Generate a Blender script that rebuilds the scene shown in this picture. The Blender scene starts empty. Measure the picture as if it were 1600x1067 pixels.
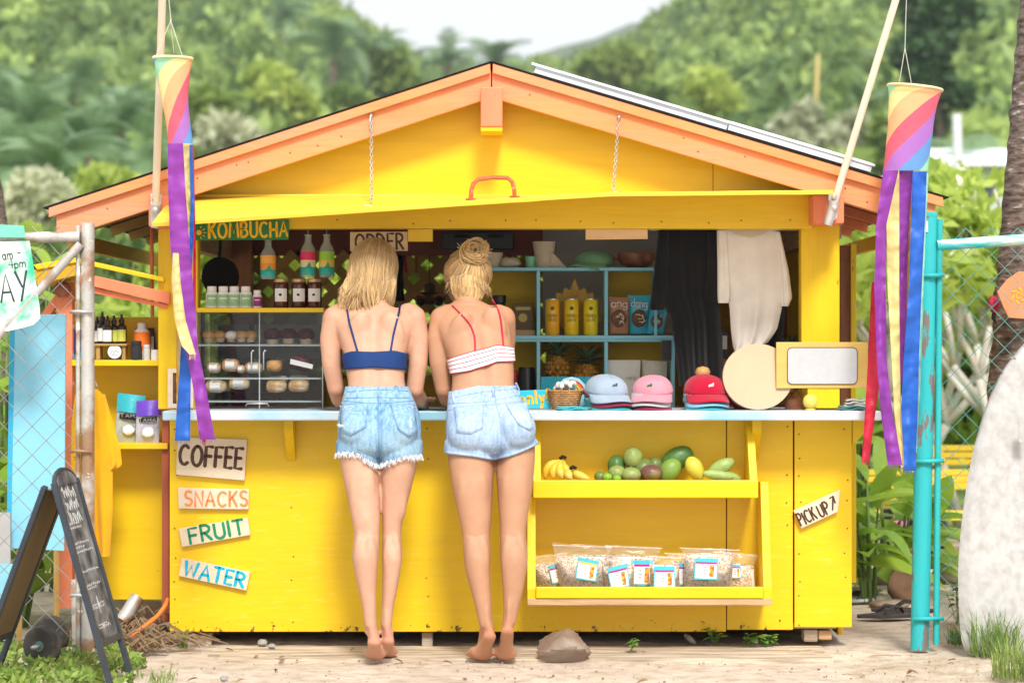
import bpy, bmesh, math, random
import numpy as np
from mathutils import Vector, Matrix, Euler, noise as mnoise
from mathutils.bvhtree import BVHTree
R = math.radians
random.seed(7)
scene = bpy.context.scene
COL = scene.collection
# ------------------------------------------------------------------ camera
D = 9.45            # camera to the front of the kiosk (plane y = 0)
EYE = 1.18
F = 3780.0          # focal length in photograph pixels (85 mm lens)
cd = bpy.data.cameras.new("camera"); cam = bpy.data.objects.new("camera", cd); COL.objects.link(cam)
cam.location = (0, -D, EYE); cam.rotation_euler = (R(90), 0, 0)
cd.lens = 85.05; cd.sensor_width = 36; cd.clip_end = 3000; cd.clip_start = 0.1
cd.dof.use_dof = True; cd.dof.focus_distance = 9.2; cd.dof.aperture_fstop = 2.8
scene.camera = cam
# ------------------------------------------------------------------ light
SUN_EL, SUN_AZ = 47, 171     # degrees; azimuth measured from +Y clockwise: behind the camera, a little right
w = bpy.data.worlds.new("World"); scene.world = w; w.use_nodes = True
nt = w.node_tree; nt.nodes.clear()
sky = nt.nodes.new("ShaderNodeTexSky"); sky.sky_type = 'NISHITA'; sky.sun_disc = False
sky.sun_elevation = R(SUN_EL); sky.sun_rotation = R(SUN_AZ); sky.dust_density = 6; sky.air_density = 1.0; sky.ozone_density = 1.0
hazy = nt.nodes.new("ShaderNodeMix"); hazy.data_type = 'RGBA'; hazy.inputs[0].default_value = 0.72
hazy.inputs[7].default_value = (8.5, 8.6, 8.7, 1)      # bright thin cloud over the whole sky
bg = nt.nodes.new("ShaderNodeBackground"); bg.inputs[1].default_value = 0.1
wo = nt.nodes.new("ShaderNodeOutputWorld")
nt.links.new(sky.outputs[0], hazy.inputs[6]); nt.links.new(hazy.outputs[2], bg.inputs[0]); nt.links.new(bg.outputs[0], wo.inputs[0])
sd = bpy.data.lights.new("sun", 'SUN'); sun = bpy.data.objects.new("sun", sd); COL.objects.link(sun)
sd.energy = 2.4; sd.angle = R(12); sd.color = (1, .975, .94)
_a = R(SUN_AZ); _e = R(SUN_EL)
_dir = Vector((math.sin(_a)*math.cos(_e), math.cos(_a)*math.cos(_e), math.sin(_e)))
sun.rotation_euler = _dir.to_track_quat('Z', 'Y').to_euler()
sun.location = (-3, -8, 12)
vs = scene.view_settings; vs.view_transform = 'Standard'; vs.look = 'None'; vs.gamma = 1; vs.use_curve_mapping = False
vs.exposure = 0.68
scene.cycles.use_denoising = True
scene.cycles.max_bounces = 8; scene.cycles.transparent_max_bounces = 16
scene.cycles.caustics_reflective = False; scene.cycles.caustics_refractive = False

# ------------------------------------------------------------------ helpers
def P(px, py, Y=0.0):
    d = D + Y
    return Vector(((px-800)/F*d, Y, EYE-(py-533)/F*d))
def mpp(Y): return (D+Y)/F

MATS = {}
def nd(t, kind, **kw):
    n = t.nodes.new(kind)
    for k, v in kw.items(): setattr(n, k, v)
    return n
def M(name, col, rough=.6, var=.12, scale=6, bump=.15, bscale=60, spec=.3, metal=0, wear=None, stretch=(1,1,1),
      sss=0, trans=0, coords='Object', col2=None, c2=(.45,.6), c2scale=3, coat=0, sheen=0, dirt=None, transl=0, alpha=1):
    """procedural surface: base colour with cloudy variation, an optional second tone, chips of wear, fine relief"""
    if name in MATS: return MATS[name]
    m = bpy.data.materials.new(name); m.use_nodes = True; t = m.node_tree; L = t.links
    b = t.nodes["Principled BSDF"]
    tc = nd(t, "ShaderNodeTexCoord"); mp = nd(t, "ShaderNodeMapping"); mp.inputs['Scale'].default_value = stretch
    L.new(tc.outputs[coords], mp.inputs[0])
    n1 = nd(t, "ShaderNodeTexNoise"); n1.inputs['Scale'].default_value = scale; n1.inputs['Detail'].default_value = 6
    L.new(mp.outputs[0], n1.inputs[0])
    def mix(f, a, bb):
        x = nd(t, "ShaderNodeMix", data_type='RGBA')
        if isinstance(f, float): x.inputs[0].default_value = f
        else: L.new(f, x.inputs[0])
        for i, c in ((6, a), (7, bb)):
            if isinstance(c, tuple): x.inputs[i].default_value = (*c, 1)
            else: L.new(c, x.inputs[i])
        return x.outputs[2]
    def ramp(src, lo, hi):
        r = nd(t, "ShaderNodeMapRange"); r.inputs[1].default_value = lo; r.inputs[2].default_value = hi
        L.new(src, r.inputs[0]); return r.outputs[0]
    k = tuple(max(0, c*(1-var)) for c in col); h = tuple(min(1, c*(1+var)) for c in col)
    c = mix(ramp(n1.outputs[0], .3, .7), k, h)
    if col2:
        n3 = nd(t, "ShaderNodeTexNoise"); n3.inputs['Scale'].default_value = c2scale; n3.inputs['Detail'].default_value = 4
        L.new(mp.outputs[0], n3.inputs[0]); c = mix(ramp(n3.outputs[0], *c2), c, col2)
    if dirt:      # large soft grubby patches: (colour, strength, scale)
        n5 = nd(t, "ShaderNodeTexNoise"); n5.inputs['Scale'].default_value = dirt[2]; n5.inputs['Detail'].default_value = 7
        L.new(tc.outputs[coords], n5.inputs[0])
        mu = nd(t, "ShaderNodeMath", operation='MULTIPLY'); mu.inputs[1].default_value = dirt[1]
        L.new(ramp(n5.outputs[0], .5, .72), mu.inputs[0]); c = mix(mu.outputs[0], c, dirt[0])
    if wear:      # (colour, threshold, scale)
        n4 = nd(t, "ShaderNodeTexNoise"); n4.inputs['Scale'].default_value = wear[2]; n4.inputs['Detail'].default_value = 8
        n4.inputs['Roughness'].default_value = .65
        L.new(mp.outputs[0], n4.inputs[0]); c = mix(ramp(n4.outputs[0], wear[1], wear[1]+.02), c, wear[0])
    L.new(c, b.inputs['Base Color'])
    b.inputs['Roughness'].default_value = rough; b.inputs['Metallic'].default_value = metal
    b.inputs['Specular IOR Level'].default_value = spec
    if coat: b.inputs['Coat Weight'].default_value = coat; b.inputs['Coat Roughness'].default_value = .2
    if sheen: b.inputs['Sheen Weight'].default_value = sheen
    if sss:
        b.inputs['Subsurface Weight'].default_value = sss; b.inputs['Subsurface Radius'].default_value = (1, .35, .2)
        b.inputs['Subsurface Scale'].default_value = .012
    if trans: b.inputs['Transmission Weight'].default_value = trans; b.inputs['IOR'].default_value = 1.3
    if alpha < 1: b.inputs['Alpha'].default_value = alpha
    if bump:
        n2 = nd(t, "ShaderNodeTexNoise"); n2.inputs['Scale'].default_value = bscale; n2.inputs['Detail'].default_value = 5
        L.new(mp.outputs[0], n2.inputs[0]); bp = nd(t, "ShaderNodeBump"); bp.inputs['Strength'].default_value = bump
        bp.inputs['Distance'].default_value = .01
        L.new(n2.outputs[0], bp.inputs['Height']); L.new(bp.outputs[0], b.inputs['Normal'])
    if transl:
        tr = nd(t, "ShaderNodeBsdfTranslucent"); L.new(c, tr.inputs[0]); mx = nd(t, "ShaderNodeMixShader"); mx.inputs[0].default_value = transl
        out = t.nodes["Material Output"]; L.new(b.outputs[0], mx.inputs[1]); L.new(tr.outputs[0], mx.inputs[2]); L.new(mx.outputs[0], out.inputs[0])
    MATS[name] = m; return m

def leafmat(name, c0, c1, transl=.35, rough=.5, spec=.3, rnd=True):
    """foliage: tone runs between two leaf colours by plant (object random) and by leaf (tint attribute)"""
    if name in MATS: return MATS[name]
    m = bpy.data.materials.new(name); m.use_nodes = True; t = m.node_tree; L = t.links
    b = t.nodes["Principled BSDF"]; out = t.nodes["Material Output"]
    at = nd(t, "ShaderNodeAttribute", attribute_name="tint"); oi = nd(t, "ShaderNodeObjectInfo")
    tc = nd(t, "ShaderNodeTexCoord"); n = nd(t, "ShaderNodeTexNoise"); n.inputs['Scale'].default_value = 25; L.new(tc.outputs['Object'], n.inputs[0])
    a = nd(t, "ShaderNodeMath", operation='MULTIPLY_ADD'); L.new(oi.outputs['Random'], a.inputs[0]); a.inputs[1].default_value = .35 if rnd else 0
    L.new(at.outputs['Fac'], a.inputs[2])
    a2 = nd(t, "ShaderNodeMath", operation='MULTIPLY_ADD'); L.new(n.outputs[0], a2.inputs[0]); a2.inputs[1].default_value = .4; L.new(a.outputs[0], a2.inputs[2])
    mx = nd(t, "ShaderNodeMix", data_type='RGBA'); mx.inputs[6].default_value = (*c0, 1); mx.inputs[7].default_value = (*c1, 1); L.new(a2.outputs[0], mx.inputs[0])
    L.new(mx.outputs[2], b.inputs['Base Color']); b.inputs['Roughness'].default_value = rough; b.inputs['Specular IOR Level'].default_value = spec
    tr = nd(t, "ShaderNodeBsdfTranslucent"); L.new(mx.outputs[2], tr.inputs[0])
    ms = nd(t, "ShaderNodeMixShader"); ms.inputs[0].default_value = transl
    L.new(b.outputs[0], ms.inputs[1]); L.new(tr.outputs[0], ms.inputs[2]); L.new(ms.outputs[0], out.inputs[0])
    MATS[name] = m; return m

def film(name, tint=(1,1,1), rough=.1, fac=.82):
    """thin clear sheet: mostly see-through with a glossy surface"""
    if name in MATS: return MATS[name]
    m = bpy.data.materials.new(name); m.use_nodes = True; t = m.node_tree; L = t.links; t.nodes.clear()
    out = nd(t, "ShaderNodeOutputMaterial"); tr = nd(t, "ShaderNodeBsdfTransparent"); tr.inputs[0].default_value = (*tint, 1)
    g = nd(t, "ShaderNodeBsdfPrincipled"); g.inputs['Base Color'].default_value = (.8, .8, .8, 1); g.inputs['Roughness'].default_value = rough
    if fac > .85: g = nd(t, "ShaderNodeBsdfGlossy"); g.inputs['Roughness'].default_value = rough
    fr = nd(t, "ShaderNodeFresnel"); fr.inputs[0].default_value = 1.25 if fac > .85 else 1.45
    ad = nd(t, "ShaderNodeMath", operation='ADD'); ad.inputs[1].default_value = 1-fac-.04; L.new(fr.outputs[0], ad.inputs[0])
    ms = nd(t, "ShaderNodeMixShader"); L.new(ad.outputs[0], ms.inputs[0]); L.new(tr.outputs[0], ms.inputs[1]); L.new(g.outputs[0], ms.inputs[2])
    L.new(ms.outputs[0], out.inputs[0]); MATS[name] = m; return m

def wloc(o):
    v = Vector((0,0,0))
    while o: v += o.location; o = o.parent
    return v
def tag(o, label, cat, group=None, kind=None):
    if label: o['label'] = label
    if cat: o['category'] = cat
    if group: o['group'] = group
    if kind: o['kind'] = kind
    return o
def thing(name, label, cat, loc=(0,0,0), group=None):
    o = bpy.data.objects.new(name, None); COL.objects.link(o); o.location = loc; o.empty_display_size = .1
    return tag(o, label, cat, group)

class MB:
    def __init__(s): s.v = []; s.f = []; s.m = []; s.mi = 0
    def add(s, vs, fs, mi=None):
        n = len(s.v); s.v += [tuple(v) for v in vs]
        for f in fs: s.f.append([i+n for i in f]); s.m.append(s.mi if mi is None else mi)
        return s
    def box(s, x0, x1, y0, y1, z0, z1, mi=None):
        v = [(x,y,z) for z in (z0,z1) for y in (y0,y1) for x in (x0,x1)]
        return s.add(v, [(0,2,3,1),(4,5,7,6),(0,1,5,4),(2,6,7,3),(0,4,6,2),(1,3,7,5)], mi)
    def pbox(s, px0, px1, py0, py1, Y0, Y1, mi=None):
        a = P(px0, py1, Y0); b = P(px1, py0, Y0); return s.box(a.x, b.x, Y0, Y1, a.z, b.z, mi)
    def prism(s, poly, ext, mi=None):
        ext = Vector(ext); n = len(poly); v = [Vector(p) for p in poly]; v += [p+ext for p in v]
        f = [tuple(range(n)), tuple(range(2*n-1, n-1, -1))] + [(i, i+n, (i+1)%n+n, (i+1)%n) for i in range(n)]
        return s.add(v, f, mi)
    def beam(s, a, b, w, h, up=(0,0,1), mi=None):
        a = Vector(a); b = Vector(b); d = (b-a).normalized(); u = Vector(up); sd_ = d.cross(u).normalized(); u = sd_.cross(d)
        v = [p+sd_*sx*w/2+u*sz*h/2 for p in (a,b) for sx, sz in ((-1,-1),(1,-1),(1,1),(-1,1))]
        return s.add(v, [(3,2,1,0),(4,5,6,7)]+[(i,(i+1)%4,(i+1)%4+4,i+4) for i in range(4)], mi)
    def tube(s, pts, r, n=8, mi=None, cap=True, flat=1.0, fdir=None, closed=False):
        pts = [Vector(p) for p in pts]; k = len(pts); rs = r if isinstance(r, (list, tuple)) else [r]*k
        ref = None; vv = []; ff = []
        for i, p in enumerate(pts):
            if closed: t = pts[(i+1)%k]-pts[i-1]
            else: t = pts[min(i+1,k-1)]-pts[max(i-1,0)]
            t.normalize()
            if fdir is not None: u = Vector(fdir); u = (u-t*u.dot(t)).normalized()
            elif ref is None: u = t.orthogonal().normalized()
            else: u = (ref-t*ref.dot(t)).normalized()
            ref = u; w_ = t.cross(u)
            for j in range(n):
                a = 2*math.pi*j/n; vv.append(p+(u*math.cos(a)*flat+w_*math.sin(a))*rs[i])
        for i in range(k if closed else k-1):
            i2 = (i+1) % k
            for j in range(n): ff.append((i*n+j, i*n+(j+1)%n, i2*n+(j+1)%n, i2*n+j))
        if cap and not closed: ff += [tuple(range(n-1,-1,-1)), tuple(range((k-1)*n, k*n))]
        return s.add(vv, ff, mi)
    def lathe(s, prof, c=(0,0,0), n=20, rot=None, mi=None, sx=1, sy=1, mis=None):
        vv = []; ff = []; c = Vector(c); k = len(prof)
        for r, z in prof:
            for j in range(n):
                a = 2*math.pi*j/n; v = Vector((r*math.cos(a)*sx, r*math.sin(a)*sy, z))
                vv.append(c+(rot@v if rot else v))
        b0 = len(s.f)
        for i in range(k-1):
            for j in range(n): ff.append((i*n+j, i*n+(j+1)%n, (i+1)*n+(j+1)%n, (i+1)*n+j))
        ff += [tuple(range(n-1,-1,-1)), tuple(range((k-1)*n, k*n))]
        s.add(vv, ff, mi)
        if mis:
            for i in range(k-1):
                for j in range(n): s.m[b0+i*n+j] = mis[i]
        return s
    def ball(s, c, r, n=14, m=9, rot=None, mi=None, fn=None):
        c = Vector(c); r = (r,r,r) if isinstance(r,(int,float)) else r; vv = []; ff = []
        for i in range(m+1):
            th = math.pi*i/m
            for j in range(n):
                a = 2*math.pi*j/n; d = Vector((math.sin(th)*math.cos(a), math.sin(th)*math.sin(a), math.cos(th)))
                k = fn(d) if fn else 1; v = Vector((d.x*r[0]*k, d.y*r[1]*k, d.z*r[2]*k)); vv.append(c+(rot@v if rot else v))
        for i in range(m):
            for j in range(n): ff.append((i*n+j, (i+1)*n+j, (i+1)*n+(j+1)%n, i*n+(j+1)%n))
        return s.add(vv, ff, mi)
    def grid(s, rows, mi=None, closed=False):
        k = len(rows); n = len(rows[0]); vv = [p for r in rows for p in r]; ff = []
        for i in range(k-1):
            for j in range(n if closed else n-1): ff.append((i*n+j, i*n+(j+1)%n, (i+1)*n+(j+1)%n, (i+1)*n+j))
        return s.add(vv, ff, mi)
    def mesh(s, name, off=Vector((0,0,0)), smooth=False, clean=False):
        me = bpy.data.meshes.new(name); me.from_pydata([(v[0]-off.x, v[1]-off.y, v[2]-off.z) for v in s.v], [], s.f)
        me.polygons.foreach_set('material_index', s.m)
        if smooth: me.polygons.foreach_set('use_smooth', [True]*len(me.polygons))
        if clean or smooth:
            bm = bmesh.new(); bm.from_mesh(me); bmesh.ops.remove_doubles(bm, verts=bm.verts, dist=1e-5)
            bmesh.ops.recalc_face_normals(bm, faces=bm.faces); bm.to_mesh(me); bm.free()
        me.update(); return me
    def build(s, name, mat, parent=None, smooth=False, bev=0, solid=0, sub=0, autos=None, loc=None):
        if parent is None and loc is None:
            a = np.array(s.v); loc = Vector(((a[:,0].min()+a[:,0].max())/2, (a[:,1].min()+a[:,1].max())/2, a[:,2].min()))
        off = wloc(parent)+Vector((0,0,0)) if parent else Vector(loc)
        me = s.mesh(name, off, smooth, clean=bool(bev))
        o = bpy.data.objects.new(name, me); COL.objects.link(o)
        for mm in (mat if isinstance(mat, (list, tuple)) else [mat]): me.materials.append(mm)
        if parent: o.parent = parent
        else: o.location = loc
        if solid: md = o.modifiers.new('solid', 'SOLIDIFY'); md.thickness = solid; md.offset = 0
        if bev: md = o.modifiers.new('bevel', 'BEVEL'); md.width = bev; md.segments = 2; md.limit_method = 'ANGLE'; md.angle_limit = R(40)
        if sub: md = o.modifiers.new('sub', 'SUBSURF'); md.levels = sub; md.render_levels = sub
        if smooth and autos:
            bm = bmesh.new(); bm.from_mesh(me)
            for e in bm.edges:
                if len(e.link_faces) == 2 and e.calc_face_angle(0) > R(autos): e.smooth = False
            bm.to_mesh(me); bm.free()
        return o
def link(mesh, name, parent=None, mw=None):
    o = bpy.data.objects.new(name, mesh); COL.objects.link(o)
    if parent: o.parent = parent
    if mw is not None: o.matrix_local = mw
    return o
def children(o): return [c for c in COL.objects if c.parent == o]
def copy_tree(o, parent=None):
    kids = list(o.children); c = o.copy(); COL.objects.link(c); c.parent = parent
    for k in kids: copy_tree(k, c)
    return c
def T(loc=(0,0,0), rot=(0,0,0), s=1):
    sc = Matrix.Diagonal((*( (s,s,s) if isinstance(s,(int,float)) else s),1))
    return Matrix.Translation(loc) @ Euler(rot).to_matrix().to_4x4() @ sc

# ---- hand lettering: strokes of a brush
def arc(cx, cy, rx, ry, a0, a1, n=9): return [(cx+rx*math.cos(R(a0+(a1-a0)*i/n)), cy+ry*math.sin(R(a0+(a1-a0)*i/n))) for i in range(n+1)]
GL = {
'A': (.7,[[(0,0),(.35,1),(.7,0)],[(.13,.34),(.57,.34)]]),
'B': (.6,[[(0,0),(0,1)],[(0,1)]+arc(.2,.76,.3,.24,90,-90)+[(0,.52)],[(0,.52)]+arc(.22,.26,.36,.26,90,-90)+[(0,0)]]),
'C': (.68,[arc(.38,.5,.38,.5,50,310)]),
'D': (.65,[[(0,0),(0,1)],[(0,1)]+arc(.12,.5,.5,.5,90,-90)+[(0,0)]]),
'E': (.5,[[(.5,1),(0,1),(0,0),(.5,0)],[(0,.52),(.42,.52)]]),
'F': (.5,[[(.5,1),(0,1),(0,0)],[(0,.52),(.42,.52)]]),
'H': (.6,[[(0,0),(0,1)],[(.6,0),(.6,1)],[(0,.5),(.6,.5)]]),
'I': (.05,[[(.02,0),(.02,1)]]),
'K': (.58,[[(0,0),(0,1)],[(.55,1),(.04,.45)],[(.2,.6),(.58,0)]]),
'M': (.8,[[(0,0),(.08,1),(.4,.25),(.72,1),(.8,0)]]),
'N': (.6,[[(0,0),(0,1),(.6,0),(.6,1)]]),
'O': (.76,[arc(.38,.5,.38,.5,90,450,18)]),
'P': (.55,[[(0,0),(0,1)],[(0,1)]+arc(.2,.74,.34,.26,90,-90)+[(0,.48)]]),
'R': (.58,[[(0,0),(0,1)],[(0,1)]+arc(.2,.74,.34,.26,90,-90)+[(0,.48)],[(.2,.48),(.58,0)]]),
'S': (.56,[arc(.29,.75,.26,.25,40,270,8)+arc(.28,.25,.28,.25,90,-140,9)]),
'T': (.62,[[(0,1),(.62,1)],[(.31,1),(.31,0)]]),
'U': (.6,[[(0,1),(0,.35)]+arc(.3,.3,.3,.3,180,360)+[(.6,1)]]),
'W': (.9,[[(0,1),(.2,0),(.45,.75),(.7,0),(.9,1)]]),
'Y': (.62,[[(0,1),(.32,.48)],[(.62,1),(.22,0)]]),
'4': (.55,[[(.42,0),(.42,1),(0,.33),(.56,.33)]]),
'7': (.5,[[(0,1),(.5,1),(.18,0)]]),
'a': (.45,[arc(.21,.26,.21,.26,40,400,12),[(.43,.52),(.43,0)]]),
'd': (.45,[arc(.21,.26,.21,.26,40,400,12),[(.43,1),(.43,0)]]),
'g': (.45,[arc(.21,.26,.21,.26,40,400,12),[(.43,.52),(.43,-.15)]+arc(.22,-.15,.21,.2,0,-150)]),
'm': (.7,[[(0,0),(0,.52)],[(0,.35)]+arc(.17,.34,.17,.18,180,0)+[(.34,0)],[(.34,.35)]+arc(.52,.34,.17,.18,180,0)+[(.69,0)]]),
'n': (.4,[[(0,0),(0,.55)],[(0,.35)]+arc(.19,.34,.19,.2,180,0)+[(.38,0)]]),
'p': (.45,[[(0,-.35),(0,.52)],arc(.22,.26,.22,.26,140,-200,12)]),
'l': (.06,[[(.03,0),(.03,1)]]),
'y': (.42,[[(0,.52),(.22,.05)],[(.42,.52),(.1,-.35)]]),
'o': (.45,[arc(.22,.27,.22,.27,90,450,14)]),
'!': (.08,[[(.05,1),(.03,.3)],[(.03,.06),(.03,0)]]),
'-': (.35,[[(0,.4),(.35,.42)]]),
'>': (.7,[[(0,0),(.65,.9)],[(.2,.85),(.66,.92),(.62,.42)]]),
' ': (.3,[]),
}
def stroke(mb, pts, fr, w_, t=.0012, mi=None):
    o, u, v, n = fr; p = [Vector((a,b)) for a, b in pts]; k = len(p)
    e0 = (p[0]-p[1]).normalized()*w_*.8; e1 = (p[-1]-p[-2]).normalized()*w_*.8
    p = [p[0]+e0]+p+[p[-1]+e1]; ww = [.45]+[1]*k+[.45]; rows = []
    for i, q in enumerate(p):
        tg = (p[min(i+1,k+1)]-p[max(i-1,0)]).normalized(); pr = Vector((-tg.y, tg.x))*w_*ww[i]*random.uniform(.9,1.1)
        rows.append([o+u*(q.x+pr.x*a)+v*(q.y+pr.y*a)+n*(t*b) for a, b in ((1,0),(.55,1),(-.55,1),(-1,0))])
    mb.grid(rows, mi)
def lettering(mb, text, p0, p1, h, sw, n=Vector((0,-1,0)), lift=.0008, mi=None, jit=.03, gap=.28, tall=None):
    """brush text from baseline point p0 to p1, cap height h, half stroke width sw (metres)"""
    p0 = Vector(p0); p1 = Vector(p1); u = (p1-p0).normalized(); n = Vector(n); v = u.cross(n)*-1
    if v.z < 0: v = -v
    tot = sum(GL[c][0]+gap for c in text)-gap; k = (p1-p0).length/tot; x = 0
    for c in text:
        wd, sts = GL[c]; dy = random.uniform(-jit,jit)*h; hh = h*random.uniform(.96,1.04)
        for st in sts:
            stroke(mb, [(x*k+a*k, dy+b*hh) for a, b in st], (p0+n*lift, u, v, n), sw, mi=mi)
        x += wd+gap
def leaf_cloud(blobs, n, size, seed, parent=None, name='foliage', mat=None, tint=(0,1), shell=.55, drop=0, off=None):
    """many small leaf faces spread through a set of blobs (centre, radii, tint)"""
    rg = np.random.default_rng(seed); B = np.array([[*b[0], *b[1]] for b in blobs]); vol = B[:,3]*B[:,4]+B[:,5]*B[:,3]
    idx = rg.choice(len(B), n, p=vol/vol.sum()); d = rg.normal(size=(n,3)); d /= np.linalg.norm(d,axis=1)[:,None]
    r = shell+(1-shell)*rg.random(n)**.7; r *= 1+.18*np.sin(d[:,0]*7+idx)*np.cos(d[:,2]*6+idx*2)
    c = B[idx,:3]+d*B[idx,3:]*r[:,None]
    t = d*.6+rg.normal(size=(n,3))*.7; t[:,2] -= drop; t /= np.linalg.norm(t,axis=1)[:,None]
    q = np.cross(t, rg.normal(size=(n,3))); q /= np.linalg.norm(q,axis=1)[:,None]
    s = size*(.6+.8*rg.random(n))[:,None]
    v = np.stack([c-t*s, c+q*s*.42, c+t*s, c-q*s*.42],1).reshape(-1,3)
    btint = np.array([b[2] if len(b) > 2 else 0 for b in blobs])[idx]
    ti = np.repeat(np.clip(btint+tint[0]+(tint[1]-tint[0])*rg.random(n),0,1.5),1)
    o = Vector(off) if off is not None else (wloc(parent) if parent else Vector((0,0,0)))
    v -= np.array(o); me = bpy.data.meshes.new(name)
    me.vertices.add(4*n); me.vertices.foreach_set('co', v.ravel().astype(np.float32))
    me.loops.add(4*n); me.loops.foreach_set('vertex_index', np.arange(4*n,dtype=np.int32))
    me.polygons.add(n); me.polygons.foreach_set('loop_start', np.arange(0,4*n,4,dtype=np.int32))
    me.update(calc_edges=True)
    a = me.attributes.new('tint','FLOAT','FACE'); a.data.foreach_set('value', ti.astype(np.float32))
    if mat: me.materials.append(mat)
    ob = bpy.data.objects.new(name, me); COL.objects.link(ob)
    if parent: ob.parent = parent
    else: ob.location = o
    return ob
def leafblade(L_, W_, droop=.5, fold=.15, n=6, shape=.9):
    """one long leaf lying along +X, arching down; used for broad leaves, fronds, blades"""
    mb = MB(); rows = []
    for i in range(n+1):
        t = i/n; wd = W_*math.sin(math.pi*min(1, t**shape*.97+.03))**.8/2; a = droop*t
        x = L_*math.sin(a)/droop if droop else L_*t; z = -L_*(1-math.cos(a))/droop if droop else 0
        rows.append([(x,-wd,z+wd*fold*2),(x,0,z),(x,wd,z+wd*fold*2)])
    mb.grid(rows); return mb
def skip(): pass
# ================================================================== materials
YEL = (.81,.535,.002)
m_yel = M('yellow_paint', YEL, rough=.42, var=.04, scale=3, bump=.1, bscale=9, stretch=(1,1,7), wear=((.16,.09,.03),.715,11), spec=.45, dirt=((.7,.42,.005),.25,2.2))
m_yelh = M('yellow_paint_horizontal', YEL, rough=.42, var=.06, scale=3, bump=.12, bscale=9, stretch=(1,1,8), wear=((.22,.12,.03),.715,9), spec=.45, dirt=((.7,.42,.005),.25,2))
m_yelv = M('yellow_paint_posts', YEL, rough=.45, var=.07, scale=3, bump=.3, bscale=9, stretch=(8,8,1), wear=((.18,.1,.03),.69,7), spec=.4, dirt=((.6,.35,.01),.35,4))
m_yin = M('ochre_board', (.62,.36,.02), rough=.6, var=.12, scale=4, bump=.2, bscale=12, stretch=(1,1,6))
m_or = M('orange_paint', (.78,.3,.11), rough=.5, var=.07, scale=2.5, bump=.25, bscale=10, stretch=(1,5,6), wear=((.22,.1,.05),.70,9), col2=(.76,.29,.19), c2=(.4,.7), c2scale=.8, dirt=((.7,.2,.08),.25,3))
m_orp = M('salmon_paint', (.82,.24,.12), rough=.55, var=.08, scale=3, bump=.25, bscale=10, stretch=(6,6,1), wear=((.3,.16,.1),.68,9))
m_shing = M('roof_felt', (.012,.012,.012), rough=.9, var=.4, scale=30, bump=.6, bscale=120)
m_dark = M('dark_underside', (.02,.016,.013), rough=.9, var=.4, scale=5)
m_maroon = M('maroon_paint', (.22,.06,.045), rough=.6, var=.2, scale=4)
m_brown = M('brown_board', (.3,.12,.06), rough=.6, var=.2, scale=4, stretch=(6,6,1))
m_grey = M('grey_board', (.42,.42,.41), rough=.7, var=.08, scale=3)
m_wood = M('bare_wood', (.5,.32,.17), rough=.7, var=.2, scale=5, bump=.3, bscale=20, stretch=(1,1,8))
m_oldwood = M('weathered_wood', (.33,.25,.17), rough=.85, var=.3, scale=6, bump=.5, bscale=22, stretch=(1,6,6), col2=(.5,.42,.32), c2=(.4,.65), c2scale=2)
m_lath = M('lattice_wood', (.4,.24,.07), rough=.7, var=.25, scale=6)
m_white = M('white_paint_chalky', (.56,.6,.64), rough=.4, var=.05, scale=4, col2=(.27,.5,.62), c2=(.48,.62), c2scale=2.2, bump=.1, wear=((.45,.4,.34),.71,14))
m_steel = M('zinc_steel', (.5,.5,.49), rough=.45, metal=.7, var=.2, scale=12, col2=(.4,.26,.15), c2=(.6,.75), c2scale=20)
m_sheet = M('white_metal_sheet', (.72,.75,.8), rough=.35, var=.06, scale=2, spec=.5)
m_hole = M('gap_shade', (.03,.022,.016), rough=1, var=.3, scale=6)  # near-black colour standing for the shade under the kiosk

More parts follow.
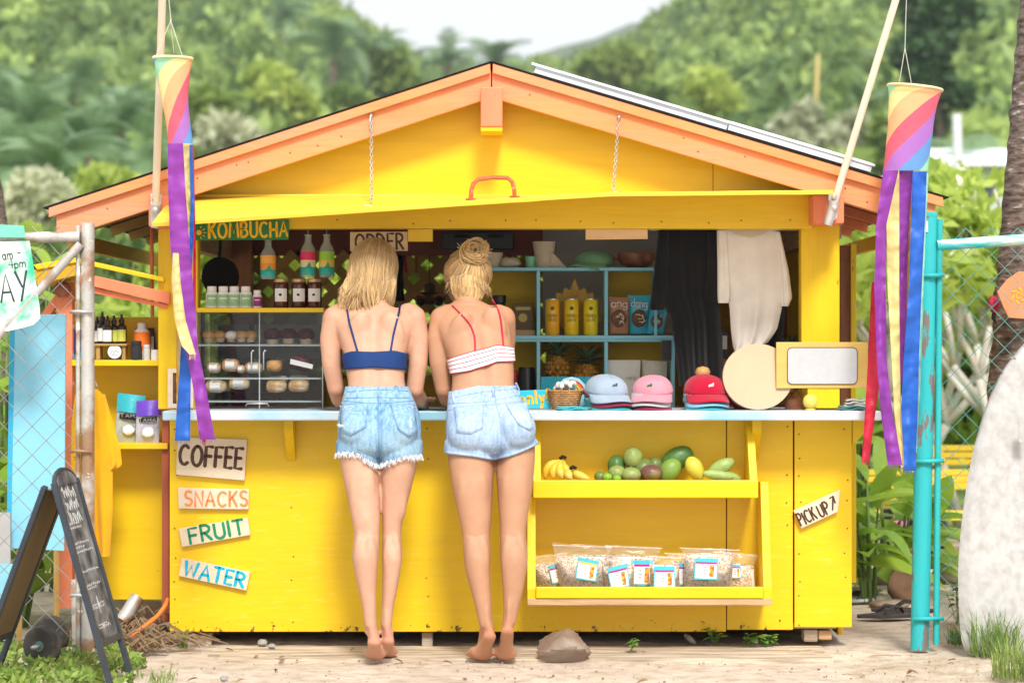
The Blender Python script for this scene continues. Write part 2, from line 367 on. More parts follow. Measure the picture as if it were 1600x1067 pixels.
# ================================================================== ground and hills
def build_ground():
    xs = np.concatenate([np.linspace(-60,-3.2,18), np.linspace(-3,3,181), np.linspace(3.2,60,18)])
    ys = np.concatenate([np.linspace(-14,-2.6,10), np.linspace(-2.4,1.5,121), np.linspace(1.8,6,22), np.linspace(7,62,20)])
    rows = []
    for y in ys:
        r = []
        for x in xs:
            z = 0
            if abs(x) < 4 and -3 < y < 7:
                z = mnoise.fractal(Vector((x*1.3,y*1.8,0)), 1, 2, 4)*.012+mnoise.noise(Vector((x*9,y*9,3)))*.004+mnoise.noise(Vector((x*22,y*22,7)))*.002-.009
                if -.62 < y < .1 and abs(x) < 1.6: z -= .006
                if y > 1.5: z += .02*mnoise.noise(Vector((x,y,8)))
            r.append((float(x),float(y),z))
        rows.append(r)
    mb = MB(); mb.grid(rows)
    m = bpy.data.materials.new('sand_and_lawn'); m.use_nodes = True; t = m.node_tree; L = t.links; b = t.nodes["Principled BSDF"]
    tc = nd(t,"ShaderNodeTexCoord"); sx = nd(t,"ShaderNodeSeparateXYZ"); L.new(tc.outputs['Object'], sx.inputs[0])
    def nz(s, d=6, r=.6):
        n = nd(t,"ShaderNodeTexNoise"); n.inputs['Scale'].default_value = s; n.inputs['Detail'].default_value = d; n.inputs['Roughness'].default_value = r
        L.new(tc.outputs['Object'], n.inputs[0]); return n.outputs[0]
    def mr(src, a, bb):
        r = nd(t,"ShaderNodeMapRange"); r.inputs[1].default_value = a; r.inputs[2].default_value = bb; L.new(src, r.inputs[0]); return r.outputs[0]
    def mix(f, a, c):
        x = nd(t,"ShaderNodeMix",data_type='RGBA'); L.new(f, x.inputs[0])
        for i, q in ((6,a),(7,c)):
            if isinstance(q, tuple): x.inputs[i].default_value = (*q,1)
            else: L.new(q, x.inputs[i])
        return x.outputs[2]
    c = mix(mr(nz(2.2),.3,.7), (.5,.41,.32), (.66,.57,.475))
    c = mix(mr(nz(14),.45,.75), c, (.36,.27,.19))
    c = mix(mr(nz(70,3),.66,.72), c, (.2,.14,.1))
    c = mix(mr(nz(160,2),.7,.74), c, (.74,.68,.6))
    lawn = mix(mr(nz(1.2),.35,.65), (.16,.25,.05), (.3,.36,.1))
    ad = nd(t,"ShaderNodeMath",operation='MULTIPLY_ADD'); L.new(nz(.9),ad.inputs[0]); ad.inputs[1].default_value = 2.5; L.new(sx.outputs[1], ad.inputs[2])
    c = mix(mr(ad.outputs[0],6.2,7.2), c, lawn)
    L.new(c, b.inputs['Base Color']); b.inputs['Roughness'].default_value = .95; b.inputs['Specular IOR Level'].default_value = .15
    bp = nd(t,"ShaderNodeBump"); bp.inputs['Strength'].default_value = .5; bp.inputs['Distance'].default_value = .012
    L.new(nz(45,8,.7), bp.inputs['Height']); L.new(bp.outputs[0], b.inputs['Normal'])
    o = mb.build('ground', m, smooth=True, loc=(0,0,0)); tag(o, 'pale trodden sand around the kiosk, lawn beyond', None, kind='structure')
build_ground()

SKY = [(-1200,-240),(-200,-190),(0,-150),(300,-90),(440,10),(540,88),(600,132),(660,158),(720,165),(800,163),(880,164),(940,148),(1010,116),(1060,76),(1120,20),(1300,-120),(1600,-190),(2800,-240)]
def skyline(px): return float(np.interp(px, [s[0] for s in SKY], [s[1] for s in SKY]))
def hill_z(x, y):
    d = y+D; px = 800+x/d*F; top = (533-skyline(px))/F*290
    t = min(1, max(0, (d-45)/245)); s = t*t*(3-2*t)*.55+t*.45
    return -.4+top*s+1.2*mnoise.noise(Vector((x*.03,y*.03,1)))*t
def build_hills():
    m = M('hill_soil', (.1,.16,.05), rough=.95, var=.4, scale=.2, bump=0)
    rows = []
    for d in np.linspace(46,330,40):
        r = []
        for px in np.linspace(-1300,2900,90):
            x = (px-800)/F*d; y = d-D
            r.append((x,y,hill_z(x,y) if d <= 290 else hill_z(x*290/d,290-D)-(d-290)*.25))
        rows.append(r)
    o = MB().grid(rows).build('hill', m, smooth=True, loc=(0,0,0)); tag(o,'wooded hillsides closing the valley behind the kiosk',None,kind='structure')
    # far ridge in the gap
    rows = []
    for k, d in enumerate((560,600,660)):
        rows.append([((px-800)/F*d, d-D, 1.18+(533-h)/F*d*(.8 if k==0 else 1 if k==1 else .6)+2*mnoise.noise(Vector((px*.05,k,2))))
                     for px, h in ((500,140),(700,120),(800,100),(870,82),(930,55),(985,36),(1040,34),(1100,50),(1250,90))])
    o = MB().grid(rows).build('far_ridge', M('far_ridge_green',(.09,.13,.06),rough=1,var=.3,scale=.08,bump=0), smooth=True, loc=(0,0,0)); tag(o,'distant pale ridge in the gap between the hills',None,kind='structure')
build_hills()

# the wood on the hills: reads as one mass
def build_wood():
    rg = np.random.default_rng(3); blobs = []
    n = 0
    while n < 4200:
        d = 62+228*rg.random()**.75; px = rg.uniform(-150,1750); x = (px-800)/F*d; y = d-D
        if rg.random() > (d/290)**.6+.1: continue
        z = hill_z(x,y); h = rg.uniform(2.6,5.6)*(.75+.25*d/290); r = h*rg.uniform(.42,.6)
        tn = rg.choice([0,.2,.45,.8], p=[.3,.3,.25,.15])+rg.uniform(-.08,.08)
        blobs.append(((x,y,z+h*.55),(r,r,h*.5),tn))
        if rg.random() < .6: blobs.append(((x+rg.uniform(-r,r)*.8,y-.4*r,z+h*.5+rg.uniform(-.3,.35)*h),(r*.6,r*.6,h*.3),tn+.1))
        n += 1
    m = leafmat('hill_foliage',(.035,.105,.04),(.46,.6,.17),transl=.35,rnd=False)
    o = leaf_cloud(blobs, 330000, .45, 5, name='hillside_wood', mat=m, tint=(-.12,.16), shell=.7)
    tag(o,'green wood covering the hillsides behind the kiosk','wood',kind='stuff')
build_wood()

# ================================================================== the kiosk
K = thing('food_kiosk','bright yellow wooden snack kiosk with orange gable roof edge and open serving hatch','kiosk',(0,0,0))
YF = -.11                                    # front edge of the roof
RID = P(768,97,YF); EL = P(78,322,YF); ER = P(1472,306,YF); YB = 2.35
def chips(m, zlow=.16):
    """paint flaked off in ragged chips, mostly along the foot where boots and rain reach; pale scuffs above"""
    t = m.node_tree; L = t.links; b = t.nodes["Principled BSDF"]; src = b.inputs['Base Color'].links[0].from_socket
    tc = nd(t,"ShaderNodeTexCoord"); sx = nd(t,"ShaderNodeSeparateXYZ"); L.new(tc.outputs['Object'],sx.inputs[0])
    n = nd(t,"ShaderNodeTexNoise"); n.inputs['Scale'].default_value = 26; n.inputs['Detail'].default_value = 9; n.inputs['Roughness'].default_value = .7; L.new(tc.outputs['Object'],n.inputs[0])
    mr = nd(t,"ShaderNodeMapRange"); mr.inputs[1].default_value = .04; mr.inputs[2].default_value = zlow; mr.inputs[3].default_value = .565; mr.inputs[4].default_value = .705; L.new(sx.outputs[2],mr.inputs[0])
    g = nd(t,"ShaderNodeMath",operation='GREATER_THAN'); L.new(n.outputs[0],g.inputs[0]); L.new(mr.outputs[0],g.inputs[1])
    x = nd(t,"ShaderNodeMix",data_type='RGBA'); L.new(g.outputs[0],x.inputs[0]); L.new(src,x.inputs[6]); x.inputs[7].default_value = (.13,.07,.03,1)
    mp = nd(t,"ShaderNodeMapping"); mp.inputs['Scale'].default_value = (2.2,1,16); mp.inputs['Rotation'].default_value = (0,.12,0); L.new(tc.outputs['Object'],mp.inputs[0])
    n2 = nd(t,"ShaderNodeTexNoise"); n2.inputs['Scale'].default_value = 5; n2.inputs['Detail'].default_value = 7; L.new(mp.outputs[0],n2.inputs[0])
    r2 = nd(t,"ShaderNodeMapRange"); r2.inputs[1].default_value = .585; r2.inputs[2].default_value = .68; r2.inputs[4].default_value = .3; L.new(n2.outputs[0],r2.inputs[0])
    y = nd(t,"ShaderNodeMix",data_type='RGBA'); L.new(r2.outputs[0],y.inputs[0]); L.new(x.outputs[2],y.inputs[6]); y.inputs[7].default_value = (.86,.68,.16,1); L.new(y.outputs[2],b.inputs['Base Color'])
m_front = m_yel.copy(); m_front.name = 'yellow_paint_front'; chips(m_front)
def panel(px0,px1,py0,py1,Y0=0,t=.018,mat=m_front,name='front_panel',bev=.002,parent=K): return MB().pbox(px0,px1,py0,py1,Y0,Y0+t).build(name,mat,parent,bev=bev)
panel(265,1134.5,655,986); panel(1136,1239,655,983,.0015); panel(1241.5,1331,655,979,-.004)
# counter
MB().box(-1.335,1.412,-.215,.30,.878,.915).build('counter_top',m_white,K,bev=.006)
MB().box(-1.26,1.3,.30,.95,.872,.905).build('inner_counter',m_wood,K,bev=.004)
# brackets under the counter
for px in (455,1178):
    a = P(px,656,0)
    MB().prism([(a.x-.018,-.004,.877),(a.x-.018,-.12,.877),(a.x-.018,-.12,.84),(a.x-.018,-.004,.715)],(.036,0,0)).build('bracket',m_yelv,K,bev=.002)
MB().prism([(1.33,-.001,.877),(1.4,-.001,.877),(1.395,-.001,.84),(1.33,-.001,.775)],(0,.03,0)).build('bracket',m_yel,K,bev=.002)
# posts and header
def post(px0,px1,pt,pb,Y,dp,mat,name='post'): 
    return MB().pbox(px0,px1,pt,pb,Y,Y+dp).build(name,mat,K,bev=.004)
post(247,309,352,639,.03,.09,m_yelv); post(1252,1312,350,639,.03,.09,m_yelv)
MB().box(-1.32,-1.22,1.9,2.0,-.05,1.75).build('post',m_brown,K,bev=.004); MB().box(1.2,1.3,1.9,2.0,-.05,1.75).build('post',m_brown,K,bev=.004)
MB().pbox(285,1270,303,357,-.02,.075).build('header_beam',m_yelh,K,bev=.004)
for a, b, c, d_ in ((232,284.6,306,354),(1270.4,1319,304,349)):
    MB().pbox(a,b,c,d_,-.16,.1).build('beam_end_block',m_orp,K,bev=.006)
# small packing pieces under the header
MB().pbox(637,676,357.5,377,.0,.04).build('spacer_block',m_yelh,K,bev=.002)
# side hatch seen past the right post
MB().pbox(1313,1329,383,905,.42,.46).build('side_shutter',m_brown,K,bev=.002)
MB().pbox(1329.5,1338,380,910,.40,.46).build('shutter_edge',m_yelv,K,bev=.002)
# gable wall in two boards
gy = .03
def gz(px): # underside of the roof at that place
    x = P(px,0,gy).x
    s = (RID.z-EL.z)/(RID.x-EL.x) if x < RID.x else (RID.z-ER.z)/(RID.x-ER.x)
    return RID.z+(x-RID.x)*s-.03
def gpoly(p0,p1):
    pts = [P(p0,330,gy),P(p1,330,gy)]; b = P(p1,0,gy); pts.append(Vector((b.x,gy,gz(p1))))
    if p0 < 768 < p1: pts.append(Vector((RID.x,gy,RID.z-.03)))
    a = P(p0,0,gy); pts.append(Vector((a.x,gy,gz(p0)))); return pts
MB().prism(gpoly(262,1113.6),(0,.018,0)).build('gable_board',m_yelh,K)
MB().prism(gpoly(1114.6,1300),(0,.018,0)).build('gable_board',m_yelh,K)
# roof
def slope(side, name, mat, y0, y1, lift, thick, a=0.0, b=1.0, bev=0, drop=None, parent=K):
    E = EL if side < 0 else ER
    A = RID.lerp(E,a); B = RID.lerp(E,b)
    n = Vector((-(E-RID).z,0,(E-RID).x)).normalized()
    if n.z < 0: n = -n
    up = n if drop is None else Vector((0,0,1))
    pts = [A+up*lift, B+up*lift, B+up*(lift+thick), A+up*(lift+thick)]
    pts = [Vector((p.x,y0,p.z)) for p in pts]
    return MB().prism(pts,(0,y1-y0,0)).build(name,mat,parent,bev=bev)
for s in (-1,1):
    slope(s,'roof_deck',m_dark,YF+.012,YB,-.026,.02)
    slope(s,'roof_covering',m_shing,YF-.03,YB+.02,-.004,.0055,0,1.012)
    slope(s,'barge_board',m_or,YF-.004,YF+.022,-.138,.133,0.0012,.985,bev=.003,drop=1)
    slope(s,'barge_trim',m_or,YF-.026,YF-.006,-.044,.038,0.003,1.0,bev=.002,drop=1)
    E = EL if s < 0 else ER
    for i in range(5):                       # rafters under the overhang
        y = .12+i*.52; A = RID.lerp(E,.03); B = RID.lerp(E,.985); n = .062
        MB().beam((A.x,y,A.z-n+.014),(B.x,y,B.z-n+.014),.035,.04).build('rafter',m_orp if s > 0 else m_lath,K)
    # wall plate running back along the side
    x = P(262,0,0).x if s < 0 else P(1310,0,0).x
    zz = (EL if s < 0 else ER).z+abs(x-E.x)*.3-.17
    MB().box(x-.03,x+.03,.13,2.1,zz-.1,zz-.01).build('wall_plate',m_wood,K,bev=.003)
    ex = E.x-s*.05
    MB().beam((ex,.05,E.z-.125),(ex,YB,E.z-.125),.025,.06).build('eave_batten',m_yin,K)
# ridge beam end
MB().pbox(751,785,136,198,-.18,.02).build('ridge_beam',[m_orp],K,bev=.004)
MB().pbox(751,785,198.3,205,-.175,.02).build('ridge_beam_foot',m_yelh,K,bev=.002)
# white sheet laid over the right slope
a0 = (P(826,0,0).x-RID.x)/(ER.x-RID.x)
ws = slope(1,'sheet_panel',m_sheet,-.10,1.6,.008,.036,a0+.01,.52,bev=.002)
slope(1,'sheet_panel',m_sheet,-.105,1.6,.009,.037,.523,.84,bev=.002)
slope(1,'sheet_lip',m_sheet,-.111,-.1065,.034,.010,a0,.845,bev=.001)
# drop-down flap held up over the hatch; its left corner sags
def build_flap():
    top = []; n = 40
    fl = [(238,351),(310,346.5),(420,339),(555,330),(650,323.5),(760,316),(870,308.5),(950,303.5),(1050,302.5),(1180,301),(1302,300)]
    fx = [a for a, b in fl]; fy_ = [b for a, b in fl]
    rows = []
    Yf = -.42; Yb = -.022
    for i in range(7):
        t = i/6; Y = Yb+(Yf-Yb)*t; r = []
        for j in range(n+1):
            q = j/n
            bx = 268+(1292-268)*q; f = P(238+(1302-238)*q, np.interp(238+(1302-238)*q,fx,fy_), Yf)
            b = P(bx, 311-10*q, Yb); p = b.lerp(f,t); p.z += .0015*mnoise.noise(Vector((j*.8,t,4)))*t
            r.append(p)
        rows.append(r)
    mb = MB(); mb.grid(rows); o = mb.build('hatch_flap',M('faded_yellow_paint',(.8,.57,.05),rough=.5,var=.06,scale=3,bump=.12,bscale=9,stretch=(1,5,1),wear=((.4,.28,.1),.7,9),dirt=((.6,.4,.06),.35,3)),K,smooth=False,solid=.016,bev=.0015)
    def on(px,Y):
        q = (px-238)/(1302-238); f = P(px,np.interp(px,fx,fy_),Yf); b = P(268+(1292-268)*q,311-10*q,Yb); t = (Y-Yb)/(Yf-Yb); p = b.lerp(f,t); return p+Vector((0,0,.009))
    a = on(733,-.33); b = on(802,-.33)
    pts = [a]+[a.lerp(b,t)+Vector((0,-.012,h)) for t, h in ((.01,.03),(.06,.058),(.16,.073),(.5,.078),(.84,.073),(.94,.058),(.99,.03))]+[b]
    h = MB().tube(pts,.0085,8); 
    for p in (a,b): h.lathe([(.02,0),(.02,.004)],p,10)
    h.build('handle',M('red_oxide',(.55,.13,.06),rough=.5,var=.2,scale=20,wear=((.5,.4,.3),.62,30)),o,smooth=True,autos=40)
    # chains
    def chain(p0,p1,tail):
        mb = MB(); d = p1-p0; k = int(d.length/.017); dn = d.normalized()
        for i in range(k):
            c = p0+d*(i+.5)/k; u = Vector((1,0,0)) if i % 2 else Vector((0,1,0)); u = (u-dn*u.dot(dn)).normalized()
            ring = [c+dn*.013*math.cos(a)+u*.0055*math.sin(a) for a in [2*math.pi*j/8 for j in range(8)]]
            mb.tube(ring,.0017,4,closed=True)
        mb.lathe([(.008,0),(.008,.006)],p0+Vector((0,-.001,0)),8,rot=Euler((R(90),0,0)).to_matrix())
        mb.tube([p1,p1+Vector((0,0,-.012)),p1+tail],.0028,6)
        mb.build('chain',m_steel,K,smooth=True)
        return mb
    f1 = on(578,-.36); f2 = on(958,-.36)
    chain(P(580,180,YF-.008),f1+Vector((0,0,.012)),Vector((-.03,-.02,-.012))); chain(P(967,183,YF-.008),f2+Vector((0,0,.012)),Vector((.03,0,-.01)))
    t = MB().tube([P(580,176,YF-.012),P(578,190,YF-.02),P(579,205,YF-.014)],.004,6).build('chain_hook',m_white,K,smooth=True)
build_flap()
# walls: sides, back with lattice opening
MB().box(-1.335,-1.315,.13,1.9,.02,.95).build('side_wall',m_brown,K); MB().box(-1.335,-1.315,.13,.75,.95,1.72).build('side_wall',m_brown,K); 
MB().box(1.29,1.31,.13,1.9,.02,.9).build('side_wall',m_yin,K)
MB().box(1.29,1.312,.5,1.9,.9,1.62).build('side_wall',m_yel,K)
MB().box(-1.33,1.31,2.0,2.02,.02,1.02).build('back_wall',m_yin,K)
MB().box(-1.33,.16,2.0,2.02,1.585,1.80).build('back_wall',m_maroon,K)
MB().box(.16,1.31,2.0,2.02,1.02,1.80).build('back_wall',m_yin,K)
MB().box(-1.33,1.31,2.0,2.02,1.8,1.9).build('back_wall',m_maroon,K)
MB().pbox(848,1120,340,520,1.0,1.02).build('grey_board',m_grey,K)
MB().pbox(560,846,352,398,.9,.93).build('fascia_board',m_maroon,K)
for px in (826,790): MB().pbox(px,px+10,355,640,1.45,1.5).build('stud',m_maroon,K)
lat0, lat1, lz0, lz1 = -1.3,.16,1.0,1.6
def lath(x0, sgn, y):
    z0, z1 = lz0, lz1; xa, xb = x0, x0+sgn*(z1-z0)
    # clip to the opening
    ta, tb = 0.0, 1.0
    for t_ in (lat0,lat1):
        if (xa-t_)*(xb-t_) < 0:
            tt = (t_-xa)/(xb-xa)
            if (xa < lat0 or xa > lat1): ta = max(ta,tt)
            else: tb = min(tb,tt)
    if not (lat0 <= xa+(xb-xa)*(ta+tb)/2 <= lat1) or tb-ta < .05: return
    A = (xa+(xb-xa)*ta,y,z0+(z1-z0)*ta); B = (xa+(xb-xa)*tb,y,z0+(z1-z0)*tb)
    MB().beam(A,B,.008,.046).build('lath',m_lath,K)
for i in range(-6,19):
    lath(lat0-.6+i*.125+.02,1,1.995); lath(lat0+i*.125,-1,2.004)
MB().box(-1.28,1.27,.14,1.98,1.775,1.79).build('bounce_ceiling',M('bounce_white',(.75,.73,.66),rough=.8,var=.05,scale=3),K)  # unseen white panel, added to bounce daylight onto the wares inside
# floor and the dark gap beneath
MB().box(-1.3,1.27,.03,2.0,.056,.078).build('floor_boards',m_oldwood,K)
for a, b, c, d_ in ((280,330,988,1010),(659,676,986,1012),(1256,1278,983,1000),(1279,1300,984,997)):
    MB().pbox(a,b,c,d_+2,.03,.12).build('foundation_block',m_oldwood if a != 1279 else m_wood,K,bev=.006)
MB().box(-1.28,1.28,.6,.62,-.03,.055).build('gap_shade_board',m_hole,K)  # board coloured near-black to paint the shade in the gap
# produce rack on the front
RK = MB().box(P(838,0,-.1).x,P(1172,0,-.1).x,-.2,-.001,.603,.618).build('produce_rack',m_yelh,K,bev=.002)
def side(x, z1, z0, y1, y0, w_=.03):
    return MB().prism([(x,-.001,z1),(x,y1,z1),(x,y0,z0+.055),(x,y0,z0),(x,-.001,z0)],(w_,0,0)).build('rack_side',m_yelv,RK,bev=.002)
xl = P(833,0,-.22).x; xr = P(1184,0,-.22).x
side(xl,.877,.585,-.07,-.22); side(xr-.03,.877,.585,-.07,-.22)
MB().box(xl,xr,-.24,-.2205,.585,.652).build('rack_lip',m_yelh,RK,bev=.003)
xl2 = P(824,0,-.25).x; xr2 = P(1206,0,-.25).x
side(xl2,.583,.185,-.15,-.25,.032); side(xr2-.032,.64,.185,-.13,-.25,.032)
MB().box(xl2+.035,xr2-.035,-.235,-.001,.2,.214).build('rack_shelf',m_yelh,RK,bev=.002)
MB().box(xl2+.033,xr2-.033,-.262,-.2365,.205,.248).build('rack_lip',m_yelh,RK,bev=.003)
MB().box(xl2,xr2,-.257,-.2375,.178,.2035).build('rack_rail',m_wood,RK,bev=.003)
# nail heads along the framing lines of the panels
m_nl = M('rusty_nail',(.2,.1,.04),rough=.7,metal=.3,var=.3)
nail_k = MB().lathe([(.0034,0),(.003,.0012)],(0,0,0),7,rot=Euler((R(90),0,0)).to_matrix()).mesh('nail'); nail_k.materials.append(m_nl)
rg = random.Random(31)
spots = []
for px in (275,457,668,838,1126,1146,1230,1250,1322):
    for py in range(672,980,38):
        if rg.random() < .72: spots.append((px+rg.uniform(-3,3),py+rg.uniform(-9,9),-.0008 if px < 1240 else -.0048))
for px in range(330,1290,64):
    if rg.random() < .8: spots.append((px+rg.uniform(-12,12),346+rg.uniform(-3,3),-.0208))
for k in range(14):
    u = rg.uniform(.05,.95); E = EL if k % 2 else ER; q = RID.lerp(E,u); link(nail_k,'nail',K,Matrix.Translation((q.x,YF-.005,q.z-.09+rg.uniform(-.025,.02))))
for a, b, Y in spots:
    if 832 < a < 1190 and b > 655: continue
    link(nail_k,'nail',K,Matrix.Translation(P(a,b,Y)))

# ================================================================== signs
m_sgn = M('cream_board', (.72,.6,.44), rough=.65, var=.08, scale=4, bump=.2, bscale=14, stretch=(1,1,7), dirt=((.55,.42,.28),.4,5))
m_plyw = M('plywood_board', (.66,.5,.3), rough=.65, var=.1, scale=4, bump=.2, bscale=14, stretch=(1,1,7))
def brush(name, c): return M('brush_'+name, c, rough=.6, var=.1, scale=30, bump=0)
def sign(name, label, corners, Y, t, mat, texts, col, parent=None, bev=.002, cat='sign'):
    pts = [P(a,b,Y) for a, b in corners]; zc = min(p.z for p in pts); cx = sum(p.x for p in pts)/4
    o = MB().prism(pts,(0,t,0)).build(name,mat,None,bev=bev,loc=(cx,Y,zc)); tag(o,label,cat)
    mb = MB()
    for tx, a, b, h, sw in texts: lettering(mb,tx,P(*a,Y),P(*b,Y),h*mpp(Y),sw*mpp(Y))
    if mb.v: mb.build('lettering',col,o)
    return o
nail = MB().lathe([(.003,0),(.003,.001)],(0,0,0),6,rot=Euler((R(90),0,0)).to_matrix()).mesh('nail'); nail.materials.append(m_steel)
def nails(o, pts, Y):
    for a, b in pts: link(nail,'nail',o,Matrix.Translation(P(a,b,Y)-o.location))
s_ = sign('wooden_sign','cream board sign reading COFFEE in brown paint on the kiosk front',[(275,741),(382,750),(386,686),(277,682)],-.022,.02,m_sgn,[('COFFEE',(280,724),(377,732),31,2.8)],brush('brown',(.09,.04,.03))); nails(s_,[(330,689),(332,742)],-.022)
s_ = sign('wooden_sign','cream board sign reading SNACKS in orange paint on the kiosk front',[(279,794),(388,795),(389,764),(278,761)],-.02,.018,m_sgn,[('SNACKS',(289,789),(386,790),23,1.9)],brush('orange',(.85,.25,.08))); nails(s_,[(290,767),(380,768)],-.02)
s_ = sign('wooden_sign','tilted cream board sign reading FRUIT in green paint on the kiosk front',[(284,854),(391,835),(387,808),(279,825)],-.02,.018,m_sgn,[('FRUIT',(298,848),(382,833),23,2.3)],brush('green',(.01,.24,.1))); nails(s_,[(290,829),(380,813)],-.02)
s_ = sign('wooden_sign','tilted cream board sign reading WATER in turquoise paint on the kiosk front',[(279,899),(385,922),(391,893),(284,871)],-.02,.018,m_sgn,[('WATER',(287,897),(379,917),22,2.4)],brush('turquoise',(.0,.42,.62))); nails(s_,[(290,880),(384,900)],-.02)
s_ = sign('wooden_sign','small tilted cream sign reading PICK UP with an arrow',[(1252,825),(1309,799),(1313,764),(1240,797)],-.026,.02,m_sgn,[('PICK',(1252,821),(1277,809),19,1.5),('UP',(1283,807),(1298,800),19,1.5),('>',(1301,796),(1309,793),22,1.4)],brush('dark_brown',(.08,.035,.025))); nails(s_,[(1247,800),(1300,775)],-.026)
s_ = sign('hanging_sign','dark green board reading KOMBUCHA in yellow with a small sun',[(304,375),(451,374),(451,343),(304,349)],-.045,.02,M('green_board',(.025,.19,.055),rough=.5,var=.15,scale=5),[('KOMBUCHA',(327,371),(449,369),23,1.9)],brush('yellow',(.85,.5,.01)))
mb = MB(); c = P(311,363,-.0462); mb.lathe([(.011,0),(.008,.002)],c,10,rot=Euler((R(90),0,0)).to_matrix())
for k in range(5):
    a = R(-70+35*k); mb.tube([c+Vector((math.cos(a)*.017,0,math.sin(a)*.017)),c+Vector((math.cos(a)*.027,0,math.sin(a)*.027))],.002,5)
mb.build('painted_sun',brush('yellow',None),s_)
s_ = sign('hanging_sign','tan board reading ORDER in dark brown paint under the hatch beam',[(547,392),(637,391.5),(637,361.5),(547,362)],.012,.014,m_plyw,[('ORDER',(556,390),(630,388),24,1.7)],brush('dark_brown',None))
s_ = sign('blank_board','plain pine board without lettering under the hatch beam',[(915,374),(1012,373),(1012,357.6),(915,357.6)],.012,.016,M('pine_board',(.75,.5,.27),rough=.6,var=.1,scale=3,stretch=(1,1,8)),[],None,cat='board')
s_ = sign('counter_sign','small turquoise card on the counter reading only in yellow paint',[(801,637.5),(861,637.5),(861,608),(801,610)],.02,.012,M('turquoise_card',(.03,.5,.68),rough=.5,var=.1,scale=6),[('only!',(813,632),(857,628),21,1.9)],brush('yellow',None))

# ================================================================== on the left half of the counter
CT = .915
m_pane = film('clear_acrylic',(.97,.98,.98),.04,.955)
m_edge = M('acrylic_edge',(.6,.65,.63),rough=.2,var=.05,spec=.6,alpha=.4,bump=0)
a = P(306,0,.02); b = P(505,0,.02); CX0, CX1, CZ1 = a.x, b.x, 1.298; CY0, CY1 = .02,.42
CASE = thing('display_case','clear acrylic pastry display case with three shelves on the white counter','display case',((CX0+CX1)/2,.2,CT))
MB().box(CX0,CX1,CY0,CY0+.004,CT,CZ1).build('front_pane',m_pane,CASE)
MB().box(CX0,CX0+.004,CY0+.005,CY1,CT,CZ1).build('side_pane',m_pane,CASE); MB().box(CX1-.004,CX1,CY0+.005,CY1,CT,CZ1).build('side_pane',m_pane,CASE)
for z in (.945,1.035,1.165): MB().box(CX0+.006,CX1-.006,CY0+.01,CY1-.01,z-.004,z).build('shelf',film('shelf_acrylic',(.94,.96,.95),.05,.93),CASE)
for z in (.9465,1.0365,1.1665): MB().box(CX0+.008,CX1-.008,CY0+.006,CY0+.0085,z-.005,z+.0025).build('shelf_edge',m_edge,CASE)
for x in (CX0+.002,(CX0+CX1)/2,CX1-.002): MB().box(x-.0022,x+.0022,CY0-.003,CY0-.0005,CT,CZ1).build('corner_strip',m_edge,CASE)
MB().box(CX0+.004,CX1-.004,CY1-.003,CY1,CT,CZ1).build('back_pane',M('smoked_back',(.2,.19,.18),rough=.3,var=.3,scale=5,alpha=.6),CASE)
for px in (393,412): MB().tube([P(px,578,.004),P(px,550,.004),P(px+2,547,.002),P(px+4,548,.002)],.0028,6).build('door_handle',m_white,CASE,smooth=True)
mb = MB(); mb.tube([P(384,634,.008),P(386,630,-.002),P(418,630,-.002),P(420,634,.008)],.003,6); mb.build('catch',m_steel,CASE,smooth=True)
MB().pbox(308,506,480.5,487.5,-.02,.43).build('shelf_board',m_yelh,CASE,bev=.002)
# cards behind the pastries
for a, b, c, d_ in ((340,390,507,560),(398,500,507,560)):
    o = MB().pbox(a,b,c,d_,.405,.408).build('price_card',M('grey_card',(.42,.43,.44),rough=.6,var=.05),None); tag(o,'grey card at the back of the pastry case '+('beside the post' if a<350 else 'behind the dark muffins'),'card')
# pastries
m_cup = M('muffin_crust',(.6,.32,.12),rough=.8,var=.35,scale=40,bump=.6,bscale=90)
m_choc = M('dark_muffin',(.07,.02,.02),rough=.7,var=.5,scale=30,bump=.7,bscale=70,col2=(.2,.04,.06),c2=(.55,.65),c2scale=30)
m_loaf = M('loaf_crust',(.62,.36,.16),rough=.75,var=.3,scale=25,bump=.5,bscale=60,col2=(.72,.56,.4),c2=(.5,.6),c2scale=22)
m_paper = M('paper_band',(.8,.8,.79),rough=.6,var=.03,bump=0)
wrap = film('cling_wrap',(1,1,1),.15,.7)
def rnd_fn(s, k=.12): return lambda d: 1+k*mnoise.noise(Vector((d.x*2.2+s,d.y*2.2,d.z*2.2)))
def muffin(px, py, r, mat, lab, Y=.1, gp=None):
    c = P(px,py,Y); s = random.random()*50; k = r*mpp(Y); t = thing('muffin',lab,'muffin',(c.x,Y,c.z-k*.9),gp)
    MB().lathe([(k*.62,-k*.9),(k*.75,-k*.1),(k*.6,0)],c,12).build('paper_cup',M('baking_paper',(.5,.4,.3),rough=.8,var=.2),t,smooth=True,autos=40)
    MB().ball(c+Vector((0,0,k*.15)),(k,k,k*.72),12,8,fn=rnd_fn(s)).build('top',mat,t,smooth=True)
for i, px in enumerate((326,344,361,377,392)): muffin(px,525,10,m_cup if i!=2 else m_paper,'golden crumb muffin in a paper cup on the top shelf of the case',gp='golden muffins in the case')
for px, r in ((426,14.5),(451,14),(478,14.5)): muffin(px,524,r,m_choc,'large dark berry muffin on the top shelf of the case',gp='dark muffins in the case')
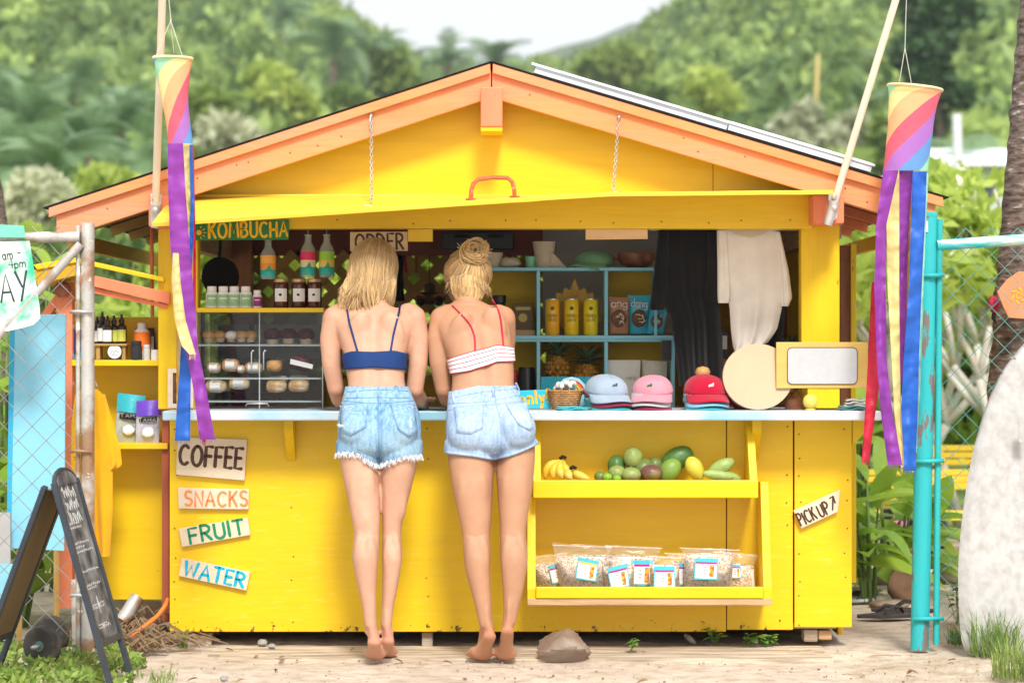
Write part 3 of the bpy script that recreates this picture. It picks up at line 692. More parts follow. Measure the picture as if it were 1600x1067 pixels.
def loaf(px, py, wpx, hpx, mat, band, lab, Y=.1, rz=0, gp=None):
    c = P(px,py,Y); a = wpx*mpp(Y)/2; h = hpx*mpp(Y)/2; t = thing('wrapped_loaf',lab,'loaf',(c.x,Y,c.z-h),gp); s = random.random()*50
    rot = Euler((0,rz,0)).to_matrix()
    MB().ball(c,(a,.05,h),14,8,rot=rot,fn=lambda d: (1+.1*mnoise.noise(Vector((d.x*3+s,d.y*3,d.z*3))))*(abs(d.x)**4+abs(d.y)**4+abs(d.z)**4)**-.25*.9).build('loaf',mat,t,smooth=True)
    if band:
        q = []
        for i in range(25):
            th = 2*math.pi*i/24; q.append([c+rot@Vector((x, math.cos(th)*.0515, h*.97*math.sin(th))) for x in (-a*.75*band,a*.75*band)])
        MB().grid(q).build('paper_band',m_paper,t,smooth=True)
for px, py, w_, h, b in ((335,575,24,17,.7),(361,571,29,21,.65),(397,575,30,18,.7),(429,572,27,20,0),(377,577,15,13,.6)):
    loaf(px,py-1,w_,h,m_cup if not b else m_loaf,b,'small wrapped cake with a white paper band on the middle shelf' if b else 'bare round brown bun on the middle shelf of the case',gp='wrapped cakes on the middle shelf' if b else None)
loaf(471,567,38,26,m_choc,.0,'big dark loaf with a slanted white label on the middle shelf',rz=R(10))
o = MB().prism([P(453,568,.045),P(488,576,.045),P(489,569,.045),P(454,560,.045)],(0,.002,0)).build('paper_label',m_paper,None); tag(o,'slanted white paper label on the big dark loaf','label')
for px, py, w_, h, b in ((338,604,36,20,.62),(374,600,36,18,.62),(432,604,35,21,0),(467,603,35,21,0)):
    loaf(px,py-1,w_,h,m_loaf,b,'flat pale cake slice in a white paper band on the bottom shelf' if b else 'oval cling-wrapped bread loaf on the bottom shelf',gp='paper banded slices' if b else 'wrapped oval loaves')
for px, py in ((434,592),(468,591)): loaf(px,py,34,13,m_paper,0,'white wrapped sandwich lying behind the oval loaves',Y=.2,gp='white wrapped sandwiches')
# supplement bottles
ST = P(0,480.3,.0).z+.0
def pillbottle(px, w_, h, lab, col, Y=.05, gp=None):
    r = w_*mpp(Y)/2; H = h*mpp(Y); x = P(px,0,Y).x; z0 = P(0,480.5,-.02).z
    t = thing('supplement_bottle',lab,'bottle',(x,Y,z0),gp); c = (x,Y,z0)
    MB().lathe([(r*.9,0),(r,H*.03),(r,H*.66),(r*.72,H*.78),(r*.66,H*.8)],c,18).build('body',M('white_plastic',(.78,.78,.76),rough=.35,var=.03,bump=0,spec=.5),t,smooth=True,autos=40)
    MB().lathe([(r*.78,H*.79),(r*.78,H*.98),(r*.7,H)],c,18).build('cap',M('white_plastic',None),t,smooth=True,autos=40)
    q = [[Vector(c)+Vector((math.cos(a)*r*1.012,math.sin(a)*r*1.012,z)) for z in (H*.1,H*.62)] for a in [R(-140+i*10) for i in range(21)]]
    MB().grid(q).build('label',col,t,smooth=True)
    q = [[Vector(c)+Vector((math.cos(a)*r*1.02,math.sin(a)*r*1.02,z)) for z in (H*.42,H*.47)] for a in [R(-120+i*10) for i in range(8)]]
    MB().grid(q).build('label_print',m_paper,t,smooth=True)
m_lg = M('green_label',(.3,.5,.28),rough=.5,var=.15,scale=60); 
for px, q in ((331,'nearest the left post'),(349,'third from the purple one'),(366,'second from the purple one'),(384,'next to the purple one')): pillbottle(px,19,34,'white supplement bottle with pale green label, '+q,m_lg,gp='green labelled supplement bottles')
pillbottle(402,15,28,'short white supplement bottle with purple label above the pastry case',M('purple_label',(.3,.03,.2),rough=.5,var=.15,scale=60))
# honey jars
def jar(px, w_, h, gp, q):
    Y = .06; r = w_*mpp(Y)/2; H = h*mpp(Y); x = P(px,0,Y).x; z0 = P(0,480.5,-.02).z; c = (x,Y,z0)
    t = thing('honey_jar','dark amber honey jar with white label and gold lid, '+q,'jar',c,gp)
    MB().lathe([(r*.95,0),(r,H*.04),(r,H*.8),(r*.86,H*.87),(r*.86,H*.88)],c,18).build('glass',M('dark_honey',(.07,.012,.004),rough=.12,var=.2,scale=8,spec=.6,bump=0),t,smooth=True,autos=40)
    MB().lathe([(r*.92,H*.88),(r*.95,H*.9),(r*.95,H*.98),(r*.85,H)],c,18).build('lid',M('brass_lid',(.6,.42,.2),rough=.35,metal=.6,var=.1),t,smooth=True,autos=40)
    q = [[Vector(c)+Vector((math.cos(a)*r*1.012,math.sin(a)*r*1.012,z)) for z in (H*.22,H*.66)] for a in [R(-135+i*9) for i in range(12)]]
    MB().grid(q).build('label',m_paper,t,smooth=True)
    MB().ball((x,Y-r*1.01,z0+H*.45),(r*.2,.002,r*.18),8,5).build('bee_print',m_dark,t)
for px, q in ((439,'nearest the purple bottle'),(467,'middle of the three'),(491,'nearest the loose blonde hair')): jar(px,24,46,'honey jars above the pastry case',q)
# kombucha bottles hung under the beam by a wire
def kbottle(px, pt, pb, body, top, lab):
    Y = .045; r = 12*mpp(Y); c0 = P(px,pb,Y); H = P(px,pt,Y).z-c0.z; c = (c0.x,Y,c0.z); t = thing('kombucha_bottle',lab,'bottle',c,'kombucha bottles under the beam')
    MB().lathe([(r*.9,0),(r,H*.03),(r,H*.62),(r*.85,H*.7),(r*.45,H*.82),(r*.42,H*.96),(r*.5,H*.97),(r*.5,H)],c,18).build('glass',M('bottle_glass',(.5,.55,.5),rough=.08,var=.05,bump=0,spec=.7,alpha=.45),t,smooth=True,autos=45)
    for z0, z1, mm in ((.06,.24,M('label_teal',(.03,.42,.36),rough=.4,var=.3,scale=25)),(.24,.4,body),(.4,.6,top)):
        q = [[Vector(c)+Vector((math.cos(a)*r*1.015,math.sin(a)*r*1.015,z)) for z in (H*z0,H*z1)] for a in [R(-180+i*10) for i in range(37)]]
        MB().grid(q).build('label',mm,t,smooth=True)
    MB().prism([Vector((c0.x-r*.3,Y-r*1.03,c0.z+H*.2)),Vector((c0.x+r*.6,Y-r*1.0,c0.z+H*.2)),Vector((c0.x+r*.25,Y-r*1.03,c0.z+H*.36))],(0,-.001,0)).build('label_hill',M('label_green',(.02,.3,.16),rough=.4,var=.1),t)
    MB().tube([(c0.x,Y,c0.z+H-.004),(c0.x,Y,1.62)],.0012,5).build('wire',m_steel,t)
o1 = M('label_orange',(.8,.3,.05),rough=.4,var=.2,scale=20); y1 = M('label_yellow',(.8,.6,.1),rough=.4,var=.2,scale=20)
kbottle(419,374,436,o1,y1 and M('label_amber',(.85,.4,.05),rough=.4,var=.15),'kombucha bottle with an orange label hanging below the green board')
kbottle(481.5,366,433,M('label_cream',(.75,.65,.35),rough=.4,var=.2),M('label_pink',(.7,.03,.12),rough=.4,var=.15),'kombucha bottle with a pink and cream label under the beam')
kbottle(510.5,366,433,o1 and y1,M('label_lime',(.3,.6,.05),rough=.4,var=.15),'kombucha bottle with a lime and yellow label beside the ORDER board')
# dark pan and utensils hanging at the back
t = thing('hanging_pan','black pan hanging at the back of the kiosk','pan',P(342,470,.9))
MB().lathe([(.0,0),(.075,.004),(.085,.02),(.08,.02)],P(342,432,.9),20,rot=Euler((R(90),0,R(25))).to_matrix()).build('pan',m_dark,t,smooth=True)
MB().tube([P(342,410,.9),P(345,372,.9)],.007,6).build('handle',m_dark,t)
MB().tube([P(345,372,.9),P(345,357,.93)],.002,5).build('hook',m_steel,t)
# small wooden picture frames on the counter end, behind the ribbons
t = thing('small_picture_frame','small pale wooden frame standing on the counter end by the left post','frame',P(282,637,.0))
for a, b, c, d_ in ((262,270,575,637),(294,302,575,637),(270,294,575,582),(270,294,630,637)): MB().pbox(a,b,c,d_,.0,.012).build('rail',m_sgn,t)
MB().pbox(270,294,582,630,.004,.008).build('picture',M('dark_picture',(.12,.05,.03),rough=.4,var=.5,scale=20),t)

# ================================================================== cube shelf and what it holds
m_blue = M('sky_blue_paint',(.25,.58,.7),rough=.5,var=.08,scale=4,wear=((.6,.6,.55),.7,10))
SY = .45
SH = thing('cube_shelf','sky blue open cube shelf standing on the inner counter','shelf',P(900,640,SY))
def sb(a,b,c,d_,y0=SY,y1=SY+.2,mat=m_blue,name='board'): return MB().pbox(a,b,c,d_,y0,y1).build(name,mat,SH,bev=.0015)
sb(728,1022,417.5,422.5); sb(728,1054,523.5,529.5); sb(728,1054,529.8,533.5,SY+.004,SY+.2)
for px in (838.5,944.5): sb(px,px+5.5,422.7,523.3); sb(px,px+5.5,533.7,640)
sb(722,727.7,417,640); sb(1049,1054.5,533.7,640); sb(1022.2,1027,417.5,523.3)
sb(845,944.3,588,640,SY+.006,SY+.012,M('turquoise_card',None),'front_board')
for a, b in ((728,838),(950.3,1022)): sb(a,b,422.7,523.3,SY+.2005,SY+.206,m_yin,'back_board'); sb(a,b if a<800 else 1049,533.7,640,SY+.2005,SY+.206,m_yin,'back_board')
TOPZ = P(0,417.5,SY).z; MIDZ = P(0,523.5,SY).z; LOWZ = .905
def at(px, z, Y): return Vector(((px-800)/F*(D+Y),Y,z))
def lathe_thing(name,label,cat,px,z,Y,prof,mat,n=20,group=None,parts=None):
    """profile in pixels: radius, height"""
    c = at(px,z,Y); k = mpp(Y); o = MB().lathe([(r*k,h*k) for r, h in prof],c,n).build(name,mat,None,smooth=True,autos=40,loc=c); tag(o,label,cat,group); return o
m_pot = M('stoneware',(.62,.52,.38),rough=.85,var=.12,scale=14,bump=.4,bscale=40)
lathe_thing('stoneware_pot','tall pale clay pot on the shelf top behind the bun','pot',768,TOPZ,SY+.1,[(15,0),(17,1),(18,24),(15,24),(14,4)],m_pot)
c = at(797,TOPZ+.022,SY+.08); o = MB().ball(c,(.045,.04,.024),14,9,fn=rnd_fn(4,.3)).build('carved_stone',m_pot,None,smooth=True); tag(o,'lumpy pale carved stone on the shelf top','stone')
lathe_thing('green_tumbler','small pale green glass tumbler on the shelf top','tumbler',829,TOPZ,SY+.07,[(7,0),(9,18),(8,18),(6.5,2)],M('green_glass',(.25,.7,.4),rough=.1,var=.1,spec=.6,bump=0,alpha=.8))
t = thing('stone_sculpture','pale upright cup shaped sculpture with a sloping foot on the shelf top','sculpture',at(850,TOPZ,SY+.08)); k = mpp(SY+.08); c = at(850,TOPZ,SY+.08)
MB().lathe([(13*k,0),(15*k,20*k),(18*k,41*k),(15*k,41*k)],c,16).build('cup',m_pot,t,smooth=True,autos=40)
MB().prism([c+Vector((10*k,-.03,0)),c+Vector((36*k,-.03,0)),c+Vector((30*k,-.03,6*k)),c+Vector((16*k,-.03,22*k)),c+Vector((10*k,-.03,24*k))],(0,.06,0)).build('foot',m_pot,t,bev=.006)
def cap(name_col, label, loc, rz, mat, brimmat, s=1, tilt=0, emblem=None, group=None, panels=True, squash=1):
    t = thing('baseball_cap',label,'cap',(0,0,0),group); Hc = .08*squash
    def dome(th, a, k=1.0):
        f = 1-.12*max(0,-math.sin(a))*math.sin(th)**2
        return Vector((math.sin(th)**.85*math.cos(a)*.088*k, math.sin(th)**.85*math.sin(a)*.1*f*k, (math.cos(th)**.8 if th < math.pi/2-.001 else 0)*Hc*k))
    rows = [[dome(math.pi/2*i/10,2*math.pi*j/30)*(1+.012*mnoise.noise(Vector((i*.5,j*.6,Hc*90)))) for j in range(30)] for i in range(11)]
    MB().grid(rows,closed=True).build('crown',mat,t,smooth=True,solid=.0018)
    rows = []
    for i in range(6):
        u = i/5; r = []
        for j in range(17):
            a = R(-80+10*j); ca = max(0,math.cos(a)); x = math.sin(a)*.088*(1+u*.05); y = -(ca*.086+u*.068*ca**.6); r.append(Vector((x,y,.006-.016*u*ca**.5-(x/.088)**2*.030*(.25+.75*u)+.004)))
        rows.append(r)
    MB().grid(rows).build('brim',brimmat,t,smooth=True,solid=.004)
    MB().ball((0,0,Hc*1.005),(.007,.007,.004),8,5).build('button',brimmat,t,smooth=True)
    if emblem:
        mb = MB(); c = dome(R(58),R(270),1.0); mb.ball(c,(.012,.004,.006),8,5); mb.ball(c+Vector((.007,-.001,.006)),(.005,.003,.005),6,4); mb.ball(c+Vector((-.008,-.001,-.004)),(.005,.003,.005),6,4); mb.build('emblem',emblem,t,smooth=True)
    mb = MB()
    for kk in range(6):
        mb.tube([dome(R(90)*i/9,R(30+60*kk),1.012) for i in range(1,10)],.0011,4)
    mb.tube([dome(R(90),2*math.pi*j/30,1.012)+Vector((0,0,.012)) for j in range(30)],.0009,4,closed=True)
    mb.build('seam',mat,t)
    t.location = loc; t.rotation_euler = (tilt,0,rz); t.scale = (s,s,s); return t
def cloth(name, c, v=.08): return M('cloth_'+name, c, rough=.9, var=v, scale=12, bump=.35, bscale=350, spec=.15, sheen=.2)
o = cap('green','faded green cap lying on the shelf top',at(928,TOPZ+.012,SY+.1),R(-35),cloth('mint',(.2,.42,.22)),cloth('mint',None),.9,0,squash=.8)
# wooden bowl
t = thing('wooden_bowl','turned brown wooden bowl with a knob on the shelf top','bowl',at(994,TOPZ,SY+.08)); c = at(994,TOPZ,SY+.08)
m_bowl = M('turned_wood',(.2,.07,.025),rough=.35,var=.35,scale=6,stretch=(1,1,6),spec=.5,bump=0)
MB().lathe([(.03,0),(.062,.012),(.078,.04),(.076,.062),(.07,.062),(.06,.03),(.0,.012)],c,24).build('bowl',m_bowl,t,smooth=True,autos=50)
MB().tube([c+Vector((-.074,0,.042)),c+Vector((-.092,0,.044))],[.008,.009],8).build('knob',m_bowl,t,smooth=True)
# energy drink cans
m_can = M('can_yellow',(.85,.56,.01),rough=.25,var=.1,scale=20,spec=.6,bump=0)
m_alu = M('can_rim',(.65,.65,.65),rough=.3,metal=.9,var=.05,bump=0)
for i, (px, mm) in enumerate(((863,M('can_amber',(.85,.42,.01),rough=.25,var=.1,scale=20,spec=.6,bump=0)),(893,m_can),(923,M('can_lemon',(.82,.62,.01),rough=.25,var=.1,scale=20,spec=.6,bump=0)))):
    Y = SY+.06; c = at(px,MIDZ,Y); r = 11.5*mpp(Y); H = 57*mpp(Y); t = thing('drink_can',('amber','golden','lemon')[i]+' yellow tall drink can on the middle shelf '+('beside the left divider','in front of the wooden sun','beside the right divider')[i],'can',c,'yellow drink cans')
    MB().lathe([(r*.85,0),(r,H*.04),(r,H*.93),(r*.85,H*.975)],c,20).build('body',mm,t,smooth=True,autos=40)
    MB().lathe([(r*.86,H*.975),(r*.86,H),(r*.78,H),(r*.76,H*.985)],c,20).build('rim',m_alu,t,smooth=True,autos=40)
    mb = MB(); f = Vector((c.x,Y-r-.0006,c.z))
    lettering(mb,'YERBA',f+Vector((-r*.75,0,H*.5)),f+Vector((r*.75,0,H*.5)),H*.08,.0007); lettering(mb,'MATE',f+Vector((-r*.6,0,H*.38)),f+Vector((r*.6,0,H*.38)),H*.08,.0007)
    mb.lathe([(r*.28,0),(r*.28,.0012)],f+Vector((0,0,H*.74)),10,rot=Euler((R(90),0,0)).to_matrix())
    mb.build('label_print',brush('can_green',(.1,.14,.01)),t)
# carved wooden sun
c = P(898,492,SY+.14); t = thing('carved_sun','golden wooden sun carving with pointed petals behind the cans','carving',at(898,MIDZ,SY+.14))
m_sunw = M('golden_wood',(.55,.3,.03),rough=.5,var=.2,scale=8)
k = mpp(SY+.14)
MB().lathe([(30*k,0),(28*k,.012),(10*k,.02),(0,.021)],c,24,rot=Euler((R(90),0,0)).to_matrix()).build('face',m_sunw,t,smooth=True,autos=40)
mb = MB()
for s2 in (-1,1): mb.tube([c+Vector((s2*11*k+math.cos(R(a))*6*k,-.022,4*k+math.sin(R(a))*4*k)) for a in range(0,181,20)],.0018,5)
mb.tube([c+Vector((math.cos(R(a))*13*k,-.021,-4*k+math.sin(R(a))*8*k)) for a in range(200,341,14)],.002,5); mb.tube([c+Vector((0,-.022,3*k)),c+Vector((0,-.024,-5*k))],.003,5)
mb.build('carved_features',m_lath,t)
for i in range(13):
    a = R(-30+20*i); L_ = 46 if i != 6 else 58; ca, sa = math.cos(a), math.sin(a)
    pt = [(26,-6),(36,-9),(L_,0),(36,9),(26,6)]
    MB().prism([c+Vector(((u*ca-v*sa)*k,-.004-.003*(i%2),(u*sa+v*ca)*k)) for u, v in pt],(0,.01,0)).build('petal',m_sunw,t,bev=.002)
MB().pbox(886,910,MIDZ and 512,523.4,SY+.13,SY+.16).build('stand',m_sunw,t,bev=.002)
# snack bags
def pouch(name, label, cat, quad, Y, puff, mat, group=None, n=10, mi=None):
    """soft pillow pouch from four picture corners: tl, tr, br, bl"""
    tl, tr, br, bl = [P(a,b,Y) for a, b in quad]; front = []; back = []
    for i in range(n+1):
        u = i/n; rf = []; rb = []
        for j in range(n+1):
            v = j/n; p = tl.lerp(tr,v).lerp(bl.lerp(br,v),u); e = (math.sin(math.pi*v)**.5)*(math.sin(math.pi*min(1,max(0,(u-.06)/.97)))**.6 if u > .06 else 0)
            wob = .12*mnoise.noise(Vector((u*4+Y*50,v*4+quad[0][0],1)))
            rf.append(p+Vector((0,-puff*max(0,e*(1+wob)),0))); rb.append(p+Vector((0,puff*.6*e+.0005,0)))
        front.append(rf); back.append(rb[::-1])
    t = thing(name,label,cat,(bl+br)/2,group); MB().grid(front).grid(back).build('pouch',mat,t,smooth=True)
    return t, front
for quad, c1, lab, Y, tx in (([(951,463),(983,465),(982,521),(952,521)],(.5,.23,.12),'coppery snack bag with coconut picture on the middle shelf',SY+.05,'ang'),
    ([(981,461),(1017,461),(1012,521),(984,521)],(.06,.5,.66),'bright blue snack bag with coconut picture on the middle shelf',SY+.07,'dang'),
    ([(1016,481),(1043,484),(1036,521),(1010,521)],(.05,.42,.56),'small tilted blue snack bag leaning against the shelf end',SY+.04,None)):
    t, fr = pouch('snack_bag',lab,'bag',quad,Y,.022,M('foil_'+lab[:6],c1,rough=.3,var=.06,scale=8,spec=.5,bump=.2,bscale=15))
    cx = sum(q[0] for q in quad)/4; cy = quad[2][1]-24*(1 if tx else .8); c = P(cx,cy,Y-.024); kk = mpp(Y)*(1 if tx else .8)
    MB().ball(c,(12*kk,.003,14*kk),12,8).build('coconut_print',M('coconut_brown',(.14,.06,.03),rough=.5,var=.3,scale=30),t,smooth=True)
    mb = MB(); 
    for i in range(9):
        a = random.uniform(0,6.28); q = c+Vector((random.uniform(-2,8)*kk,-.0035,random.uniform(-9,9)*kk)); mb.tube([q,q+Vector((math.cos(a)*6*kk,0,math.sin(a)*6*kk))],.0017,5)
    mb.build('coconut_chips',M('chip_cream',(.78,.7,.5),rough=.5,var=.1),t)
    if tx:
        mb = MB(); lettering(mb,tx,P(cx-12,479,Y-.021),P(cx+13,479,Y-.021),13*mpp(Y),.0018,gap=.14); mb.build('lettering',m_paper,t)
# kraft box with dark label
t = thing('coffee_box','brown kraft box with dark label on the middle shelf','box',at(817,MIDZ,SY+.08))
MB().pbox(801,833,473,514.8,SY+.05,SY+.13).build('box',M('dark_kraft',(.12,.08,.04),rough=.6,var=.2),t,bev=.002)
MB().pbox(798,836,515,523.3,SY+.04,SY+.14).build('tray',m_wood,t,bev=.002)
mb = MB(); mb.lathe([(7*mpp(SY),0),(7*mpp(SY),.001)],P(817,496,SY+.0495),12,rot=Euler((R(90),0,0)).to_matrix()); mb.build('seal_print',M('gold_print',(.45,.36,.1),rough=.5),t)
MB().pbox(806,829,479,484,SY+.0488,SY+.0496).build('title_print',M('gold_print',None),t)
t = thing('black_jar','black lidded jar on the middle shelf behind the shoulder','jar',at(780,MIDZ,SY+.09)); c = at(780,MIDZ,SY+.09); m_blk = M('black_plastic',(.012,.012,.014),rough=.35,var=.2,spec=.5,bump=0)
MB().lathe([(.026,0),(.027,.003),(.027,.13),(.022,.135)],c,18).build('body',m_blk,t,smooth=True,autos=40); MB().lathe([(.029,.1352),(.029,.163),(.026,.166)],c,18).build('lid',m_blk,t,smooth=True,autos=40)
# pineapples
m_pine = M('pineapple_skin',(.42,.2,.03),rough=.6,var=.5,scale=45,bump=.8,bscale=45,spec=.3)
m_pleaf = leafmat('pineapple_leaf',(.05,.1,.045),(.16,.22,.1),transl=.1)
pl_me = leafblade(.11,.018,.9,.4,5,.55).mesh('crown_leaf',smooth=True); pl_me.materials.append(m_pleaf)
def pineapple(px,z,Y,lab,s=1,vis=True,tilt=0,nl=30):
    c = at(px,z,Y); t = thing('pineapple',lab,'pineapple',c)
    mb = MB(); rg = random.Random(px)
    H = .13*s; r0 = .05*s
    mb.ball((0,0,H/2),(r0,r0,H/2),20,12)
    kk = 9
    for i in range(1,kk):
        th = math.pi*i/kk
        for j in range(12):
            a = 2*math.pi*(j+.5*(i%2))/12; d = Vector((math.sin(th)*math.cos(a),math.sin(th)*math.sin(a),math.cos(th)))
            mb.ball((d.x*r0,d.y*r0,H/2+d.z*H/2),(.0105*s*math.sin(th)+.002,)*3,6,4)
    mb.build('fruit',m_pine,None,smooth=True,loc=(0,0,0)).parent = t
    for i in range(nl):
        e = R(85-70*(i/nl)**1.1+rg.uniform(-8,8)); a = i*2.4; ss = s*(.55+.6*math.sin(math.pi*(.2+.7*i/nl)))
        link(pl_me,'crown_leaf',t,Matrix.Translation((0,0,H*.97))@Euler((0,0,a)).to_matrix().to_4x4()@Euler((0,-e,0)).to_matrix().to_4x4()@Matrix.Scale(ss,4))
    t.rotation_euler = (0,tilt,0); return t
pineapple(871,P(0,600,SY).z-.0,SY+.1,'ripe golden pineapple with dark leaves in the lower shelf bay',.88,nl=22)
pineapple(914,P(0,618,SY).z,SY+.1,'pineapple with a large spiky green crown in the lower shelf bay',1.0,tilt=R(4),nl=36)
for px in (862,): MB().box(at(846,0,SY).x,at(943,0,SY).x,SY+.04,SY+.19,LOWZ,P(0,618,SY).z-.0).build('inner_box',m_brown,SH)
MB().box(at(850,0,SY).x,at(886,0,SY).x,SY+.05,SY+.17,P(0,617.9,SY).z,P(0,600.2,SY).z).build('riser',m_brown,SH)
pineapple(1241,LOWZ,.6,'pineapple with grey green leaves behind the framed board',1.5,tilt=R(-6),nl=30)
# flasks and small plant in the lower left bay
lathe_thing('thermos_flask','matt black thermos flask in the lower shelf bay','flask',823,LOWZ,SY+.08,[(13,0),(14,1),(14,52),(13,54),(13,62),(12,64)],m_blk)
lathe_thing('red_tin','narrow red tin next to the black flask','tin',803,LOWZ,SY+.08,[(5,0),(6,1),(6,58),(5,60)],M('red_tin_paint',(.45,.02,.03),rough=.35,var=.1,bump=0))
# packets in the lower right bay
t,_ = pouch('paper_packet','white paper packet with small print in the lower right shelf bay','packet',[(950,562),(1001,562),(998,640),(950,640)],SY+.05,.012,M('packet_white',(.72,.7,.64),rough=.5,var=.08,scale=12))
mb = MB(); lettering(mb,'MEO',P(979,592,SY+.034),P(994,592,SY+.034),4*mpp(SY),.0007); mb.build('lettering',m_dark,t)
t,_ = pouch('clear_packet','clear wrapped packet of pale snacks in the lower right shelf bay','packet',[(1003,562),(1042,564),(1041,640),(1003,640)],SY+.08,.012,M('packet_beige',(.6,.53,.42),rough=.3,var=.2,scale=20,spec=.6))
# ================================================================== right half of the counter
navy = cloth('navy',(.02,.03,.12)); teal = cloth('teal',(.05,.4,.45)); wine = cloth('wine',(.3,.015,.06)); lblue = cloth('pale_blue',(.34,.43,.54)); pink = cloth('pink',(.62,.27,.34)); crim = cloth('crimson',(.45,.006,.035)); sky_ = cloth('sky',(.22,.5,.66)); grey_ = cloth('ash',(.5,.52,.52))
m_emb = M('embroidery_white',(.8,.78,.7),rough=.8); m_embg = M('embroidery_green',(.03,.16,.04),rough=.8)
def capstack(px, Y, cols, label, rz, emb, s=1.0):
    z = CT+.028; n = len(cols); x = at(px,0,Y).x
    for i, (c, lb) in enumerate(cols):
        top = i == n-1
        cap('c', label if top else lb, (x+random.uniform(-.004,.004),Y,z+i*.0165), rz+random.uniform(-.08,.08), c, c, s, R(8), emb if top else None, squash=1.0 if top else .82)
capstack(948,-.03,[(teal,'teal cap at the bottom of the stack under the pale blue cap'),(wine,'wine red cap in the middle of the stack under the pale blue cap'),(lblue,'')],'pale blue cap on top of the stack beside the basket',R(24),M('embroidery_dark',(.1,.1,.1),rough=.8),.93)
capstack(1019,-.03,[(wine,'wine red cap at the bottom of the stack under the pink cap'),(grey_,'ash grey cap in the middle of the stack under the pink cap'),(pink,'')],'pink cap with tiny green emblem on top of its stack',R(-10),m_embg,.9)
capstack(1101,-.03,[(teal,'teal cap at the bottom of the stack under the crimson cap'),(sky_,'sky blue cap in the middle of the stack under the crimson cap'),(crim,'')],'crimson cap with white emblem on top of its stack',R(12),m_emb,.93)
o = cap('w','folded wine coloured cap behind the round drum',(at(1150,0,.1).x,.1,CT+.02),R(60),wine,wine,.85,0,squash=.6)
# wooden display knob behind the crimson cap
t = thing('wooden_hat_stand','turned pale wooden stand with round knob behind the crimson cap','stand',(at(1098,0,.09).x,.09,CT)); c = Vector((at(1098,0,.09).x,.09,CT)); m_turn = M('turned_pale_wood',(.55,.3,.11),rough=.4,var=.15,scale=5,stretch=(1,1,6),bump=0)
MB().lathe([(.03,0),(.03,.008),(.009,.012),(.009,.125)],c,16).build('stem',m_turn,t,smooth=True,autos=40)
MB().lathe([(.012,.1255),(.026,.13),(.031,.145),(.022,.162),(0,.168)],c,18).build('knob',m_turn,t,smooth=True,autos=50)
# round drum on edge
c = P(1184,588,-.08); t = thing('round_drum','round pale hide drum standing on edge on the counter','drum',(c.x,-.08,CT)); k = mpp(-.08); tl_ = Euler((R(90-6),0,0)).to_matrix()
r = c.z-CT
m_hide = M('drum_hide',(.56,.44,.29),rough=.7,var=.05,scale=6,bump=.15,bscale=80,dirt=((.55,.4,.24),.3,8))
MB().lathe([(r*1.0,0),(r*1.002,-.03),(r*.99,-.045),(r*.9,-.045)],c,40,rot=tl_,sx=1.06).build('shell',m_wood,t,smooth=True,autos=40)
MB().lathe([(r*1.0,0.0003),(r*.99,.003),(r*.5,.0032),(0,.0032)],c,40,rot=tl_,sx=1.06).build('skin',m_hide,t,smooth=True,autos=40)
# framed whiteboard
t = thing('framed_board','yellow framed blank white board propped on the counter end','board',at(1284,CT,-.1))
def fb(a,b,c,d_,y0,y1,mat,nm): return MB().pbox(a,b,c,d_,y0,y1).build(nm,mat,t,bev=.002)
m_ply = M('yellow_stained_ply',(.66,.43,.12),rough=.6,var=.08,scale=4,stretch=(1,1,6))
fb(1213,1356,534,606,-.1,-.088,m_ply,'frame')
def rrect(x0,x1,y0,y1,r,Y):
    pts = []
    for cx, cy, a0 in ((x1-r,y0+r,0),(x0+r,y0+r,90),(x0+r,y1-r,180),(x1-r,y1-r,270)):
        for a in (0,30,60,90): pts.append(P(cx+r*math.cos(R(a0+a)),cy-r*math.sin(R(a0+a)),Y))
    return pts
MB().prism(rrect(1231,1339,543,599,7,-.1035),(0,.003,0)).build('white_panel',M('white_panel',(.5,.51,.52),rough=.5,var=.04,scale=30,dirt=((.55,.54,.5),.3,6)),t)
m_rimd = M('panel_rim',(.1,.09,.07),rough=.6)
MB().tube(rrect(1230.5,1339.5,542.5,599.5,7,-.1035),.0016,5,closed=True).build('panel_rim',m_rimd,t)
fb(1262,1312,606.3,637,-.095,-.05,m_yelv,'stand')
# yellow ball, turned bowl, folded cloths
t = thing('yellow_ball_lamp','small pale yellow globe ornament on a foot on the counter','ornament',at(1266,CT,-.12)); c = at(1266,CT,-.12); m_ball = M('lemon_plastic',(.7,.57,.12),rough=.4,var=.03,bump=0)
MB().ball(c+Vector((0,0,.034)),.029,16,10).build('globe',m_ball,t,smooth=True); MB().lathe([(.02,0),(.021,.004),(.012,.008)],c,14).build('foot',m_ball,t,smooth=True,autos=40)
lathe_thing('lidded_bowl','low brown turned wooden bowl between the drum and the globe','bowl',1240,CT,-.02,[(12,0),(16,8),(17,16),(12,20),(11,22)],m_bowl)
def foldcloth(px, Y, w_, mat, lab, n=3, dz=.009, cat='cloth'):
    c = at(px,CT,Y); mb = MB()
    for i in range(n):
        z = CT+.005+i*dz; rows = []
        for j in range(9):
            u = j/8-.5; rows.append([Vector((c.x+u*w_*(1-.08*i),Y+y,z+.005*mnoise.noise(Vector((u*5,y*20,i)))+.003*math.sin(u*9+i))) for y in (-.05,-.02,.02,.05)])
        mb.grid(rows)
    o = mb.build('folded_cloth',mat,None,smooth=True,solid=.006); tag(o,lab,cat)
foldcloth(1331,-.11,.11,cloth('sea_green',(.08,.2,.2)),'dark sea green cloth folded at the counter end',2)
foldcloth(1335,-.03,.1,cloth('white_knit',(.7,.7,.68)),'white rolled cloth at the counter end behind the green one',4,.011)
foldcloth(894,-.1,.12,teal,'teal cloth folded under the cap stack by the basket',2,.006)
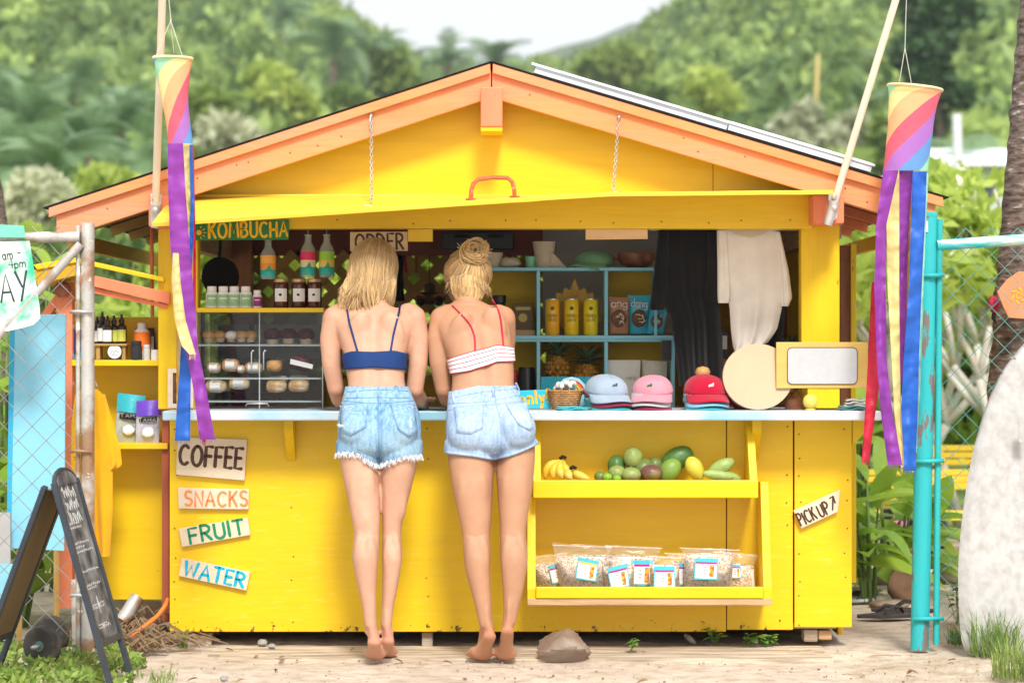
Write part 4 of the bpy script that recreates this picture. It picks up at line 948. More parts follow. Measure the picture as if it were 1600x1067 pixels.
# basket with white shells and a rainbow card
t = thing('wicker_basket','small wicker basket of white shells on the counter','basket',at(883,CT,.0)); c = at(883,CT,.0); m_wick = M('wicker',(.42,.22,.09),rough=.7,var=.3,scale=40)
mb = MB()
for i in range(9):
    z = .004+i*.0085; rr = .044+.016*i/8; mb.tube([c+Vector((rr*1.1*math.cos(a)*(1+.02*((q+i)%2)),rr*math.sin(a)*(1+.02*((q+i)%2)),z)) for q, a in enumerate([2*math.pi*j/28 for j in range(28)])],.0042,5,closed=True)
mb.build('weave',m_wick,t,smooth=True)
mb = MB()
for j in range(14):
    a = 2*math.pi*j/14; mb.tube([c+Vector((.044*1.1*math.cos(a),.044*math.sin(a),0)),c+Vector((.063*1.1*math.cos(a),.063*math.sin(a),.082))],.003,5)
mb.lathe([(.044,.001),(.044,.004)],c,16); mb.build('stakes',m_wick,t,smooth=True)
m_shell = M('white_shell',(.75,.73,.7),rough=.5,var=.1,scale=30)
for j in range(12):
    a = j*2.4; rr = .042*math.sqrt((j+.5)/12); o = MB().ball((0,0,0),(.016,.012,.009),9,6,fn=rnd_fn(j,.3)).build('shell',m_shell,None,smooth=True,loc=(0,0,0)); o.location = c+Vector((rr*math.cos(a),rr*math.sin(a),.085+.008*(j%3))); o.rotation_euler = (j,j*2,j*.7); tag(o,'white shell heaped in the wicker basket','shell','shells in the basket')
t = thing('rainbow_card','painted rainbow arch card behind the basket','card',at(893,CT,.06)); c = P(893,614,.06)
MB().prism([P(872,637.4,.066),P(914,637.4,.066),P(914,600,.066),P(905,591,.066),P(893,588,.066),P(881,591,.066),P(872,600,.066)],(0,.003,0)).build('card',M('card_blue',(.3,.6,.7),rough=.6),t)
for i, cc in enumerate(((.55,.05,.04),(.75,.25,.03),(.8,.6,.04),(.1,.4,.08),(.05,.2,.5))):
    MB().tube([c+Vector((math.cos(R(a))*(20-3*i)*mpp(.06),.003,math.sin(R(a))*(20-3*i)*mpp(.06))) for a in range(0,181,15)],.0036,5).build('band',M('rainbow_%d'%i,cc,rough=.6),t,smooth=True)

# ================================================================== hung clothes
def drape(rows, Y, n=14, amp=.012, fold=5, puff=.02, seed=0, amp0=.2):
    """closed cloth panel from picture rows (py, left, right): front with folds that deepen downwards, back flat"""
    ys = [r[0] for r in rows]; out = MB(); k = 26; n = max(n,int(n*1.6)); F_ = []; B_ = []
    for i in range(k+1):
        t = i/k; py = ys[0]+(ys[-1]-ys[0])*t; l = np.interp(py,ys,[r[1] for r in rows]); r = np.interp(py,ys,[r_[2] for r_ in rows]); f = []; b = []
        for j in range(n+1):
            q = j/n; px = l+(r-l)*q; e = math.sin(math.pi*q)**.45
            a = amp*(amp0+(1-amp0)*t); fy = a*math.sin(fold*2*math.pi*q*.7+seed+2.2*mnoise.noise(Vector((q*2,t*1.5,seed))))*(.6+.8*mnoise.noise(Vector((q*2+seed,t*2,seed+3))))+a*.9*mnoise.noise(Vector((q*3+seed,t*3,seed)))
            f.append(P(px,py,Y)+Vector((0,-puff*e-fy*e,0))); b.append(P(px,py,Y)+Vector((0,puff*.6*e+.001-fy*.5*e,0)))
        F_.append(f); B_.append(b[::-1])
    out.grid(F_).grid(B_); return out
m_rail = M('rail_steel',(.3,.3,.3),rough=.4,metal=.8,var=.1)
MB().tube([P(1015,358,.16),P(1250,358,.16)],.006,6).build('hanging_rail',m_rail,K)
m_blackc = cloth('black',(.008,.008,.009),.2)
t = thing('hanging_dress','long black short-sleeved dress hanging under the hatch beam','dress',P(1075,601,.16))
drape([(358,1030,1122),(380,1026,1122),(420,1028,1121),(460,1030,1121),(500,1048,1126),(560,1057,1130),(602,1061,1133)],.16,22,.026,5,.03,1,.1).build('dress',m_blackc,t,smooth=True)
drape([(360,1029,1046),(400,1024,1046),(450,1019,1045),(484,1017,1037)],.148,8,.012,2,.016,2).build('sleeve',m_blackc,t,smooth=True)
drape([(362,1106,1121),(420,1106,1121),(474,1100,1121)],.128,8,.008,2,.012,3).build('sleeve',m_blackc,t,smooth=True)
m_cream = cloth('cream',(.8,.76,.69)); m_cream2 = M('cloth_collar',(.62,.52,.38),rough=.9,var=.05,bump=.3,bscale=300)
t = thing('hanging_shirt','cream short-sleeved shirt hanging next to the black dress','shirt',P(1175,548,.12))
drape([(358,1124,1216),(400,1126,1222),(440,1132,1226),(480,1140,1222),(515,1142,1214),(540,1145,1196),(549,1148,1150)],.12,22,.014,4,.022,5,.12).build('shirt',m_cream,t,smooth=True)
drape([(360,1120,1136),(420,1121,1140),(462,1121,1141),(473,1122,1138)],.108,8,.008,2,.014,6).build('sleeve',m_cream,t,smooth=True)
drape([(362,1210,1219),(420,1214,1232),(464,1216,1238),(478,1220,1232)],.112,8,.008,2,.014,7).build('sleeve',m_cream,t,smooth=True)
MB().prism([P(1138,358.5,.086),P(1203,358.5,.086),P(1192,366,.086),P(1172,371,.086),P(1150,366,.086)],(0,.003,0)).build('collar',m_cream2,t)
# dark clutter behind the clothes
t = thing('dark_backpack','black bag hanging behind the cream shirt','bag',P(1215,545,.5)); drape([(450,1190,1228),(500,1184,1226),(548,1180,1222)],.5,8,.01,2,.05,9).build('bag',m_blackc,t,smooth=True)
MB().tube([P(1208,452,.5),P(1210,400,.45),P(1212,358,.16)],.006,6).build('strap',m_blackc,t)
t = thing('small_black_frame','small black picture frame standing behind the drum','frame',P(1131,552,.25)); MB().pbox(1126,1139,518,560,.25,.262).build('frame',m_blk,t,bev=.002); MB().pbox(1129,1136,524,545,.2485,.2495).build('picture',m_paper,t); MB().pbox(1124,1140,560.3,640,.24,.3).build('stand',m_brown,t)
t = thing('black_card','black card panel fixed to the shelf side','card',P(1040,560,SY)); MB().pbox(1034,1048.7,531.5,562,SY-.006,SY-.001).build('card',m_blk,t)
# masks / ornament in front of the lattice
m_mask = M('carved_mask',(.1,.045,.02),rough=.5,var=.3,scale=8)
c = P(671,465,1.6); t = thing('carved_mask','dark carved wooden face ornament hanging before the lattice','carving',c)
MB().ball(c,(.075,.03,.03),14,9).build('brow',m_mask,t,smooth=True)
for s2 in (-1,1):
    MB().ball(c+Vector((s2*.042,-.02,-.02)),(.022,.014,.018),10,7).build('eye',m_blk,t,smooth=True)
    MB().tube([c+Vector((s2*(.02+.05*u),-.03,.004+.012*math.sin(math.pi*u))) for u in (0,.25,.5,.75,1)],.006,6).build('orange_rim',M('ornament_orange',(.6,.2,.02),rough=.5),t,smooth=True)
MB().ball(c+Vector((0,-.005,.045)),(.028,.02,.024),10,7).build('head',m_mask,t,smooth=True); MB().tube([c+Vector((0,0,.06)),c+Vector((0,.0,.25))],.002,4).build('cord',m_dark,t)
t = thing('medal','round medal on a red ribbon hanging before the lattice','medal',P(646,445,1.7)); MB().tube([P(632,392,1.7),P(634,425,1.7)],.008,4,flat=.1,fdir=(0,1,0)).build('ribbon',M('red_ribbon',(.4,.01,.01),rough=.7),t); MB().tube([P(650,392,1.7),P(651,428,1.7)],.006,4,flat=.1,fdir=(0,1,0)).build('ribbon',M('brown_ribbon',(.3,.12,.02),rough=.7),t)
MB().lathe([(.012,0),(.012,.003)],P(651,430,1.69),12,rot=Euler((R(90),0,0)).to_matrix()).build('disc',M('gold_print',None),t)
t = thing('dark_apron','black apron hanging on the back wall','apron',P(625,470,1.2)); drape([(385,618,632),(430,618,630),(470,614,632)],1.2,6,.01,2,.02,4).build('apron',m_blackc,t,smooth=True); MB().tube([P(625,387,1.2),P(625,372,.94)],.003,4).build('loop',m_blackc,t)
t = thing('stereo','black box shaped stereo on the fascia above the shelf','stereo',P(750,388,1.0)); MB().pbox(690,803,362,390,.75,.88).build('case',m_blk,t,bev=.006)
for px in (722,775): MB().pbox(px-12,px+12,366,371,.744,.7495).build('handle_slot',m_dark,t)
# ================================================================== produce
FZ = .6185; FY = -.12
def fruit(px, py, rx, rz, mat, lab, rot=0, Y=FY, group=None, cat='mango', name='mango', ry=None, pear=0):
    c = P(px,py,Y); k = mpp(Y); sd_ = random.random()*30; rt = Euler((0,R(rot),0)).to_matrix()
    f = lambda d: (1+.05*mnoise.noise(Vector((d.x*1.5+sd_,d.y*1.5,d.z*1.5))))*(1-pear*max(0,d.z)*.5)
    o = thing(name,lab,cat,(c.x,Y,c.z-rz*k),group); MB().ball(c,(rx*k,(ry or rx)*k,rz*k),18,12,rot=rt,fn=f).build('flesh',mat,o,smooth=True)
    tp = c+rt@Vector((0,0,rz*k*(.97-pear*.5))); MB().tube([tp,tp+rt@Vector((0,0,.004))],[.003,.002],6).build('stem',m_lath,o)
    return o
mg = M('mango_green',(.15,.21,.05),rough=.4,var=.3,scale=14,spec=.4,col2=(.3,.1,.07),c2=(.52,.7),c2scale=6,bump=.1,wear=((.1,.06,.03),.69,60))
mg2 = M('mango_blush',(.17,.07,.06),rough=.4,var=.35,scale=14,spec=.4,col2=(.26,.25,.07),c2=(.5,.65),c2scale=7,bump=.1)
mg3 = M('mango_light',(.26,.33,.09),rough=.45,var=.25,scale=20,spec=.4,col2=(.24,.15,.07),c2=(.52,.72),c2scale=12,wear=((.1,.07,.03),.68,70),bump=.1)
mdk = M('avocado_green',(.07,.16,.035),rough=.4,var=.2,scale=30,spec=.4,bump=.1)
myl = M('papaya_yellow',(.6,.5,.05),rough=.4,var=.15,scale=6,spec=.4,col2=(.35,.4,.06),c2=(.5,.7),c2scale=8,bump=.05)
fruit(963,727,14,17,mdk,'round green mango behind the pale one in the produce rack',Y=-.08)
fruit(989,715,15,18,mg3,'pale speckled green mango topping the heap of fruit',Y=-.1)
fruit(964,738,14,12,mg3,'pale green mango between the limes in the produce rack',Y=-.14)
fruit(986,741,16,12,mg3,'speckled green mango at the front of the rack beside the limes',Y=-.16)
fruit(938,744,10,9,mg,'small dull green mango next to the bananas',Y=-.14)
fruit(949,745,8,7,M('lime_green',(.22,.42,.03),rough=.4,var=.1,scale=40,bump=.2,bscale=150),'bright green lime at the front of the rack',Y=-.17,cat='lime',name='lime')
fruit(964,747,7,5.5,M('lime_green',None),'flat green lime beside the brightest lime',Y=-.18,cat='lime',name='lime')
fruit(1004,733,15,18,mg,'reddish green mango leaning on the pale heap',rot=30,Y=-.1)
fruit(1023,728,13,15,mg,'dusky round mango at the back of the heap',Y=-.07)
fruit(1018,738,18,13,mg2,'dark purple mango at the front of the heap',Y=-.15)
fruit(1058,716,18,27,mdk,'big dark green papaya lying at the back of the rack',rot=62,Y=-.07,cat='papaya',name='papaya',ry=17)
fruit(1047,734,16,20,mg3 and M('papaya_green',(.18,.3,.05),rough=.4,var=.15,scale=10,bump=.1),'green papaya in front of the big dark one',rot=40,Y=-.14,cat='papaya',name='papaya',ry=15)
fruit(1084,729,14,24,myl,'ripe yellow pear shaped papaya in the produce rack',rot=-28,Y=-.15,cat='papaya',name='papaya',ry=15,pear=.55)
msq = M('squash_green',(.3,.4,.12),rough=.4,var=.15,scale=40,bump=.15)
fruit(1129,728,12,27,msq,'pale green squash lying across the other two',rot=60,Y=-.1,cat='squash',name='squash',pear=.5)
fruit(1122,742,8,24,msq,'long pale green squash at the front of the rack end',rot=-82,Y=-.17,cat='squash',name='squash')
fruit(1139,744,8,20,msq,'short green squash behind the long one',rot=-75,Y=-.11,cat='squash',name='squash')
# bananas
m_ban = M('banana_skin',(.72,.52,.05),rough=.45,var=.1,scale=8,wear=((.12,.07,.02),.66,60),bump=.05,col2=(.62,.5,.12),c2=(.5,.7),c2scale=9)
t = thing('banana_bunch','bunch of spotted yellow bananas in the left end of the rack','bananas',P(868,748,-.12))
for i, (ax,ay,bx,by,cx,cy,Y) in enumerate(((876,718,852,724,852,748,-.1),(878,719,860,733,866,748,-.13),(880,719,868,734,882,748,-.15),(893,734,882,740,894,748,-.18),(896,735,898,742,922,748,-.17),(882,720,880,735,900,747,-.12))):
    a, b, c = P(ax,ay,-.1),P(bx,by,Y),P(cx,cy,Y); pts = [a.lerp(b,u).lerp(b.lerp(c,u),u) for u in [j/9 for j in range(10)]]
    MB().tube(pts,[.004,.005,.011,.0155,.017,.0175,.017,.015,.010,.004],8).build('banana',m_ban,t,smooth=True)
for p in ((879,717,-.1),(895,733,-.14)): MB().tube([P(p[0]-5,p[1]-1,p[2]),P(p[0],p[1]-4,p[2]),P(p[0]+6,p[1]-2,p[2])],[.006,.008,.006],7).build('stalk',m_dark,t,smooth=True)
# bags of granola
m_gran = bpy.data.materials.new('granola'); m_gran.use_nodes = True
def granola(m):
    t = m.node_tree; L = t.links; b = t.nodes["Principled BSDF"]; tc = nd(t,"ShaderNodeTexCoord"); v = nd(t,"ShaderNodeTexVoronoi"); v.inputs['Scale'].default_value = 200
    L.new(tc.outputs['Object'],v.inputs[0]); cr = nd(t,"ShaderNodeValToRGB"); e = cr.color_ramp; e.interpolation = 'CONSTANT'
    for p, c in ((0,(.78,.64,.44)),(.3,(.62,.43,.24)),(.55,(.84,.76,.6)),(.82,(.5,.2,.1)),(.94,(.22,.05,.06))):
        el = e.elements.new(p); el.color = (*c,1)
    s = nd(t,"ShaderNodeSeparateColor"); L.new(v.outputs['Color'],s.inputs[0]); L.new(s.outputs[0],cr.inputs[0]); L.new(cr.outputs[0],b.inputs['Base Color'])
    bp = nd(t,"ShaderNodeBump"); bp.invert = True; bp.inputs['Distance'].default_value = .006; bp.inputs['Strength'].default_value = .9; L.new(v.outputs['Distance'],bp.inputs['Height']); L.new(bp.outputs[0],b.inputs['Normal'])
    b.inputs['Roughness'].default_value = .45; b.inputs['Coat Weight'].default_value = .7; b.inputs['Coat Roughness'].default_value = .12
granola(m_gran)
m_bagf = film('bag_film',(1,1,1),.14,.84)
m_lab = M('bag_label',(.78,.78,.8),rough=.5,var=.03,bump=0); m_labb = M('label_aqua',(.08,.5,.62),rough=.5,var=.05,bump=0); m_labm = M('label_magenta',(.45,.02,.22),rough=.5,var=.05,bump=0); m_laby = M('label_sun',(.8,.55,.05),rough=.5,bump=0); m_labo = M('label_coral',(.8,.17,.06),rough=.5,var=.5,scale=90,bump=0,col2=(.8,.45,.05),c2=(.48,.5),c2scale=90)
def snackbag(quad, topq, Y, lq, lab, stripe, gp=None):
    quad = [(quad[0][0]-5,quad[0][1]),(quad[1][0]+5,quad[1][1]),(quad[2][0]+4,quad[2][1]),(quad[3][0]-4,quad[3][1])]; topq = [(topq[0][0]-5,topq[0][1]-2),(topq[1][0]+5,topq[1][1]-2)]
    t, fr = pouch('granola_bag',lab,'bag',quad,Y,.03,m_gran,gp,n=18)
    # clear zip top above the filling
    tl, tr = P(*topq[0],Y), P(*topq[1],Y); bl, br = P(*quad[0],Y), P(*quad[1],Y); rows = []
    for i in range(7):
        u = i/6; rows.append([tl.lerp(tr,v/10).lerp(bl.lerp(br,v/10),u)+Vector((0,-.012*math.sin(math.pi*v/10)*u+.016*mnoise.noise(Vector((u*4+v,v*1.3,Y*40))),.006*mnoise.noise(Vector((v*1.1,Y*30,u)))*(1-u))) for v in range(11)])
    MB().grid(rows).build('clear_top',m_bagf,t,smooth=True)
    rows = [[p+Vector((0,-.0035-.004*abs(mnoise.noise(Vector((p.x*45,p.z*45,Y*9)))),0)) for p in r] for r in fr]; MB().grid(rows).build('film',m_bagf,t,smooth=True)
    MB().tube([tl.lerp(bl,.14),tr.lerp(br,.14)],.0014,5).build('zip',m_bagf,t)
    # printed label
    a, b, c, d_ = [P(*q,Y-.036) for q in lq]
    def lp(u,v): return a.lerp(b,u).lerp(d_.lerp(c,u),v)+Vector((0,-.004*math.sin(math.pi*u),0))
    def patch(u0,u1,v0,v1,mat,nm,o_=0): MB().grid([[lp(u0+(u1-u0)*i/6,v)+Vector((0,-o_,0)) for i in range(7)] for v in (v0,v1)]).build(nm,mat,t,smooth=True)
    patch(0,1,0,1,m_labb,'label'); patch(.05,.95,.05,.94,m_lab,'label_paper',.0008); patch(.05,.95,.05,.17,m_labb,'label_band',.0014); patch(.05,.95,.17,.25,stripe,'label_stripe',.0014); patch(.64,.84,.3,.88,m_labo,'label_print',.0014)
    mb = MB()
    for q in range(3): mb.tube([lp(.36,.4+.14*q)+Vector((0,-.0016,0)),lp(.52,.42+.14*q)+Vector((0,-.0016,0))],.0008,4)
    mb.build('fine_print',brush('dark_brown',None),t)
BG = 922
snackbag([(872,868),(946,866),(944,BG),(880,BG)],[(868,850),(952,854)],-.15,[(903,869),(936,876),(931,908),(899,903)],'plump granola bag with a yellow striped label leaning left in the rack',m_laby)
snackbag([(838,880),(880,876),(882,BG),(844,BG)],[(836,870),(882,864)],-.1,[(856,884),(882,877),(884,908),(863,911)],'half hidden granola bag against the left rack side',m_labm)
snackbag([(955,866),(1022,868),(1016,BG),(958,BG)],[(950,852),(1030,856)],-.08,[(986,874),(1021,874),(1018,914),(985,913)],'granola bag with an upright magenta label behind its neighbours',m_labm)
snackbag([(946,884),(986,880),(986,BG),(950,BG)],[(946,876),(986,872)],-.17,[(948,887),(980,879),(984,915),(955,921)],'small granola bag with a tilted label at the front of the rack',m_labm)
snackbag([(1020,880),(1056,882),(1058,BG),(1020,BG)],[(1018,868),(1062,872)],-.17,[(1022,884),(1054,884),(1056,917),(1021,918)],'small granola bag with a level label at the front of the rack',m_labm)
snackbag([(1054,876),(1082,876),(1082,BG),(1056,BG)],[(1042,864),(1088,866)],-.1,[(1058,879),(1074,879),(1070,913),(1062,914)],'granola bag mostly hidden behind the largest bag',m_labm)
snackbag([(1074,864),(1142,864),(1138,BG),(1072,BG)],[(1066,856),(1152,860)],-.16,[(1086,871),(1122,872),(1121,905),(1084,904)],'largest granola bag with a square label near the right rack side',m_labm)
snackbag([(1134,876),(1172,882),(1176,BG),(1134,BG)],[(1136,862),(1182,868)],-.1,[(1142,880),(1157,882),(1158,902),(1141,903)],'granola bag with creased clear top in the right rack corner',m_labm)
# ================================================================== the two women
def skinmat(name, base, flush):
    """skin: mottled tone, freckles, redder at heels, elbows and knees (flush attribute)"""
    m = bpy.data.materials.new(name); m.use_nodes = True; t = m.node_tree; L = t.links; b = t.nodes["Principled BSDF"]; tc = nd(t,"ShaderNodeTexCoord")
    def nz(sc,d=5):
        n = nd(t,"ShaderNodeTexNoise"); n.inputs['Scale'].default_value = sc; n.inputs['Detail'].default_value = d; L.new(tc.outputs['Object'],n.inputs[0]); return n.outputs[0]
    def mr(src,a,c,hi=1.0):
        r = nd(t,"ShaderNodeMapRange"); r.inputs[1].default_value = a; r.inputs[2].default_value = c; r.inputs[4].default_value = hi; L.new(src,r.inputs[0]); return r.outputs[0]
    def mix(f,a,c):
        x = nd(t,"ShaderNodeMix",data_type='RGBA'); L.new(f,x.inputs[0])
        for i, q in ((6,a),(7,c)):
            if isinstance(q,tuple): x.inputs[i].default_value = (*q,1)
            else: L.new(q,x.inputs[i])
        return x.outputs[2]
    c = mix(mr(nz(7,4),.32,.68),tuple(q*.88 for q in base),tuple(min(1,q*1.08) for q in base))
    c = mix(mr(nz(38,4),.4,.75,.35),c,flush)
    c = mix(mr(nz(230,2),.7,.78,.4),c,tuple(q*.6 for q in base))
    at_ = nd(t,"ShaderNodeAttribute",attribute_name='flush'); c = mix(at_.outputs['Fac'],c,flush)
    L.new(c,b.inputs['Base Color']); b.inputs['Roughness'].default_value = .56; b.inputs['Specular IOR Level'].default_value = .3
    b.inputs['Subsurface Weight'].default_value = .12; b.inputs['Subsurface Radius'].default_value = (1,.35,.2); b.inputs['Subsurface Scale'].default_value = .008
    bp = nd(t,"ShaderNodeBump"); bp.inputs['Strength'].default_value = .14; bp.inputs['Distance'].default_value = .004; L.new(nz(90,6),bp.inputs['Height']); L.new(bp.outputs[0],b.inputs['Normal']); return m
m_skin = skinmat('fair_skin',(.57,.335,.225),(.58,.235,.155)) if 1 else M('x',(.58,.305,.195),rough=.5,var=.05,scale=9,bump=.08,bscale=140,sss=.18,spec=.35,col2=(.6,.27,.19),c2=(.45,.7),c2scale=5)
m_skin2 = skinmat('tanned_skin',(.48,.265,.155),(.5,.195,.115)) if 1 else M('y',(.52,.25,.135),rough=.48,var=.05,scale=9,bump=.08,bscale=140,sss=.18,spec=.35,col2=(.55,.24,.15),c2=(.45,.7),c2scale=5)
def denim(name, base, fade, s):
    if name in MATS: return MATS[name]
    m = bpy.data.materials.new(name); m.use_nodes = True; t = m.node_tree; L = t.links; b = t.nodes["Principled BSDF"]; tc = nd(t,"ShaderNodeTexCoord")
    def nz(sc,d=5,st=(1,1,1)):
        mp = nd(t,"ShaderNodeMapping"); mp.inputs['Scale'].default_value = st; L.new(tc.outputs['Object'],mp.inputs[0]); n = nd(t,"ShaderNodeTexNoise"); n.inputs['Scale'].default_value = sc; n.inputs['Detail'].default_value = d; L.new(mp.outputs[0],n.inputs[0]); return n.outputs[0]
    def mr(src,a,c):
        r = nd(t,"ShaderNodeMapRange"); r.inputs[1].default_value = a; r.inputs[2].default_value = c; L.new(src,r.inputs[0]); return r.outputs[0]
    def mix(f,a,c):
        x = nd(t,"ShaderNodeMix",data_type='RGBA'); L.new(f,x.inputs[0])
        for i, q in ((6,a),(7,c)):
            if isinstance(q,tuple): x.inputs[i].default_value = (*q,1)
            else: L.new(q,x.inputs[i])
        return x.outputs[2]
    c = mix(mr(nz(s,6),.35,.68),base,fade)
    c = mix(mr(nz(90,3,(1,1,.25)),.35,.8),c,tuple(min(1,f*1.25) for f in fade))
    c = mix(mr(nz(420,2),.45,.8),c,tuple(f*.8 for f in base))
    L.new(c,b.inputs['Base Color']); b.inputs['Roughness'].default_value = .9; b.inputs['Specular IOR Level'].default_value = .15
    bp = nd(t,"ShaderNodeBump"); bp.inputs['Strength'].default_value = .5; bp.inputs['Distance'].default_value = .006; L.new(nz(24,7,(1,1,1.6)),bp.inputs['Height']); L.new(bp.outputs[0],b.inputs['Normal'])
    MATS[name] = m; return m
dn_a = denim('denim_mid',(.09,.23,.40),(.34,.50,.62),7); dn_b = denim('denim_light',(.22,.34,.54),(.42,.54,.70),6)
m_seam = M('denim_seam',(.16,.3,.48),rough=.9,var=.2,scale=40,bump=0); m_seamb = M('denim_seam_light',(.3,.42,.62),rough=.9,var=.2,scale=40,bump=0); m_fray = M('denim_fray',(.72,.76,.8),rough=.95,var=.1,bump=0)

def remesh(mb, voxel, smooth_it, name):
    me = mb.mesh(name, clean=True); o = bpy.data.objects.new(name,me); COL.objects.link(o)
    md = o.modifiers.new('r','REMESH'); md.mode = 'VOXEL'; md.voxel_size = voxel; md.adaptivity = 0
    if smooth_it: md = o.modifiers.new('s','SMOOTH'); md.factor = .5; md.iterations = smooth_it
    dg = bpy.context.evaluated_depsgraph_get(); new = bpy.data.meshes.new_from_object(o.evaluated_get(dg)); new.name = name
    bpy.data.objects.remove(o); bpy.data.meshes.remove(me); return new
def ringpts(py, xl, xr, Y, b, n=32, ex=2.2, groove=0, grow=0, but=0):
    c = P((xl+xr)/2,py,Y); a = (xr-xl)/2*mpp(Y)+grow; b = b+grow; out = []
    for j in range(n):
        th = 2*math.pi*j/n; cx, sy = math.cos(th), math.sin(th)
        x = a*math.copysign(abs(cx)**(2/ex),cx); y = b*math.copysign(abs(sy)**(2/ex),sy)
        if y < 0: y += groove*math.exp(-(x/.022)**2); y -= but*(abs(x/a) if a else 0)**1*(1-abs(x/a))*4*0.5
        out.append(c+Vector((x,y,0)))
    return out
def loft(mb, rings, **kw):
    rows = [ringpts(*r[:5], **{**kw, **(r[5] if len(r) > 5 else {})}) for r in rings]; mb.grid(rows,closed=True); n = len(rows[0]); k = len(mb.v)
    mb.f.append(list(range(k-n,k))); mb.m.append(0); mb.f.append(list(range(k-n*len(rows),k-n*len(rows)+n))[::-1]); mb.m.append(0)
def dense(rings, n=4):
    """smooth the measured rings with a cubic through them"""
    out = []
    A = [list(r[:5]) for r in rings]
    for i in range(len(A)-1):
        p0 = A[max(i-1,0)]; p1 = A[i]; p2 = A[i+1]; p3 = A[min(i+2,len(A)-1)]
        for k in range(n):
            t = k/n; out.append([.5*(2*b+(c-a)*t+(2*a-5*b+4*c-d)*t*t+(3*b-a-3*c+d)*t**3) for a, b, c, d in zip(p0,p1,p2,p3)])
    out.append(A[-1]); return out
def hand(mb, wrist, dirv, side, s=1.0):
    """palm and five bent fingers resting on the counter"""
    d = Vector(dirv).normalized(); up = Vector((0,0,1)); sd_ = d.cross(up).normalized()*side
    pc = wrist+d*.05*s
    mb.tube([wrist-d*.015,wrist+d*.02*s,wrist+d*.055*s,wrist+d*.085*s],[.021*s,.027*s,.034*s,.03*s],10,flat=.5,fdir=up)
    for i, (o, L_) in enumerate(((-.026,.062),(-.009,.074),(.009,.078),(.026,.07))):
        b = wrist+d*.075*s+sd_*o*s; sp = (d+sd_*o*4).normalized()
        mb.tube([b,b+sp*L_*.45*s+up*.012*s,b+sp*L_*.8*s+up*.003*s,b+sp*L_*s-up*.01*s],[.0095*s,.009*s,.008*s,.0065*s],8)
    b = wrist+d*.02*s+sd_*.028*s*1; tdir = (d*.7+sd_*.75).normalized()
    mb.tube([b-sd_*.012,b+tdir*.028*s+up*.002,b+tdir*.055*s-up*.004],[.013*s,.0105*s,.0075*s],8)
def foot(mb, ankle, heel, ball, toe, w_):
    h, b, t = Vector(heel), Vector(ball), Vector(toe); a = Vector(ankle)
    mid = h.lerp(b,.5); sd_ = Vector((1,0,0))
    mb.tube([h+(h-b)*.12,h,h.lerp(b,.3),mid,h.lerp(b,.8),b,b.lerp(t,.5),t],[.010,.025,.027,.024*w_,.031*w_,.042*w_,.041*w_,.024],16,flat=.62,fdir=(b-h).cross(sd_).normalized())
    mb.tube([a+Vector((0,.002,.06)),a+Vector((0,.002,.02)),h.lerp(b,.12)+Vector((0,.008,.012)),h.lerp(b,.3)],[.019,.0205,.023,.023],12)
    mb.tube([a+Vector((0,.012,.03)),a.lerp(b,.45)+Vector((0,.014,.012)),b+Vector((0,.01,.012))],[.020,.023,.02],12)
    for s2 in (-1,1): mb.ball(a+Vector((s2*.018,.006,-.004)),(.010,.013,.013),8,6)
    # tendon
    mb.tube([a+Vector((0,-.012,.10)),a+Vector((0,-.019,.06)),a+Vector((0,-.021,.02)),h+Vector((0,.004,.012))],[.004,.008,.009,.016],10)
    f = (t-b).normalized(); sx = f.cross(Vector((0,0,1))).normalized()
    for i, (o, L_, r) in enumerate(((-.03,.034,.012),(-.013,.038,.0095),(.002,.034,.0088),(.015,.028,.0082),(.027,.02,.0078))):
        p = b.lerp(t,.55)+sx*o*w_; p.z = max(p.z,r); mb.tube([p,p+f*L_*.5+Vector((0,0,.003)),p+f*L_],[r,r,r*.8],8)
def head(mb, c, rot, s=1.0):
    """skull, jaw, brow, eyes, nose, lips and ears; face along local +Y"""
    def B(p, r, rr=None): mb.ball(c+rot@(Vector(p)*s),[q*s for q in r],18,12,rot=rot@(rr.to_matrix() if rr else Matrix.Identity(3)))
    B((0,-.012,.025),(.074,.092,.088)); B((0,.03,-.035),(.056,.058,.07)); B((0,.045,-.085),(.03,.03,.026))
    for s2 in (-1,1):
        B((s2*.033,.072,-.035),(.024,.02,.024)); B((s2*.03,.082,.004),(.014,.009,.009)); B((s2*.03,.08,.02),(.022,.012,.008)); B((s2*.076,-.004,-.012),(.008,.018,.03),Euler((R(-12),0,0)))
    mb.tube([c+rot@(Vector(p)*s) for p in ((0,.088,.012),(0,.1,-.012),(0,.108,-.03))],[.007*s,.009*s,.012*s],8); B((0,.094,-.034),(.016,.009,.008))
    B((0,.083,-.062),(.021,.011,.006)); B((0,.081,-.071),(.018,.011,.0065))

